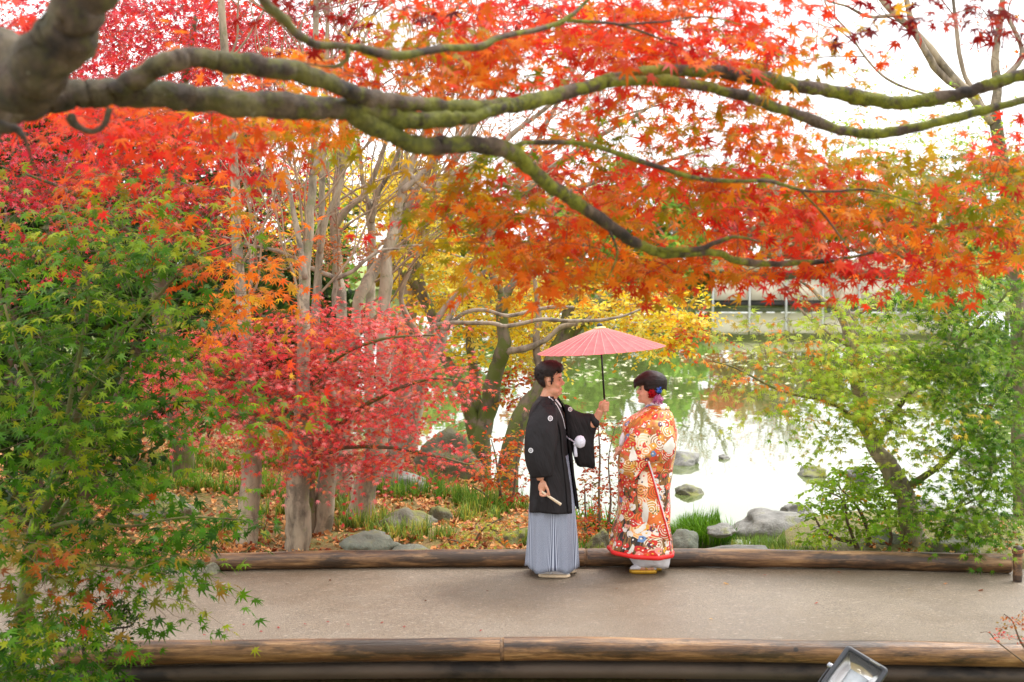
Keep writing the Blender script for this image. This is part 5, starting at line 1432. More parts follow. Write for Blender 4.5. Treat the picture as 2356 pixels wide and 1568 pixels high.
# ------------------------------------------------------------------ shrubs
def shrub(name, label, x, y, Y, stems, zones, size, L, nl, tmpl, tname, seed, barkm, group=None, cat="shrub", **kw):
    bs = P(x, y, Y)
    T = Tree(name, tuple(bs), label, cat, group, seed)
    for i, s in enumerate(stems):
        T.limb("stem", s, barkm, 7, wob=.08)
    T.zones(zones, size, L, nl, **kw)
    T.finish(tmpl, tname, barkm)
    return T
shrub("glossy_shrub", "glossy bright green shrub with dark crooked stems left of the leaning trunk", 1950, 1278, 12.7,
      [[(1975, 1285, 12.7, 14), (1968, 1250, 12.7, 12), (1930, 1240, 12.6, 9), (1890, 1215, 12.6, 6), (1870, 1180, 12.6, 3)], [(1985, 1285, 12.7, 12), (2000, 1240, 12.7, 10), (1985, 1190, 12.7, 8), (1960, 1150, 12.7, 5), (1930, 1120, 12.7, 3)],
       [(2030, 1285, 12.7, 10), (2050, 1240, 12.7, 8), (2040, 1190, 12.7, 6), (2030, 1140, 12.7, 3)], [(1968, 1250, 12.7, 8), (1950, 1200, 12.6, 7), (1940, 1150, 12.6, 4), (1900, 1130, 12.6, 3)]],
      [(1930, 1120, 60, 40, 30, 12.4, 13, SHR), (2000, 1110, 60, 40, 30, 12.4, 13, SHR), (1900, 1180, 50, 40, 26, 12.4, 13, SHR), (1990, 1170, 60, 40, 30, 12.4, 13, SHR), (2070, 1170, 40, 40, 18, 12.4, 13, SHR), (1880, 1230, 40, 22, 14, 12.4, 12.9, SHR),
       (2085, 1220, 30, 30, 8, 12.4, 12.9, SHR), (1970, 1225, 50, 22, 12, 12.4, 12.9, SHR)], .05, .17, 14, OVAL, "oval", 531, M['twig'], face=.5, tilt=.7, twig_r=.0022, mul=1.3)
shrub("rust_shrub", "open rust-orange shrub with tiny leaves seen between the couple", 1385, 1282, 13.2,
      [[(1385, 1290, 13.2, 8), (1378, 1150, 13.2, 6), (1380, 1050, 13.2, 4), (1375, 960, 13.2, 2.5)], [(1390, 1290, 13.2, 7), (1405, 1160, 13.2, 5), (1400, 1060, 13.2, 3), (1415, 980, 13.2, 2)], [(1380, 1290, 13.2, 7), (1350, 1200, 13.2, 5), (1345, 1120, 13.2, 3)]],
      [(1390, 990, 50, 40, 26, 12.9, 13.8, RBR), (1385, 1070, 60, 50, 34, 12.9, 13.8, RBR), (1390, 1150, 60, 50, 40, 12.9, 13.8, RBR), (1370, 1220, 60, 36, 30, 12.7, 13.6, ORB), (1345, 1180, 40, 40, 16, 12.9, 13.6, ORB)], .038, .15, 10, OVAL, "oval", 532, M['twig'], face=.5, tilt=.9, twig_r=.0018)
shrub("orange_shrub", "orange and green small-leaved shrub at the groom's back", 1165, 1180, 15.0,
      [[(1160, 1200, 15, 9), (1150, 1120, 15, 7), (1140, 1050, 15, 4), (1130, 1010, 15, 2)], [(1170, 1200, 15, 8), (1185, 1110, 15, 6), (1190, 1040, 15, 3)], [(1165, 1190, 15, 7), (1120, 1140, 15, 5), (1090, 1120, 15, 3)]],
      [(1150, 1030, 60, 36, 28, 14.6, 15.6, ORB), (1180, 1080, 50, 40, 26, 14.6, 15.4, ORB), (1130, 1090, 50, 30, 16, 14.6, 15.4, ORB), (1175, 1140, 40, 24, 12, 14.6, 15.2, RBR), (1195, 1000, 30, 20, 8, 14.6, 15.2, ORB)], .05, .18, 10, OVAL, "oval", 533, M['twig'], face=.5, tilt=.8, twig_r=.0022)
shrub("maple_sapling", "low pale peach-green maple sapling behind the log left of the groom", 1085, 1280, 12.6,
      [[(1080, 1288, 12.6, 6), (1095, 1240, 12.6, 5), (1120, 1210, 12.5, 4), (1160, 1190, 12.5, 2)], [(1085, 1288, 12.6, 5), (1060, 1250, 12.6, 4), (1030, 1240, 12.6, 2)]],
      [(1110, 1225, 60, 24, 22, 12.3, 12.9, LIMP), (1060, 1255, 60, 18, 18, 12.3, 12.8, LIMP), (1150, 1200, 40, 18, 10, 12.3, 12.9, LIMP), (1330, 1215, 40, 26, 14, 12.4, 13, ORB)], .06, .16, 8, MAP5, "maple5", 534, M['twig'], face=.6, tilt=.5, twig_r=.0018)
shrub("dark_shrub", "dark-stemmed shrub with tiny leaves in front of the front log, lower left", 190, 1560, 8.4,
      [[(195, 1640, 8.4, 9), (200, 1540, 8.4, 8), (185, 1450, 8.4, 7), (205, 1410, 8.4, 5), (225, 1380, 8.4, 3)], [(220, 1640, 8.4, 8), (240, 1520, 8.4, 7), (275, 1480, 8.4, 5), (285, 1440, 8.4, 3)], [(190, 1500, 8.4, 7), (250, 1450, 8.4, 5), (300, 1440, 8.4, 4), (320, 1410, 8.4, 2)], [(188, 1450, 8.4, 5), (215, 1420, 8.4, 4), (235, 1390, 8.4, 2)]],
      [(260, 1400, 60, 24, 20, 8.2, 8.6, DGR), (300, 1430, 40, 26, 14, 8.2, 8.6, DGR), (210, 1390, 40, 20, 10, 8.2, 8.6, DGR), (250, 1470, 50, 20, 14, 8.2, 8.6, DGR)], .03, .12, 11, OVAL, "oval", 535, plain("dark_stem", (58, 44, 40), .7), face=.5, tilt=.8, twig_r=.0014)
shrub("twiggy_maple", "thin reddish maple twigs reaching in at the lower right edge", 2400, 1700, 8.5,
      [[(2420, 1760, 8.5, 9), (2380, 1540, 8.5, 7), (2345, 1470, 8.5, 5), (2330, 1430, 8.5, 3), (2310, 1412, 8.5, 2)], [(2380, 1540, 8.5, 5), (2300, 1480, 8.5, 3), (2275, 1455, 8.5, 2), (2255, 1455, 8.5, 1.5)]],
      [(2330, 1430, 40, 20, 12, 8.3, 8.7, RBR), (2285, 1458, 30, 8, 3, 8.3, 8.6, PNK), (2345, 1480, 20, 20, 4, 8.3, 8.6, RBR)], .035, .1, 8, MAP5, "maple5", 536, M['twig'], face=.6, tilt=.6, twig_r=.0012)

# ------------------------------------------------------------------ people
def local(name, acc, mat, parent, smooth=True):
    o = link(name, acc.mesh(name, smooth), mat)
    o.parent = parent
    return o

def skin_mat(name, rgb):
    m, t, b = newmat(name)
    n = noise_tex(t, 25, 4)
    c = lin(rgb)
    t.links.new(ramp(t, n, [(.3, c * .9), (.7, np.minimum(c * 1.08, .9))]), b.inputs["Base Color"])
    b.inputs["Roughness"].default_value = .5
    b.inputs["Subsurface Weight"].default_value = .12
    b.inputs["Subsurface Radius"].default_value = (.01, .004, .002)
    return m
def hair_mat(name, rgb):
    m, t, b = newmat(name)
    n = noise_tex(t, 60, 5, .6, stretch=(.25, 1, 1))
    c = lin(rgb)
    t.links.new(ramp(t, n, [(.3, c * .5), (.7, c * 1.8)]), b.inputs["Base Color"])
    b.inputs["Roughness"].default_value = .55
    b.inputs["Specular IOR Level"].default_value = .3
    bump(t, b, n, .8, .006)
    return m
def cloth(name, rgb, rough=.75, var=.15, scale=120, sheen=.0):
    m = plain(name, rgb, rough, 0, var, scale, .15)
    m.node_tree.nodes["Principled BSDF"].inputs["Sheen Weight"].default_value = sheen
    return m
M['skin_m'] = skin_mat("skin_tan", (206, 150, 122))
M['skin_f'] = skin_mat("skin_light", (220, 168, 144))
M['hair'] = hair_mat("black_hair", (30, 22, 22))
def folded_cloth(name, rgb, rough=.7):
    m, t, b = newmat(name)
    c = lin(rgb)
    n = noise_tex(t, 300, 2)
    t.links.new(ramp(t, n, [(.3, c * .85), (.7, c * 1.2)]), b.inputs["Base Color"])
    b.inputs["Roughness"].default_value = rough
    b.inputs["Specular IOR Level"].default_value = .35
    mp = t.nodes.new("ShaderNodeMapping"); mp.inputs["Rotation"].default_value = (0, .35, 0)
    tc = t.nodes.new("ShaderNodeTexCoord"); t.links.new(tc.outputs["Object"], mp.inputs[0])
    f = noise_tex(t, 9, 3, .5, vec=mp.outputs[0], stretch=(1, 1, .3))
    bump(t, b, f, .9, .05)
    return m
M['haori'] = folded_cloth("black_silk_coat", (25, 22, 25))
M['black'] = cloth("black_kimono_cloth", (24, 22, 26), .75)
M['white'] = cloth("white_cloth", (226, 226, 232), .8, .05)
M['pom'] = cloth("white_fluff", (220, 222, 238), .95, .08, 90)
M['gold'] = plain("gold_sandal", (196, 150, 44), .35, .5, .15, 60)
M['cream_sole'] = plain("cream_sole", (222, 200, 168), .6)
M['dark_eye'] = plain("dark_eye", (26, 18, 18), .3)
M['lip_m'] = plain("lip_natural", (176, 98, 88), .5)
M['lip_f'] = plain("lip_red", (190, 60, 62), .45)

HZ = np.array([0, .012, .03, .05, .07, .09, .105, .12, .14, .16, .185, .205, .22, .23, .235])
HF = np.array([.062, .082, .09, .088, .086, .084, .082, .079, .085, .087, .083, .07, .05, .028, .002])
HB = np.array([.01, .02, .028, .036, .052, .072, .084, .094, .102, .104, .098, .082, .06, .034, .002])
HW = np.array([.026, .04, .052, .06, .065, .069, .071, .073, .076, .077, .074, .064, .047, .027, .002])
def head_ring(z, n=28, off=0.0, yoff=0.0):
    f, b_, w = np.interp(z, HZ, HF) + off, np.interp(z, HZ, HB) + off, np.interp(z, HZ, HW) + off
    a = np.linspace(0, 2 * math.pi, n, endpoint=False)
    c, s_ = np.cos(a), np.sin(a)
    x = np.where(c > 0, f, b_) * np.sign(c) * np.abs(c) ** .85
    return np.stack([x, w * np.sign(s_) * np.abs(s_) ** .9, np.full(n, z)], -1)
def head_parts(acc, M4, s=1.06, nose=1.0):
    """skull and face as closed shapes; M4 maps head space (x to the front, z up from the chin) to the figure"""
    def put(v, f):
        v = np.asarray(v) * s
        v = (np.array(M4)[:3, :3] @ v.T).T + np.array(M4)[:3, 3]
        acc.add(v, f)
    zz = np.linspace(0, .2345, 26)
    put(*loft([head_ring(z) for z in zz], True, True, True))
    put(*tube(np.array([[.082, 0, .128], [.09, 0, .112], [.099, 0, .096], [.103 + .004 * nose, 0, .086]]), [.007, .009, .0115, .0125], 10))
    put(*ellipsoid((.096, 0, .08), (.014, .0165, .009)))
    put(*ellipsoid((.085, 0, .048), (.012, .022, .007))); put(*ellipsoid((.083, 0, .036), (.012, .019, .007)))
    put(*ellipsoid((.078, 0, .014), (.018, .022, .014)))
    put(*ellipsoid((.058, .038, .075), (.024, .022, .024))); put(*ellipsoid((.058, -.038, .075), (.024, .022, .024)))
    put(*ellipsoid((.078, 0, .143), (.012, .05, .008)))
    for y in (1, -1):
        put(*ellipsoid((-.004, y * .074, .1), (.019, .009, .032), nu=12, nv=8))
        put(*ellipsoid((.002, y * .074, .076), (.009, .007, .011), nu=10, nv=6))
def remesh_body(name, acc, mat, parent, voxel=.0055, it=4):
    o = local(name, acc, mat, parent)
    md = o.modifiers.new("skin", 'REMESH'); md.mode = 'VOXEL'; md.voxel_size = voxel; md.use_smooth_shade = True
    sm = o.modifiers.new("soft", 'SMOOTH'); sm.factor = .5; sm.iterations = it
    dg = bpy.context.evaluated_depsgraph_get()
    dg.update()
    me = bpy.data.meshes.new_from_object(o.evaluated_get(dg))
    o.modifiers.clear()
    o.data = me
    if not me.materials: me.materials.append(mat)
    for q in me.polygons: q.use_smooth = True
    return o
def finger(acc, pts, r0, r1):
    p = catmull(np.array(pts), 4)
    v, f = tube(p, np.linspace(r0, r1, len(p)), 8)
    acc.add(v, f)
def limb3(acc, pts, rad, sides=14):
    pr = catmull(np.hstack([np.array(pts, float), np.array(rad, float)[:, None]]), 5)
    acc.add(*tube(pr[:, :3], pr[:, 3], sides))
def T4(loc, yaw=0.0, pitch=0.0):
    return Matrix.Translation(loc) @ Matrix.Rotation(yaw, 4, 'Z') @ Matrix.Rotation(pitch, 4, 'Y')
def hput(M4, p, s=1.06):
    v = M4 @ (Vector(p) * s)
    return np.array(v)
def face_parts(root, M4, lips, s=1.06, female=False):
    for y in (1, -1):
        a = Acc()
        v, f = ellipsoid((0, 0, 0), (.005, .013, .0042 if not female else .005), nu=10, nv=6)
        v = (np.array(M4)[:3, :3] @ v.T).T + hput(M4, (.077, y * .034, .116), s); a.add(v, f)
        local("eye", a, M['dark_eye'], root)
        a = Acc()
        pts = [hput(M4, q, s) for q in ((.0865, y * .016, .134), (.083, y * .034, .139), (.069, y * .053, .135))]
        a.add(*tube(catmull(np.array(pts), 3), [.0028, .0032, .0034, .0034, .003, .002, .001], 6)); local("eyebrow", a, M['hair'], root)
    a = Acc()
    for z, rz in ((.0468, .0042), (.039, .0046)):
        v, f = ellipsoid((0, 0, 0), (.007, .018, rz * .8), nu=12, nv=6)
        v = (np.array(M4)[:3, :3] @ v.T).T + hput(M4, (.0925, 0, z), s); a.add(v, f)
    local("lips", a, lips, root)

def ring(z, cx, rf, rb, rs, phi, yaw, cy=0.0, pw=1.0):
    c, s_ = np.cos(phi), np.sin(phi)
    fx = np.where(c > 0, rf, rb) * np.sign(c) * np.abs(c) ** pw
    fy = rs * np.sign(s_) * np.abs(s_) ** pw
    return np.stack([cx + fx * math.cos(yaw) - fy * math.sin(yaw), cy + fx * math.sin(yaw) + fy * math.cos(yaw), np.full(len(phi), z)], -1)
def solid(o, th=.006, sub=1):
    if sub:
        q = o.modifiers.new("smooth", 'SUBSURF'); q.levels = sub; q.render_levels = sub
    m_ = o.modifiers.new("thick", 'SOLIDIFY'); m_.thickness = th; m_.offset = -1
    return o
def pillow(outline, th, yc, bulge=None, fold=0.0, seed=0, K=5):
    """a flat hanging bag of cloth: outline in x,z, thickness along y"""
    o = np.array(outline, float)
    o = catmull(np.vstack([o, o[:1]]), 3)[:-1]
    n = len(o); c = o.mean(0)
    V = []
    S = [1.0, .95, .82, .6, .3, 0.02]
    r = np.random.default_rng(seed); ph = r.uniform(0, 6, 4)
    for side in (-1, 1):
        for s_ in (S if side < 0 else S[1:]):
            q = c + (o - c) * s_
            y = yc + side * th * math.sqrt(max(0, 1 - s_ ** 2.6)) + fold * np.sin((q[:, 0] * 38 + q[:, 1] * 14) + ph[0]) * (1 - s_ ** 4) + fold * .7 * np.sin(q[:, 0] * 17 - q[:, 1] * 31 + ph[1]) * (1 - s_ ** 4)
            V.append(np.stack([q[:, 0], y, q[:, 1]], -1))
    V = np.array(V)
    k = len(S)
    order1 = V[:k]; order2 = np.concatenate([V[0:1], V[k:]])
    v1, f1 = loft(order1, True, False, True)
    v2, f2 = loft(order2, True, False, True)
    uv1 = v1[:, [0, 2]]; uv2 = v2[:, [0, 2]]
    a = Acc(); a.add(v1, f1, uv1); a.add(v2, [q[:, ::-1] for q in f2], uv2)
    return a

class Surf:
    """finds the cloth surface facing the camera at a given x,z of the figure"""
    def __init__(self, objs):
        vs, fs = [], []; n = 0
        for o in objs:
            me = o.data
            vs += [tuple(v.co) for v in me.vertices]
            fs += [tuple(i + n for i in p.vertices) for p in me.polygons]; n += len(me.vertices)
        self.t = BVHTree.FromPolygons(vs, fs)
    def at(self, x, z, off=.004, dy=.06):
        d = Vector((0, 1, -dy)).normalized()
        h, nn, i, dist = self.t.ray_cast(Vector((x, -2, z + 2 * dy)), d)
        if h is None:
            return np.array([x, -.2, z])
        return np.array(h - d * off)

K = .00141
def gp(cx, cy, y=0.0): return np.array([(cx - 290) * K, y, (1485 - cy) * K])
gX = (1271 - CX) / F * 11.52
GR = empty("person", (gX, 11.52, float(deck_z(gX))), "groom in black crested coat and striped hakama holding up the pink parasol", "person")
YAW = math.radians(-20)
# --- flesh: one continuous body
A = Acc()
HG = T4((-.022, -.005, 1.474), math.radians(-7), math.radians(2))
head_parts(A, HG)
for e_, r_3 in (((.042, 0, .004), (.042, .046, .022)), ((.03, .036, .03), (.045, .03, .034)), ((.03, -.036, .03), (.045, .03, .034))):       # full cheeks and chin
    v_, f_ = ellipsoid(e_, r_3); v_ = (np.array(HG)[:3, :3] @ (v_ * 1.06).T).T + np.array(HG)[:3, 3]; A.add(v_, f_)
limb3(A, [(-.05, .01, 1.36), (-.035, .005, 1.43), (-.015, 0, 1.49), (-.01, 0, 1.54)], [.08, .07, .068, .06])
A.add(*loft([ring(z, -.03, a_, b_, c_, np.linspace(0, 2 * math.pi, 24, endpoint=False), YAW) for z, a_, b_, c_ in ((.85, .08, .08, .12), (1.0, .08, .08, .12), (1.2, .08, .08, .13), (1.33, .06, .07, .12), (1.4, .045, .055, .07))], True, True, True))
limb3(A, [(-.06, -.19, 1.33), (-.11, -.25, 1.12), (-.118, -.265, 1.04), (-.115, -.285, .93), (-.108, -.285, .86), (-.1, -.287, .82)], [.058, .05, .046, .042, .032, .03])
limb3(A, [(.03, .16, 1.33), (.13, .13, 1.2), (.24, .09, 1.165), (.32, .05, 1.22), (.375, .02, 1.30), (.392, .005, 1.345)], [.056, .052, .05, .046, .033, .031])
for y in (-.09, .09):
    limb3(A, [(0, y, .9), (.0, y, .5), (-.01, y, .27), (-.02, y - .03, .09)], [.085, .062, .052, .038])
# left fist round the parasol handle
px_, pz_ = gp(593, 470)[0], gp(593, 470)[2]
fz = gp(0, 508)[2]
A.add(*ellipsoid((px_ - .026, .004, fz - .002), (.027, .026, .046)))
for k in range(4):
    z = fz + .03 - k * .0205
    xo = -.0015 * k
    finger(A, [(px_ - .03, .018, z), (px_ + .004 + xo, .03, z), (px_ + .027 + xo, .012, z - .002), (px_ + .026 + xo, -.014, z - .004), (px_ + .006, -.026, z - .005), (px_ - .012, -.024, z - .006)], .0115, .0092)
finger(A, [(px_ - .038, -.014, fz - .02), (px_ - .03, -.03, fz + .014), (px_ - .012, -.03, fz + .04), (px_ + .004, -.022, fz + .05)], .0135, .0095)
# right hand holding the folded fan, hanging
A.add(*ellipsoid((-.086, -.29, .765), (.034, .02, .05), rot=Matrix.Rotation(.25, 3, 'Y')))
for k in range(4):
    y = -.272 - k * .0115
    xo = .012 * (1.5 - k)
    finger(A, [(-.096 - k * .004 + .012, y + .004, .735 + k * .003), (-.082 + k * -.006, y - .004, .70), (-.058 - k * .002, y - .006, .69 + k * .002), (-.045, y + .002, .705 + k * .003)], .0112, .0088)
finger(A, [(-.066, -.3, .785), (-.045, -.318, .745), (-.036, -.318, .712), (-.03, -.308, .695)], .0125, .0092)
for q in ((.03, -.09, .03), (.05, .09, .03)):
    A.add(*ellipsoid((q[0] - .02, q[1], .05), (.1, .04, .034)))
body = remesh_body("body", A, M['skin_m'], GR)
face_parts(GR, HG, M['lip_m'])
# --- hair
def hair_shell(root, M4, hairline, thick, s=1.06, name="hair", seed=0, spiky=.006):
    zz = np.linspace(.006, .2348, 42); n = 64
    rings = []
    for z in zz:
        rings.append(head_ring(z, n, .004))
    R = np.array(rings)
    keep = np.array([[hairline(p[0], p[1]) < p[2] for p in rg] for rg in R])
    V = R.copy()
    for i in range(len(zz)):
        for j in range(n):
            p = R[i, j]
            d = unit(p - np.array([-.01, 0, .12]))
            e = p[2] - hairline(p[0], p[1])
            g = min(1, max(0, e / .03))
            nz = noise.noise(Vector(p * 34) + Vector((seed, 0, 0))) * .6 + noise.noise(Vector((p[0] * 110, p[1] * 110, p[2] * 60))) * .7
            V[i, j] = p + d * (thick(p) * (.25 + .75 * g) + spiky * nz * g)
    q = []
    for i in range(len(zz) - 1):
        for j in range(n):
            j2 = (j + 1) % n
            if keep[i, j] and keep[i, j2] and keep[i + 1, j] and keep[i + 1, j2]:
                q.append([i * n + j, i * n + j2, (i + 1) * n + j2, (i + 1) * n + j])
    v = V.reshape(-1, 3)
    top = len(v)
    v = np.vstack([v, [[0, 0, .236 + thick(np.array([0, 0, .236]))]]])
    tr = [[(len(zz) - 1) * n + j, (len(zz) - 1) * n + (j + 1) % n, top] for j in range(n)]
    v = v * s
    v = (np.array(M4)[:3, :3] @ v.T).T + np.array(M4)[:3, 3]
    a = Acc(); a.add(v, [np.array(q), np.array(tr)])
    o = local(name, a, M['hair'], root)
    solid(o, .012, 0)
    return o, v
def hl_m(x, y):
    if x > .055: return .178 - abs(y) * .25
    if x > .03: return .178 - (.055 - x) * 1.6
    if x > .008: return .082
    if x > -.026: return .135
    return max(.004, .045 + (x + .045) * .9)
hair, _ = hair_shell(GR, HG, hl_m, lambda p: .013 + max(0, p[2] - .15) * .2 + max(0, p[0]) * .1 * (p[2] > .17), seed=3, spiky=.008)
a = Acc(); r_ = np.random.default_rng(8)
for k in range(260):                                    # short tufts that break the outline
    th, ph_ = r_.uniform(0, 6.28), r_.uniform(0, 1)
    zc = .1 + .135 * ph_
    rg = head_ring(min(zc, .23), 60, .012)
    p = rg[int(th / 6.283 * 60) % 60]
    if hl_m(p[0], p[1]) + .012 > p[2]: continue
    d = unit(p - np.array([-.01, 0, .11]))
    dd = unit(d * .45 + np.array([.5 if zc > .19 else -.6, 0, .1]) + r_.normal(0, .3, 3))
    q = [hput(HG, p), hput(HG, p + dd * .014), hput(HG, p + dd * .026 + np.array([0, 0, -.003]))]
    a.add(*tube(np.array(q), [.0028, .0022, .0006], 4))
o = local("tuft", a, M['hair'], hair); o["kind"] = "stuff"
# --- black kimono under the coat
PH = np.linspace(0, 2 * math.pi, 40, endpoint=False)
kr = [(1.455, -.035, .062, .06, .066), (1.41, -.03, .075, .08, .12), (1.36, -.03, .1, .11, .185), (1.25, -.03, .122, .125, .2), (1.1, -.025, .135, .125, .2), (.93, -.015, .14, .12, .19)]
a = Acc(); a.add(*loft([ring(z, c, f, b_, s_, PH, YAW) for z, c, f, b_, s_ in kr]))
kim = local("kimono", a, M['black'], GR); solid(kim, .004)
# --- hakama: pleated, striped
m, t, b = newmat("striped_hakama")
uvn = t.nodes.new("ShaderNodeUVMap"); sx = t.nodes.new("ShaderNodeSeparateXYZ")
t.links.new(uvn.outputs[0], sx.inputs[0])
fr = math_(t, 'FRACT', math_(t, 'MULTIPLY', sx.outputs[0], 118.0))
st = ramp(t, fr, [(0.0, lin((178, 187, 204))), (.5, lin((74, 82, 104))), (.99, lin((178, 187, 204)))], 'CONSTANT')
t.links.new(st, b.inputs["Base Color"]); b.inputs["Roughness"].default_value = .55
M['hakama'] = m
n = 220
PHH = np.linspace(0, 2 * math.pi, n, endpoint=False)
rows = []
uvs = []
for z in np.linspace(.98, .062, 26):
    tt = (.98 - z) / .918
    rf = np.interp(z, [.06, .3, .55, .98], [.205, .195, .178, .12]); rb = np.interp(z, [.06, .3, .55, .98], [.215, .2, .185, .12]); rs = np.interp(z, [.06, .3, .55, .98], [.23, .22, .215, .17])
    rg = ring(z, .004 - .006 * tt, rf, rb, rs, PHH, YAW)
    cen = np.array([.0, 0, z])
    pl = np.abs(((PHH * 11 / (2 * math.pi) + .03 * math.sin(z * 9)) % 1.0) - .5) * 2
    amp = .003 + .015 * tt
    d = unit((rg - cen) * np.array([1, 1, 0]))
    fold = amp * (pl - .5) + .012 * tt * np.sin(PHH * 3 + z * 2.5) + .004 * tt * np.sin(PHH * 17 + z * 6)
    rg = rg + d * fold[:, None]
    rg[:, 2] += .016 * tt * np.sin(PHH * 5 + 1) - .012 * tt * np.cos(PHH)
    rows.append(rg); uvs.append(np.stack([PHH / (2 * math.pi) * 1.32 + .03 * tt * np.sin(PHH * 5.5), np.full(n, z)], -1))
v, f = loft(rows)
q = f[0]
a = Acc(); a.add(v, [q], np.concatenate(uvs))
hak = local("hakama", a, M['hakama'], GR)
q_ = hak.modifiers.new("thick", 'SOLIDIFY'); q_.thickness = .004
# --- black haori coat, open in front
hr = [(1.462, -.035, .068, .066, .074, 34), (1.43, -.033, .082, .09, .14, 30), (1.385, -.032, .11, .125, .215, 27), (1.30, -.035, .135, .14, .24, 24), (1.18, -.03, .155, .147, .236, 21),
      (1.05, -.03, .165, .145, .232, 19), (.90, -.022, .182, .147, .23, 18), (.75, -.016, .2, .152, .238, 18), (.62, -.012, .214, .16, .248, 18), (.535, -.01, .222, .164, .252, 18)]
hz = np.array([q[0] for q in hr])
rows = []
for z in np.linspace(1.462, .535, 30):
    cx_, rf, rb, rs, gap = [np.interp(-z, -hz, np.array([q[k] for q in hr])) for k in (1, 2, 3, 4, 5)]
    ph = np.radians(np.linspace(-gap - 6 * (1.46 - z), -360 + gap - 11 * (1.46 - z), 72))
    rg = ring(z, cx_, rf, rb, rs, ph, YAW)
    tt = (1.462 - z) / .93
    d = unit((rg - np.array([cx_, 0, z])) * np.array([1, 1, 0]))
    fo = .010 * tt * np.sin(ph * 6 + z * 4) + .006 * tt * np.sin(ph * 13 - z * 9) + .012 * math.sin(min(1, tt * 2) * 3.14) * np.sin(ph * 4 + z * 14) * .5
    rg = rg + d * fo[:, None]
    rg[:, 2] += .008 * tt * np.sin(ph * 3)
    rows.append(rg)
a = Acc(); a.add(*loft(rows, False))
hao = local("haori", a, M['haori'], GR); solid(hao, .008)
# collar band along the two front edges
for e in (0, -1):
    pts = np.array([r2[e] for r2 in rows])
    dd = np.array([r2[1 if e == 0 else -2] for r2 in rows]) - pts
    dd = unit(dd)
    a = Acc()
    out = unit(pts - np.array([-.02, 0, 0]) * 1) * np.array([1, 1, 0])
    ringz = []
    for p, d2, o2 in zip(pts, dd, unit(out)):
        ringz.append([p - d2 * .004 + o2 * .002, p - d2 * .004 + o2 * .009, p + d2 * .034 + o2 * .008, p + d2 * .036 + o2 * .002])
    a.add(*loft(ringz, True, True, True))
    local("collar_band", a, M['haori'], hao)
# near sleeve hanging, wide mouth at the wrist
srow = []
for z, cx_, rx, ry, cy_ in ((1.40, -.05, .05, .03, -.13), (1.37, -.055, .08, .045, -.17), (1.31, -.075, .102, .058, -.207), (1.24, -.09, .118, .064, -.232), (1.15, -.102, .128, .07, -.255), (1.02, -.103, .12, .07, -.278), (.93, -.1, .105, .062, -.285), (.87, -.093, .088, .052, -.288), (.845, -.09, .08, .046, -.288)):
    an = np.linspace(0, 2 * math.pi, 36, endpoint=False)
    w = 1 + .05 * np.sin(an * 5 + z * 12) + .03 * np.sin(an * 9 - z * 20)
    srow.append(np.stack([cx_ + rx * w * np.cos(an), cy_ + ry * w * np.sin(an), np.full(36, z) + .012 * np.cos(an) * (1.4 - z) + np.where(np.sin(an) > 0, .03, 0) * (z > 1.2)], -1))
a = Acc(); a.add(*loft(srow))
sl = local("sleeve", a, M['haori'], hao); solid(sl, .006)
# far sleeve: raised arm, hanging rectangle
outl = [gp(360, 500), gp(385, 505), gp(425, 535), gp(470, 552), gp(521, 556), gp(538, 600), gp(551, 632), gp(540, 670), gp(533, 720), gp(537, 800), gp(538, 874), gp(490, 868), gp(436, 858), gp(405, 770), gp(372, 650)]
a = pillow([(q[0], q[2]) for q in outl], .05, .05, fold=.006, seed=3)
sl2 = local("sleeve", a, M['haori'], hao)
a = Acc()                                          # dark mouth of the raised sleeve
mp_ = [gp(521, 558), gp(536, 596), gp(550, 632)]
a.add(*tube(catmull(np.array([(q[0] + .002, .02, q[2]) for q in mp_]), 4), [.012, .022, .03, .034, .036, .034, .03, .022, .012], 12)); local("sleeve_mouth", a, M['black'], sl2)
limb3_ = None
S_ = Surf([hao, sl, kim, sl2])
# white under-collar
def ribbon(S, pts, w, off, mat, parent, name):
    P3 = catmull(np.array([S.at(p[0], p[2], off) for p in pts]), 4)
    a = Acc(); a.add(*tube(P3, w, 6)); return local(name, a, mat, parent)
ribbon(S_, [gp(268, 452), gp(290, 474), gp(312, 500), gp(332, 535), gp(350, 580), gp(364, 640), gp(374, 684)], np.linspace(.0075, .0035, 25), .002, M['white'], kim, "white_collar")
ribbon(S_, [gp(330, 470), gp(334, 490), gp(338, 512)], .0075, .003, M['white'], kim, "white_collar")
ribbon(S_, [gp(306, 470), gp(322, 490), gp(334, 505)], .011, .002, M['white'], kim, "white_collar")
# crests
def crest(S, c, rx, parent, off=.012):
    R_ = rx * K
    def disc(r0, r1, n=20):
        rg = []
        for r2 in (r0, r1):
            rg.append([S.at(c[0] + math.cos(q) * r2 * R_ * .95, c[2] + math.sin(q) * r2 * R_, off) for q in np.linspace(0, 6.2832, n, endpoint=False)])
        return loft(np.array(rg))
    a = Acc(); a.add(*disc(.72, 1.0)); a.add(*disc(.02, .2, 8))
    for k in range(4):
        q0, q1 = math.pi / 4 + k * math.pi / 2, math.pi / 4 + (k + 1) * math.pi / 2
        pts = []
        for r2 in (.42, .6):
            pts.append([S.at(c[0] + math.cos(q) * r2 * R_, c[2] + math.sin(q) * r2 * R_, off) for q in (q0 + .12, q1 - .12)])
        a.add(*loft(np.array(pts), False))
    return local("crest", a, M['white'], parent, False)
crest(S_, gp(274, 570), 15, hao); crest(S_, gp(394, 527), 13, hao); crest(S_, gp(163, 748), 14, sl)
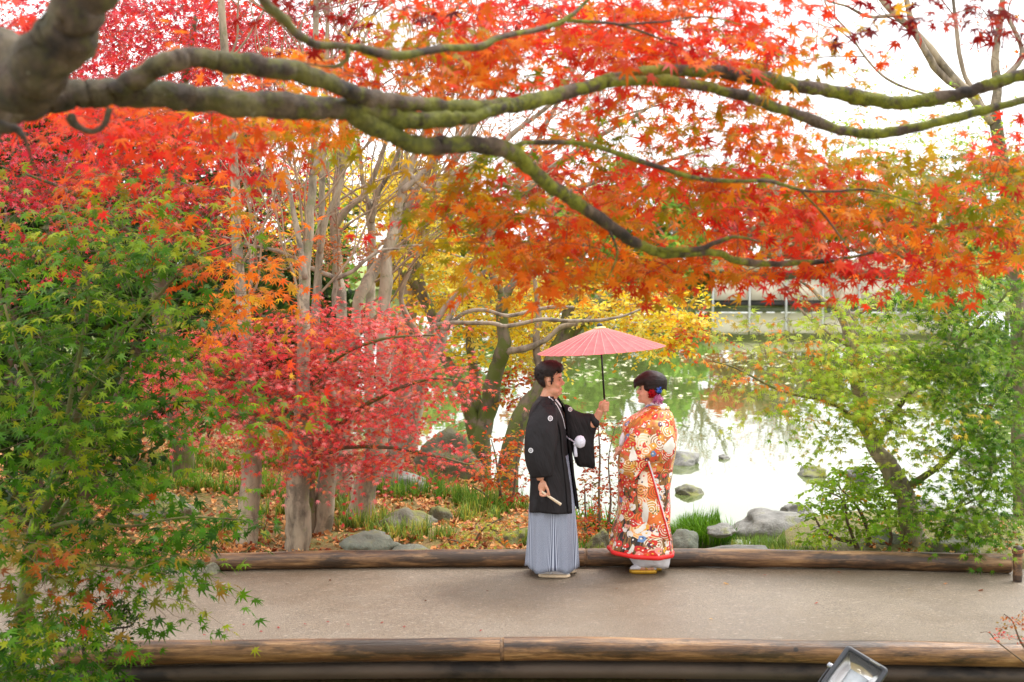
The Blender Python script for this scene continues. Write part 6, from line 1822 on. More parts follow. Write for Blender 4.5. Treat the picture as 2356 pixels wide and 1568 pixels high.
# haori cord with pompom and tassel
p0, p1 = S_.at(*gp(372, 684)[[0, 2]], .01), S_.at(*gp(418, 706)[[0, 2]], .03)
pm = gp(446, 703); py = min(p1[1], -.12)
a = Acc(); a.add(*tube(catmull(np.array([p0, (p0 + p1) / 2 + np.array([0, -.012, -.01]), [gp(416, 704)[0], py, gp(0, 706)[2]]]), 4), .0065, 8)); cord = local("haori_cord", a, M['pom'], GR)
bm = bmesh.new(); bmesh.ops.create_icosphere(bm, subdivisions=4, radius=1)
for vv in bm.verts:
    vv.co *= 1 + noise.noise(vv.co * 9) * .1 + noise.noise(vv.co * 3.1) * .08
    vv.co = Vector((vv.co.x * .043, vv.co.y * .034, vv.co.z * .05))
    vv.co += Vector((pm[0], py - .012, pm[2]))
me = bpy.data.meshes.new("pompom"); bm.to_mesh(me); bm.free()
for q in me.polygons: q.use_smooth = True
o = link("pompom", me, M['pom']); o.parent = cord
a = Acc()
for k in range(16):
    an = k / 16 * 6.28
    a.add(*tube(catmull(np.array([gp(418, 712, py), gp(420 + 5 * math.cos(an), 745, py + .006 * math.sin(an)), gp(422 + 8 * math.cos(an), 790, py + .011 * math.sin(an))]), 2), [.007, .0065, .006, .005, .0035], 5))
o = local("tassel", a, M['pom'], cord); o["kind"] = "stuff"
a = Acc(); a.add(*tube(np.array([gp(410, 716, py - .004), gp(432, 722, py - .004)]), .009, 10)); local("knot", a, M['pom'], cord)
# feet
def foot(root, x, y, yaw, L=.25, strap=None, sole=None, tall=.022, ln="sandal"):
    R3 = np.array(Matrix.Rotation(yaw, 3, 'Z'))
    def put(v): return (R3 @ np.asarray(v).T).T + np.array([x, y, 0])
    st_ = []
    for t_ in np.linspace(0, 1, 14):
        w = .044 * (.75 + .3 * math.sin(t_ * 2.6)) * (1 if t_ < .93 else .8)
        st_.append((-L * .42 + L * t_, w * math.sqrt(max(.05, 1 - (2 * t_ - 1) ** 8))))
    o = [(px2, w) for px2, w in st_] + [(px2, -w) for px2, w in st_[::-1]]
    o = np.array(o)
    rg = [np.hstack([o * s2, np.full((len(o), 1), z2)]) for z2, s2 in ((.002, .98), (tall * .5, 1.02), (tall, 1.0), (tall + .002, .97))]
    v, f = loft(rg, True, True, True); a = Acc(); a.add(put(v), f)
    sd = local(ln, a, sole, root)
    # white tabi sock
    rows_ = []
    for t_, w, h in ((-.40, .012, .02), (-.36, .034, .055), (-.2, .036, .1), (-.02, .038, .085), (.2, .044, .055), (.4, .043, .04), (.52, .03, .026), (.56, .01, .012)):
        an = np.linspace(0, 2 * math.pi, 16, endpoint=False)
        rows_.append(np.stack([np.full(16, t_ * L), w * np.cos(an), tall + h * .5 + h * .5 * np.sin(an)], -1))
    v, f = loft(rows_, True, True, True); a = Acc(); a.add(put(v), f)
    local("tabi_sock", a, M['white'], root)
    if strap:
        for sy in (1, -1):
            a = Acc(); a.add(*tube(put(catmull(np.array([(.3 * L, 0, tall + .05), (.14 * L, sy * .034, tall + .052), (-.06 * L, sy * .047, tall + .012)]), 4)), .0065, 6)); local("strap", a, strap, sd)
    return sd
foot(GR, -.005, -.115, math.radians(-4), .255, M['white'], M['cream_sole'])
foot(GR, .05, .06, math.radians(-6), .25, M['white'], M['cream_sole'])

# folded fan in the right hand
f0, f1 = gp(246, 984, -.305), gp(338, 1046, -.31)
FA = empty("folding_fan", tuple(np.array(GR.location) + f0), "closed cream folding fan in the groom's lowered hand", "fan")
ax = unit(f1 - f0); sd_ = unit(np.cross(ax, [0, 1, 0]))
f00 = f0 - ax * .05
for k in range(7):
    a = Acc()
    o2 = (k - 3) * .0026
    dr = unit(ax + np.array([0, 0, 0]) + sd_ * (k - 3) * .006)
    R3 = np.stack([dr, np.array([0, 1, 0]), np.cross(dr, [0, 1, 0])], -1)
    v, f = box(f00 + dr * .1 + np.array([0, o2, 0]), (.2, .0022, .017 - abs(k - 3) * .0008), R3)
    a.add(v - f0, f)
    local("fan_stick", a, M['cream_sole'] if k in (0, 6) else plain("fan_paper", (238, 226, 206), .7), FA, False)

# ------------------------------------------------------------------ parasol
ap = gp(562, 52)
hb = gp(597, 556)
axd = unit(ap - hb)
PR = empty("parasol", tuple(np.array(GR.location) + np.array([hb[0], 0, hb[2]])), "open pink paper parasol with pale ribs and black pole over the couple", "parasol")
Mp = np.stack([unit(np.cross([0, 1, 0], axd)), np.array([0, 1, 0]), axd], -1)
def pl(v): return (Mp @ np.asarray(v, float).T).T + np.array([0, 0, 0])
Lp = float(np.linalg.norm(ap - hb))
m, t, b = newmat("pink_parasol_paper")
n_ = noise_tex(t, 14, 5)
cc = ramp(t, n_, [(.3, lin((240, 112, 118))), (.7, lin((246, 132, 134)))])
t.links.new(cc, b.inputs["Base Color"]); b.inputs["Roughness"].default_value = .6
tr = t.nodes.new("ShaderNodeBsdfTranslucent"); t.links.new(cc, tr.inputs[0])
ms = t.nodes.new("ShaderNodeMixShader"); ms.inputs[0].default_value = .5
t.links.new(b.outputs[0], ms.inputs[1]); t.links.new(tr.outputs[0], ms.inputs[2]); t.links.new(ms.outputs[0], t.nodes["Material Output"].inputs[0])
NR, SUB, RAD, DROP = 36, 4, .518, .186
rg = []
for q in np.linspace(.05, 1, 12):
    an = np.arange(NR * SUB) / (NR * SUB) * 2 * math.pi
    w = (np.arange(NR * SUB) % SUB) / SUB
    sag = np.sin(w * math.pi)
    rr2 = RAD * q * (1 - .013 * sag * q)
    z = Lp - DROP * (q ** 1.12) + .0035 * sag * q * -1
    rg.append(np.stack([rr2 * np.cos(an), rr2 * np.sin(an), z], -1))
v, f = loft(np.array(rg)); a = Acc(); a.add(pl(v.reshape(-1, 3)), f)
can = local("canopy", a, m, PR)
ribm = plain("pale_bamboo_rib", (244, 176, 166), .6)
an0 = None
me_rib = None
for k in range(NR):
    an = k / NR * 2 * math.pi
    pts = np.array([[RAD * q * math.cos(an), RAD * q * math.sin(an), Lp - DROP * (q ** 1.12) + .0012] for q in (.05, .3, .6, .85, 1.012)])
    a = Acc(); a.add(*tube(pl(pts), [.0013, .0013, .0013, .0013, .002], 5)); local("rib", a, ribm, can)
a = Acc(); a.add(*tube(pl([[0, 0, .0], [0, 0, .1]]), .0105, 12)); local("handle", a, plain("pale_wood_handle", (226, 186, 150), .5), PR)
a = Acc(); a.add(*tube(pl([[0, 0, .1], [0, 0, Lp - .02]]), .0078, 12)); local("pole", a, plain("black_lacquer", (18, 16, 18), .3), PR)
a = Acc(); a.add(*tube(pl([[0, 0, Lp - .21], [0, 0, Lp - .17]]), .018, 14)); local("runner", a, M['black'], PR)
for k in range(NR // 2):
    an = k / (NR / 2) * 2 * math.pi
    a = Acc(); a.add(*tube(pl([[.016 * math.cos(an), .016 * math.sin(an), Lp - .185], [RAD * .5 * math.cos(an), RAD * .5 * math.sin(an), Lp - DROP * (.5 ** 1.12) - .004]]), .0016, 4)); local("strut", a, ribm, PR)
a = Acc(); a.add(*loft([[(r2 * math.cos(q), r2 * math.sin(q), z2) for q in np.linspace(0, 6.2832, 18, endpoint=False)] for r2, z2 in ((.05, Lp - .012), (.048, Lp - .002), (.02, Lp + .006))], True, True, True))
a.v[0] = pl(a.v[0]); cap = local("top_paper", a, plain("gold_white_paper", (222, 206, 150), .6, 0, .4, 60), PR)
a = Acc(); a.add(*tube(pl([[0, 0, Lp], [0, 0, Lp + .018], [0, 0, Lp + .03]]), [.02, .024, .012], 12)); local("top_cap", a, plain("dark_cap", (40, 46, 58), .5), PR)
for o in PR.children:
    pass

# ------------------------------------------------------------------ bride
K2 = .00142
def bp(cx, cy, y=0.0): return np.array([(cx - 830) * K2, y, (1468 - cy) * K2])
bX = (1488 - CX) / F * 11.6
BR = empty("person", (bX, 11.6, float(deck_z(bX))), "bride in orange floral kimono with bright flowers in her dark hair", "person")
HB_ = T4((.026, .0, 1.392), math.radians(180 - 10), math.radians(-3))
A = Acc()
head_parts(A, HB_, 1.0, .6)
limb3(A, [(.05, 0, 1.27), (.045, 0, 1.34), (.035, 0, 1.40), (.03, 0, 1.45)], [.07, .052, .048, .048])
A.add(*loft([ring(z, .02, a_, b_, c_, np.linspace(0, 2 * math.pi, 24, endpoint=False), math.pi - .15) for z, a_, b_, c_ in ((.8, .11, .11, .14), (.95, .1, .1, .13), (1.15, .12, .1, .15), (1.24, .08, .09, .14), (1.29, .05, .05, .08))], True, True, True))
limb3(A, [(.04, -.15, 1.22), (.1, -.19, 1.05), (.06, -.2, .98), (-.1, -.1, 1.0), (-.19, -.07, 1.02), (-.222, -.07, 1.028)], [.05, .043, .04, .036, .026, .024])
limb3(A, [(.04, .15, 1.22), (.08, .19, 1.05), (.04, .18, .98), (-.1, .08, 1.0), (-.19, .02, 1.02), (-.222, -.0, 1.02)], [.05, .043, .04, .036, .026, .024])
for yy, zz_ in ((-.07, 0), (-.005, -.012)):
    A.add(*ellipsoid((-.236, yy, 1.012 + zz_), (.02, .014, .036), rot=Matrix.Rotation(-.35, 3, 'Y')))
    for k in range(4):
        y = yy - .02 + k * .013
        finger(A, [(-.235, yy + (k - 1.5) * .008, 1.0 + zz_), (-.252 - .003 * k, y + .004, .975 + zz_), (-.262 + .004 * k, y + .004, .95 + zz_), (-.258 + .006 * k, y + .006, .932 + zz_ + .004 * k)], .0088, .0062)
    finger(A, [(-.228, yy - .012, 1.02 + zz_), (-.25, yy - .022, .998 + zz_), (-.262, yy - .018, .978 + zz_)], .0092, .007)
for y in (-.06, .06):
    limb3(A, [(.02, y, .85), (.03, y, .5), (.04, y, .27), (.04, y, .1)], [.08, .058, .048, .034])
A.add(*ellipsoid((.0, -.06, .055), (.09, .036, .03))); A.add(*ellipsoid((.03, .06, .055), (.09, .036, .03)))
remesh_body("body", A, M['skin_f'], BR)
face_parts(BR, HB_, M['lip_f'], 1.0, True)
# hair: swept up, with side fringe
def hl_f(x, y):
    if x > .06: return .172 + abs(y) * .2
    if x > .03: return .15
    if x > .012: return .12
    if x > .0: return .095
    return max(.035, .085 + (x + .02) * 1.0)
hair, _ = hair_shell(BR, HB_, hl_f, lambda p: .02 + max(0, p[2] - .15) * .22 + max(0, -p[0] - .02) * .12, 1.0, "hair", 9, .003)
A = Acc()
def be(cx, cy, y, rx, ry, rz, rot=0.0):
    A.add(*ellipsoid(bp(cx, cy, y), (rx * K2, ry, rz * K2), rot=Matrix.Rotation(rot, 3, 'Y'), nu=20, nv=12))
be(865, 362, 0, 74, .085, 52, .12); be(903, 392, 0, 40, .07, 42); be(810, 350, -.01, 48, .07, 36, -.35); be(778, 362, -.01, 24, .055, 26, .5); be(764, 378, -.03, 9, .03, 22, .15); be(922, 376, 0, 20, .05, 28); be(842, 392, -.055, 32, .03, 26, .1); be(925, 402, 0, 24, .06, 28); be(880, 400, -.03, 40, .06, 34)
o = local("hair_roll", A, M['hair'], hair)
md = o.modifiers.new("r", 'REMESH'); md.mode = 'VOXEL'; md.voxel_size = .005; md.use_smooth_shade = True
sm = o.modifiers.new("s", 'SMOOTH'); sm.iterations = 5
# flowers in the hair
def flower(cx, cy, y, r, rgb, rgb2, seed, nm="flower"):
    lv = Leaves(seed); r_ = lv.r
    k = 90
    d = unit(r_.normal(0, 1, (k, 3)) + np.array([0, -.7, 0]))
    c = bp(cx, cy, y)
    R_ = r * K2
    col = np.where(r_.random((k, 1)) < .6, lin(rgb), lin(rgb2)) * r_.uniform(.75, 1.2, (k, 1))
    tang = unit(np.cross(d, r_.normal(0, 1, (k, 3))))
    data = [c + d * (R_ * r_.uniform(.5, .95, (k, 1))), unit(d + tang * .8), unit(d * .5 + tang), R_ * r_.uniform(.5, .85, k), np.clip(col, .01, .85)]
    p, n_, d_, s_, c_ = data
    o = build_leaves(data, OVAL, nm, M['leaf'], None, seed=seed)
    del o["kind"]
    o.parent = hair
    return o
flower(857, 422, -.085, 31, (206, 24, 44), (160, 14, 34), 71); flower(893, 404, -.085, 23, (70, 110, 214), (110, 150, 232), 72); flower(922, 420, -.07, 22, (206, 222, 90), (226, 236, 130), 73); flower(890, 456, -.085, 36, (206, 120, 176), (232, 170, 208), 74)

# --- kimono cloth pattern
def kimono_mat(name, mode):
    m, t, b = newmat(name)
    uv0 = t.nodes.new("ShaderNodeUVMap").outputs[0]
    nz = t.nodes.new("ShaderNodeTexNoise"); nz.inputs["Scale"].default_value = 16; nz.inputs["Detail"].default_value = 2
    t.links.new(uv0, nz.inputs["Vector"])
    va = t.nodes.new("ShaderNodeVectorMath"); va.operation = 'MULTIPLY_ADD'
    t.links.new(nz.outputs["Color"], va.inputs[0]); va.inputs[1].default_value = (.03, .03, 0); t.links.new(uv0, va.inputs[2])
    uv = va.outputs[0]
    def vor(scale, rnd=.9, off=(0, 0, 0), feat='F1'):
        mp = t.nodes.new("ShaderNodeMapping"); mp.inputs["Location"].default_value = off
        t.links.new(uv, mp.inputs[0])
        v = t.nodes.new("ShaderNodeTexVoronoi"); v.voronoi_dimensions = '2D'; v.feature = feat
        v.inputs["Scale"].default_value = scale; v.inputs["Randomness"].default_value = rnd
        t.links.new(mp.outputs[0], v.inputs["Vector"])
        return v
    def sep(c, k=0):
        s_ = t.nodes.new("ShaderNodeSeparateColor"); t.links.new(c, s_.inputs[0]); return s_.outputs[k]
    def lt(a_, v): return math_(t, 'LESS_THAN', a_, v)
    def gt(a_, v): return math_(t, 'GREATER_THAN', a_, v)
    if mode == 'orange':
        base = ramp(t, noise_tex(t, 9, 3, coord='UV'), [(.35, lin((222, 92, 40))), (.5, lin((232, 130, 60))), (.65, lin((206, 120, 44)))])
    elif mode == 'upper':
        base = ramp(t, noise_tex(t, 8, 3, coord='UV'), [(.36, lin((200, 84, 34))), (.46, lin((214, 150, 58))), (.56, lin((170, 104, 40))), (.66, lin((214, 70, 40)))])
    else:
        base = ramp(t, noise_tex(t, 10, 3, coord='UV', stretch=(2.4, .5, 1)), [(.42, lin((34, 24, 24))), (.5, lin((150, 104, 44))), (.58, lin((60, 40, 28)))])
    # fans of wave arcs
    V2 = vor(9.5, .8, (.3, .7, 0))
    arcs = math_(t, 'SINE', math_(t, 'MULTIPLY', V2.outputs["Distance"], 34.0))
    acol = ramp(t, sep(V2.outputs["Color"], 1), [(0, lin((208, 158, 70))), (.26, lin((236, 224, 204))), (.42, lin((226, 98, 40))), (.6, lin((214, 62, 40))), (.74, lin((232, 160, 96))), (.88, lin((186, 126, 50)))], 'CONSTANT')
    acol = mixc(t, gt(arcs, .35), acol, ramp(t, sep(V2.outputs["Color"], 2), [(0, lin((240, 226, 206))), (.45, lin((150, 88, 30))), (.75, lin((238, 204, 150)))], 'CONSTANT'))
    thr = {'orange': .2, 'upper': .42, 'lower': .6}[mode]
    col = mixc(t, gt(sep(V2.outputs["Color"], 0), thr), base, acol)
    # flowers
    V1 = vor(18.0, 1.0)
    fm = lt(V1.outputs["Distance"], {'orange': .24, 'upper': .42, 'lower': .48}[mode])
    pet = ramp(t, sep(V1.outputs["Color"], 0), [(0, lin((210, 44, 32))), (.28, lin((226, 218, 210))), (.42, lin((226, 92, 56))), (.56, lin((200, 36, 34))), (.72, lin((232, 150, 140))), (.82, lin((104, 140, 190))), (.88, lin((222, 160, 50))), (.95, lin((90, 40, 60)))], 'CONSTANT')
    fm = math_(t, 'MULTIPLY', fm, gt(sep(V1.outputs["Color"], 1), {'orange': .6, 'upper': .45, 'lower': .12}[mode]))
    col = mixc(t, fm, col, pet)
    cen = math_(t, 'MULTIPLY', lt(V1.outputs["Distance"], .11), fm)
    col = mixc(t, cen, col, ramp(t, sep(V1.outputs["Color"], 2), [(0, lin((240, 232, 216))), (.5, lin((226, 180, 60)))], 'CONSTANT'))
    # small buds and leaves
    V3 = vor(46.0, 1.0, (.1, .2, 0))
    bm_ = math_(t, 'MULTIPLY', lt(V3.outputs["Distance"], .3), gt(sep(V3.outputs["Color"], 1), .7))
    col = mixc(t, bm_, col, ramp(t, sep(V3.outputs["Color"], 0), [(0, lin((112, 112, 50))), (.3, lin((232, 228, 220))), (.6, lin((216, 60, 40))), (.85, lin((60, 40, 60)))], 'CONSTANT'))
    t.links.new(col, b.inputs["Base Color"]); b.inputs["Roughness"].default_value = .5
    b.inputs["Sheen Weight"].default_value = .15
    bump(t, b, sep(col, 0), .15, .003)
    return m
M['kim_low'] = kimono_mat("floral_kimono_black_ground", 'lower')
M['kim_up'] = kimono_mat("floral_kimono_gold_ground", 'upper')
M['kim_or'] = kimono_mat("wave_kimono_orange_ground", 'orange')
M['redhem'] = cloth("red_padded_hem", (214, 26, 22), .55, .08, 60)
YB = math.pi - .28
tab = [(506, 842, 946, .07), (530, 806, 968, .11), (560, 750, 984, .155), (600, 704, 996, .19), (650, 690, 1002, .2), (720, 684, 1001, .205), (800, 674, 992, .205), (860, 668, 978, .2), (930, 672, 968, .195), (1000, 676, 966, .195), (1080, 674, 968, .2),
       (1160, 664, 970, .21), (1240, 646, 974, .225), (1300, 630, 978, .235), (1345, 620, 982, .24)]
tb = np.array(tab, float)
nph = 96
ph = np.linspace(0, 2 * math.pi, nph, endpoint=False)
def kring(cy_, grow_=0.0):
    l, r2, ry = [np.interp(cy_, tb[:, 0], tb[:, k]) for k in (1, 2, 3)]
    cx_ = ((l + r2) / 2 - 830) * K2; rx = (r2 - l) / 2 * K2 + grow_; ry += grow_
    tt = max(0, (cy_ - 600) / 745)
    c, s_ = np.cos(ph), np.sin(ph)
    f_ = 1 + .026 * tt * np.sin(ph * 5 + cy_ * .01) + .03 * tt * np.sin(ph * 9 - cy_ * .006 + 1) + .02 * np.sin(ph * 3 + cy_ * .03) * (cy_ > 560) + .012 * np.sin(ph * 7 - cy_ * .045) * (cy_ > 580) * (cy_ < 900)
    z = (1468 - cy_) * K2 * np.ones(nph)
    z = z + (np.clip(-c, 0, 1) * .03 + .0 - np.clip(c, 0, 1) * .012) * max(0, (cy_ - 1100) / 245)      # hem sweeps up in front, dips behind
    z = z + np.clip(c, -1, 1) * -.01 * (cy_ < 540)
    return np.stack([cx_ + rx * np.sign(c) * np.abs(c) ** .9 * f_, ry * np.sign(s_) * np.abs(s_) ** .95 * f_, z], -1)
def kpart(c0, c1, nrow, mat, name):
    cys = np.linspace(c0, c1, nrow)
    rows = [kring(q) for q in cys]
    rows = [np.vstack([r2, r2[:1]]) for r2 in rows]
    uv = np.concatenate([np.stack([np.append(ph, 2 * math.pi) / (2 * math.pi) * 1.25, np.full(nph + 1, (1468 - q) * K2)], -1) for q in cys])
    v, f = loft(rows, False)
    a = Acc(); a.add(v, f, uv)
    return local(name, a, mat, BR)
kup = kpart(506, 880, 20, M['kim_up'], "kimono_top")
klo = kpart(880, 1345, 26, M['kim_low'], "kimono_skirt")
for o in (kup, klo):
    md = o.modifiers.new("t", 'SOLIDIFY'); md.thickness = .006; md.offset = -1
# red padded hem roll
hem = kring(1345); hem = np.vstack([hem, hem[:1]])
a = Acc(); a.add(*tube(hem + np.array([0, 0, -.008]), .0195, 12, False)); local("hem_roll", a, M['redhem'], klo)
# white under-robe
rows = []
for z, cx_, rx, ry in ((.2, .02, .2, .19), (.13, .035, .17, .16), (.085, .045, .15, .125), (.05, .05, .135, .1)):
    w = 1 + .03 * np.sin(ph * 7 + z * 60) + .02 * np.sin(ph * 13)
    rows.append(np.stack([cx_ + rx * np.cos(ph) * w, ry * np.sin(ph) * w, z + .01 * np.sin(ph * 3)], -1))
a = Acc(); a.add(*loft(rows)); solid(local("under_robe", a, M['white'], BR), .004, 0)
# collars: white inside, patterned band outside, standing off the nape
def collar(cy0, grow_, r, mat, name, par, dz=0):
    rg = kring(cy0, grow_); rg = np.vstack([rg, rg[:1]]) + np.array([0, 0, dz])
    v, f = tube(rg, r, 10, False)
    a = Acc(); a.add(v, f, v[:, [0, 2]] + v[:, [1, 1]] * .7); return local(name, a, mat, par)
collar(510, .004, .017, M['kim_up'], "collar", kup, .004)
collar(503, -.006, .0115, M['white'], "white_collar", kup, .017)
# near sleeve over the folded arm
so = [bp(905, 575), bp(950, 620), bp(985, 700), bp(968, 780), bp(900, 808), bp(832, 815), bp(800, 850), bp(770, 888), bp(742, 914), bp(700, 885), bp(666, 860), bp(672, 790), bp(682, 720), bp(722, 655), bp(790, 600), bp(850, 570)]
a = pillow([(q[0], q[2]) for q in so], .062, -.205, fold=.013, seed=5)
ksl = local("sleeve", a, M['kim_up'], BR)
# orange wave panel hanging from the sleeve, edged white and red
po = [bp(828, 812), bp(800, 850), bp(775, 905), bp(768, 1000), bp(790, 1100), bp(840, 1180), bp(905, 1240), bp(958, 1262), bp(948, 1210), bp(915, 1100), bp(880, 980), bp(850, 880)]
a = pillow([(q[0], q[2]) for q in po], .022, -.2, fold=.004, seed=6)
kpan = local("sleeve_panel", a, M['kim_or'], ksl)
SB = Surf([kup, klo, ksl, kpan])
def rib2(pts, w, off, mat, name, par): return ribbon(SB, pts, w, off, mat, par, name)
rib2([bp(828, 812), bp(852, 880), bp(882, 980), bp(917, 1100), bp(948, 1210), bp(960, 1262)], .0085, .004, M['white'], "white_trim", kpan)
rib2([bp(822, 818), bp(846, 884), bp(875, 984), bp(910, 1104), bp(941, 1214), bp(954, 1266)], .006, .006, M['redhem'], "red_trim", kpan)
rib2([bp(742, 912), bp(772, 886), bp(802, 848), bp(830, 812)], .006, .004, M['redhem'], "red_trim", ksl)
# white inner sleeve at the wrist
a = pillow([(q[0], q[2]) for q in (bp(694, 645), bp(678, 665), bp(668, 718), bp(690, 724), bp(704, 680))], .02, -.09); local("inner_sleeve", a, M['white'], BR)
# white cranes woven into the cloth
def crane(pts_list, name="woven_crane"):
    for poly in pts_list:
        a = Acc()
        o = np.array(poly, float); c = o.mean(0)
        dense = []
        for i in range(len(o)):
            for tt in (0, .5): dense.append(o[i] * (1 - tt) + o[(i + 1) % len(o)] * tt)
        dense = np.array(dense)
        rg = []
        for s_ in (1, .66, .33, .02):
            q = c + (dense - c) * s_
            rg.append([SB.at(*bp(p[0], p[1])[[0, 2]], .004 if s_ == 1 else .007) for p in q])
        a.add(*loft(np.array(rg)))
        local(name, a, M['silver'], klo, False)
M['silver'] = plain("white_silver_thread", (224, 220, 210), .45, .05, .1, 200)
crane([[(797, 1040), (822, 1050), (832, 1085), (830, 1130), (822, 1170), (800, 1172), (790, 1140), (798, 1100)], [(822, 1160), (828, 1190), (800, 1215), (765, 1235), (730, 1222), (740, 1205), (775, 1190), (800, 1165)], [(800, 1172), (770, 1170), (745, 1152), (750, 1160), (775, 1180)]])
crane([[(745, 1268), (760, 1290), (748, 1330), (712, 1358), (702, 1345), (722, 1310)]])
crane([[(890, 1030), (925, 1035), (955, 1070), (950, 1095), (915, 1085), (895, 1060)], [(880, 950), (955, 940), (960, 965), (930, 985), (905, 980)]])
crane([[(912, 715), (960, 670), (984, 690), (978, 735), (955, 760), (925, 755), (905, 735)], [(740, 720), (755, 760), (765, 800), (722, 808), (716, 790), (728, 750)]])
crane([[(775, 590), (830, 556), (890, 548), (900, 556), (850, 568), (800, 592), (775, 610)]])
foot(BR, -.005, -.05, math.pi - .05, .225, M['gold'], M['gold'], .03)
foot(BR, .05, .07, math.pi - .05, .225, M['gold'], M['gold'], .03)

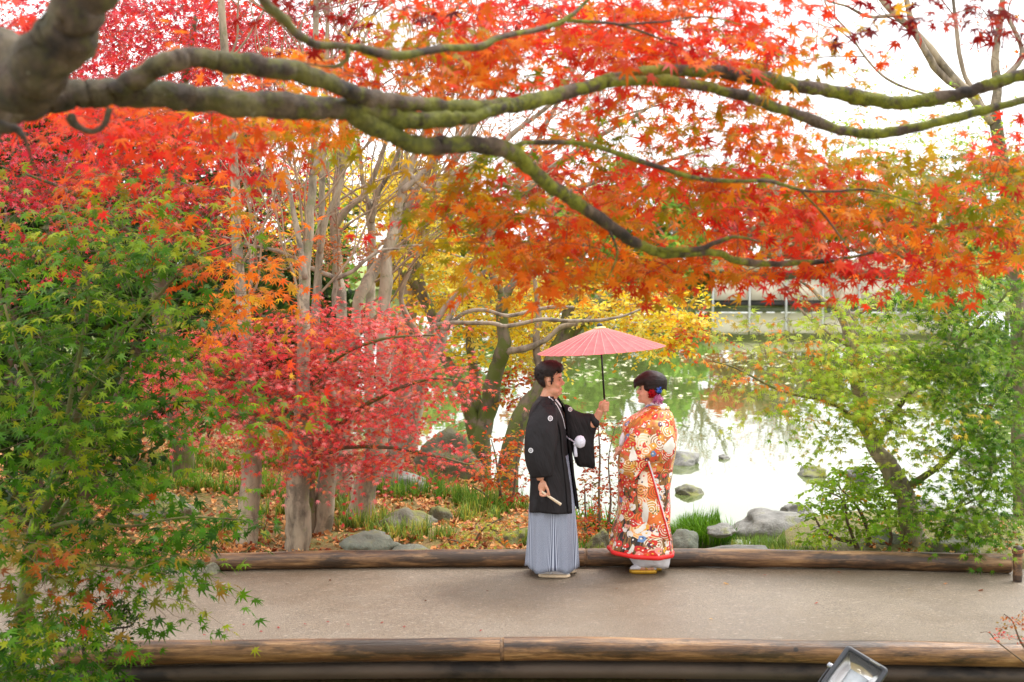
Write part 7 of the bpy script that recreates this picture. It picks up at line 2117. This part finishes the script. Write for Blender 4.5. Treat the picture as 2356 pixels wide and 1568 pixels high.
# ------------------------------------------------------------------ lamps and post
def floodlight(c, R3, W_, H_, D_, label, group=None, big=False):
    """R3 columns: right, up, towards the viewer of the lamp face"""
    root = empty("floodlight", tuple(c), label, "floodlight", group)
    R3 = np.array(R3)
    def put(v): return (R3 @ np.asarray(v, float).T).T
    blk = plain("black_cast_housing", (44, 48, 54), .45, .1, .15, 40, .1)
    refl = plain("bright_reflector", (226, 226, 226), .18, .95, .08, 8)
    def rrect(w, h, r, z, n=5):
        o = []
        for cx_, cy_, a0 in ((w / 2 - r, h / 2 - r, 0), (-w / 2 + r, h / 2 - r, 90), (-w / 2 + r, -h / 2 + r, 180), (w / 2 - r, -h / 2 + r, 270)):
            for k in range(n):
                q = math.radians(a0 + 90 * k / (n - 1)); o.append((cx_ + r * math.cos(q), cy_ + r * math.sin(q), z))
        return o
    r = W_ * .09; fr = W_ * .1
    rows = [rrect(W_ * .8, H_ * .8, r, -D_), rrect(W_ * .86, H_ * .86, r, -D_ * .9), rrect(W_, H_, r, -D_ * .3), rrect(W_, H_, r, 0), rrect(W_ - fr * .4, H_ - fr * .4, r * .8, .006), rrect(W_ - 2 * fr, H_ - 2 * fr, r * .4, .004), rrect(W_ - 2 * fr, H_ - 2 * fr, r * .4, -.012)]
    v, f = loft(rows, True, True, False); a = Acc(); a.add(put(v), f); hs_ = local("housing", a, blk, root, False)
    w2, h2 = W_ - 2 * fr, H_ - 2 * fr
    iw, ih = w2 * .42, h2 * .42
    o4 = lambda w, h, z: np.array([(-w / 2, -h / 2, z), (w / 2, -h / 2, z), (w / 2, h / 2, z), (-w / 2, h / 2, z)])
    of, inn = o4(w2 * .99, h2 * .99, -.013), o4(iw, ih, -D_ * .75)
    for k in range(4):
        k2 = (k + 1) % 4
        a = Acc(); a.add(put([of[k], of[k2], inn[k2], inn[k]]), np.array([[0, 1, 2, 3]])); local("reflector", a, refl, root, False)
    a = Acc(); v, f = box((0, 0, -D_ * .75), (iw, ih, .012)); a.add(put(v), f); local("led_panel", a, plain("pale_led_panel", (206, 216, 222), .4), root, False)
    gm, gt_, gb = newmat("lamp_glass"); gb.inputs["Base Color"].default_value = (1, 1, 1, 1); gb.inputs["Transmission Weight"].default_value = 1; gb.inputs["Roughness"].default_value = .02; gb.inputs["IOR"].default_value = 1.1
    n_ = noise_tex(gt_, 70, 3); bump(gt_, gb, n_, .2, .002)
    a = Acc(); v, f = box((0, 0, -.004), (w2 * .985, h2 * .985, .003)); a.add(put(v), f); local("glass", a, gm, root, False)
    # bracket and foot
    a = Acc()
    ww = W_ * .56
    a.add(*tube(put(catmull(np.array([(-ww, 0, -D_ * .5), (-ww, -H_ * .45, -D_ * .7), (-ww * .6, -H_ * .72, -D_ * .9), (ww * .6, -H_ * .72, -D_ * .9), (ww, -H_ * .45, -D_ * .7), (ww, 0, -D_ * .5)]), 4)), W_ * .025, 8))
    local("bracket", a, blk, root)
    for s_ in (-1, 1):
        a = Acc(); a.add(*tube(put([(s_ * W_ * .49, 0, -D_ * .5), (s_ * W_ * .62, 0, -D_ * .5)]), W_ * .06, 12)); local("knob", a, plain("steel_knob", (160, 164, 172), .3, .8), root)
    if big:
        a = Acc()
        a.add(*tube(put([(.06 * W_, H_ * .4475, .0062), (.3 * W_, H_ * .4475, .0062)]), .0045, 6)); local("badge", a, plain("grey_badge", (120, 120, 112), .4), root)
        for k in range(6):
            a = Acc(); v, f = box(((k - 2.5) * W_ * .12, -H_ * .02, -D_ * 1.12), (W_ * .02, H_ * .6, D_ * .3)); a.add(put(v), f); local("cooling_fin", a, blk, root, False)
        base = np.array([0, 0, -.75 - c[2]])
        a = Acc(); st_ = put([(0, -H_ * .72, -D_ * .9)])[0]
        a.add(*tube(np.array([st_, [st_[0], st_[1], base[2]]]), .014, 10)); local("stake", a, blk, root)
    else:
        a = Acc(); st_ = put([(0, -H_ * .72, -D_ * .9)])[0]
        a.add(*tube(np.array([st_, st_ + np.array([0, 0, -.2])]), .012, 8)); local("stake", a, blk, root)
    return root
# big lamp in front of the log: face tipped up and turned towards the camera, rolled clockwise
Yf = 7.9
cen = P(1966, 1556, Yf)
face = unit(np.array([-.12, -.72, .68])); 
r0 = unit(np.cross(np.array([0, 0, 1.0]), face)); u0 = np.cross(face, r0)
ro = math.radians(-33)
rt = r0 * math.cos(ro) + u0 * math.sin(ro); up_ = np.cross(face, rt)
floodlight(cen, np.stack([rt, up_, face], -1), .27, .30, .09, "big black floodlight with a silver reflector in front of the front log", "garden floodlights", True)
c2 = P(2150, 1240, 13.2)
face = unit(np.array([-.1, -.35, .93])); r0 = unit(np.cross([0, 1, 0], face)) ; r0 = np.array([1.0, 0, 0]) - face * np.dot([1.0, 0, 0], face); r0 = unit(r0); u0 = np.cross(face, r0)
floodlight(c2, np.stack([r0, u0, face], -1), .2, .17, .05, "small floodlight facing the sky beside the leaning trunk's foot", "garden floodlights")
c3 = P(2212, 1252, 12.9)
face = unit(np.array([.75, -.45, .5])); r0 = unit(np.cross([0, 0, 1.0], face)); u0 = np.cross(face, r0)
floodlight(c3, np.stack([r0, u0, face], -1), .12, .13, .04, "smallest floodlight turned sideways among the rocks near the roped post", "garden floodlights")
# post bound with rope
pb = P(2341, 1328, CAMZ * F / (1328 - HOR))
PO = empty("wooden_post", tuple(pb), "short brown wooden post bound with rope at the log's end", "post")
hgt = (1328 - 1256) / F * pb[1]
a = Acc(); zz = np.linspace(-.1, hgt, 12)
a.add(*tube(np.stack([np.zeros(12), np.zeros(12), zz], -1), [.037 + .002 * math.sin(k * 2) for k in range(12)], 16, True, .03, 2))
local("post_body", a, log_material("brown_post_wood", 40), PO)
rope = plain("brown_rope", (128, 84, 56), .8, 0, .25, 200)
for k in range(2):
    an = np.linspace(0, 6.2832, 24)
    a = Acc(); a.add(*tube(np.stack([.041 * np.cos(an), .041 * np.sin(an), hgt - .028 - k * .016 + .004 * np.cos(an)], -1), .0075, 8, False)); local("rope", a, rope, PO)
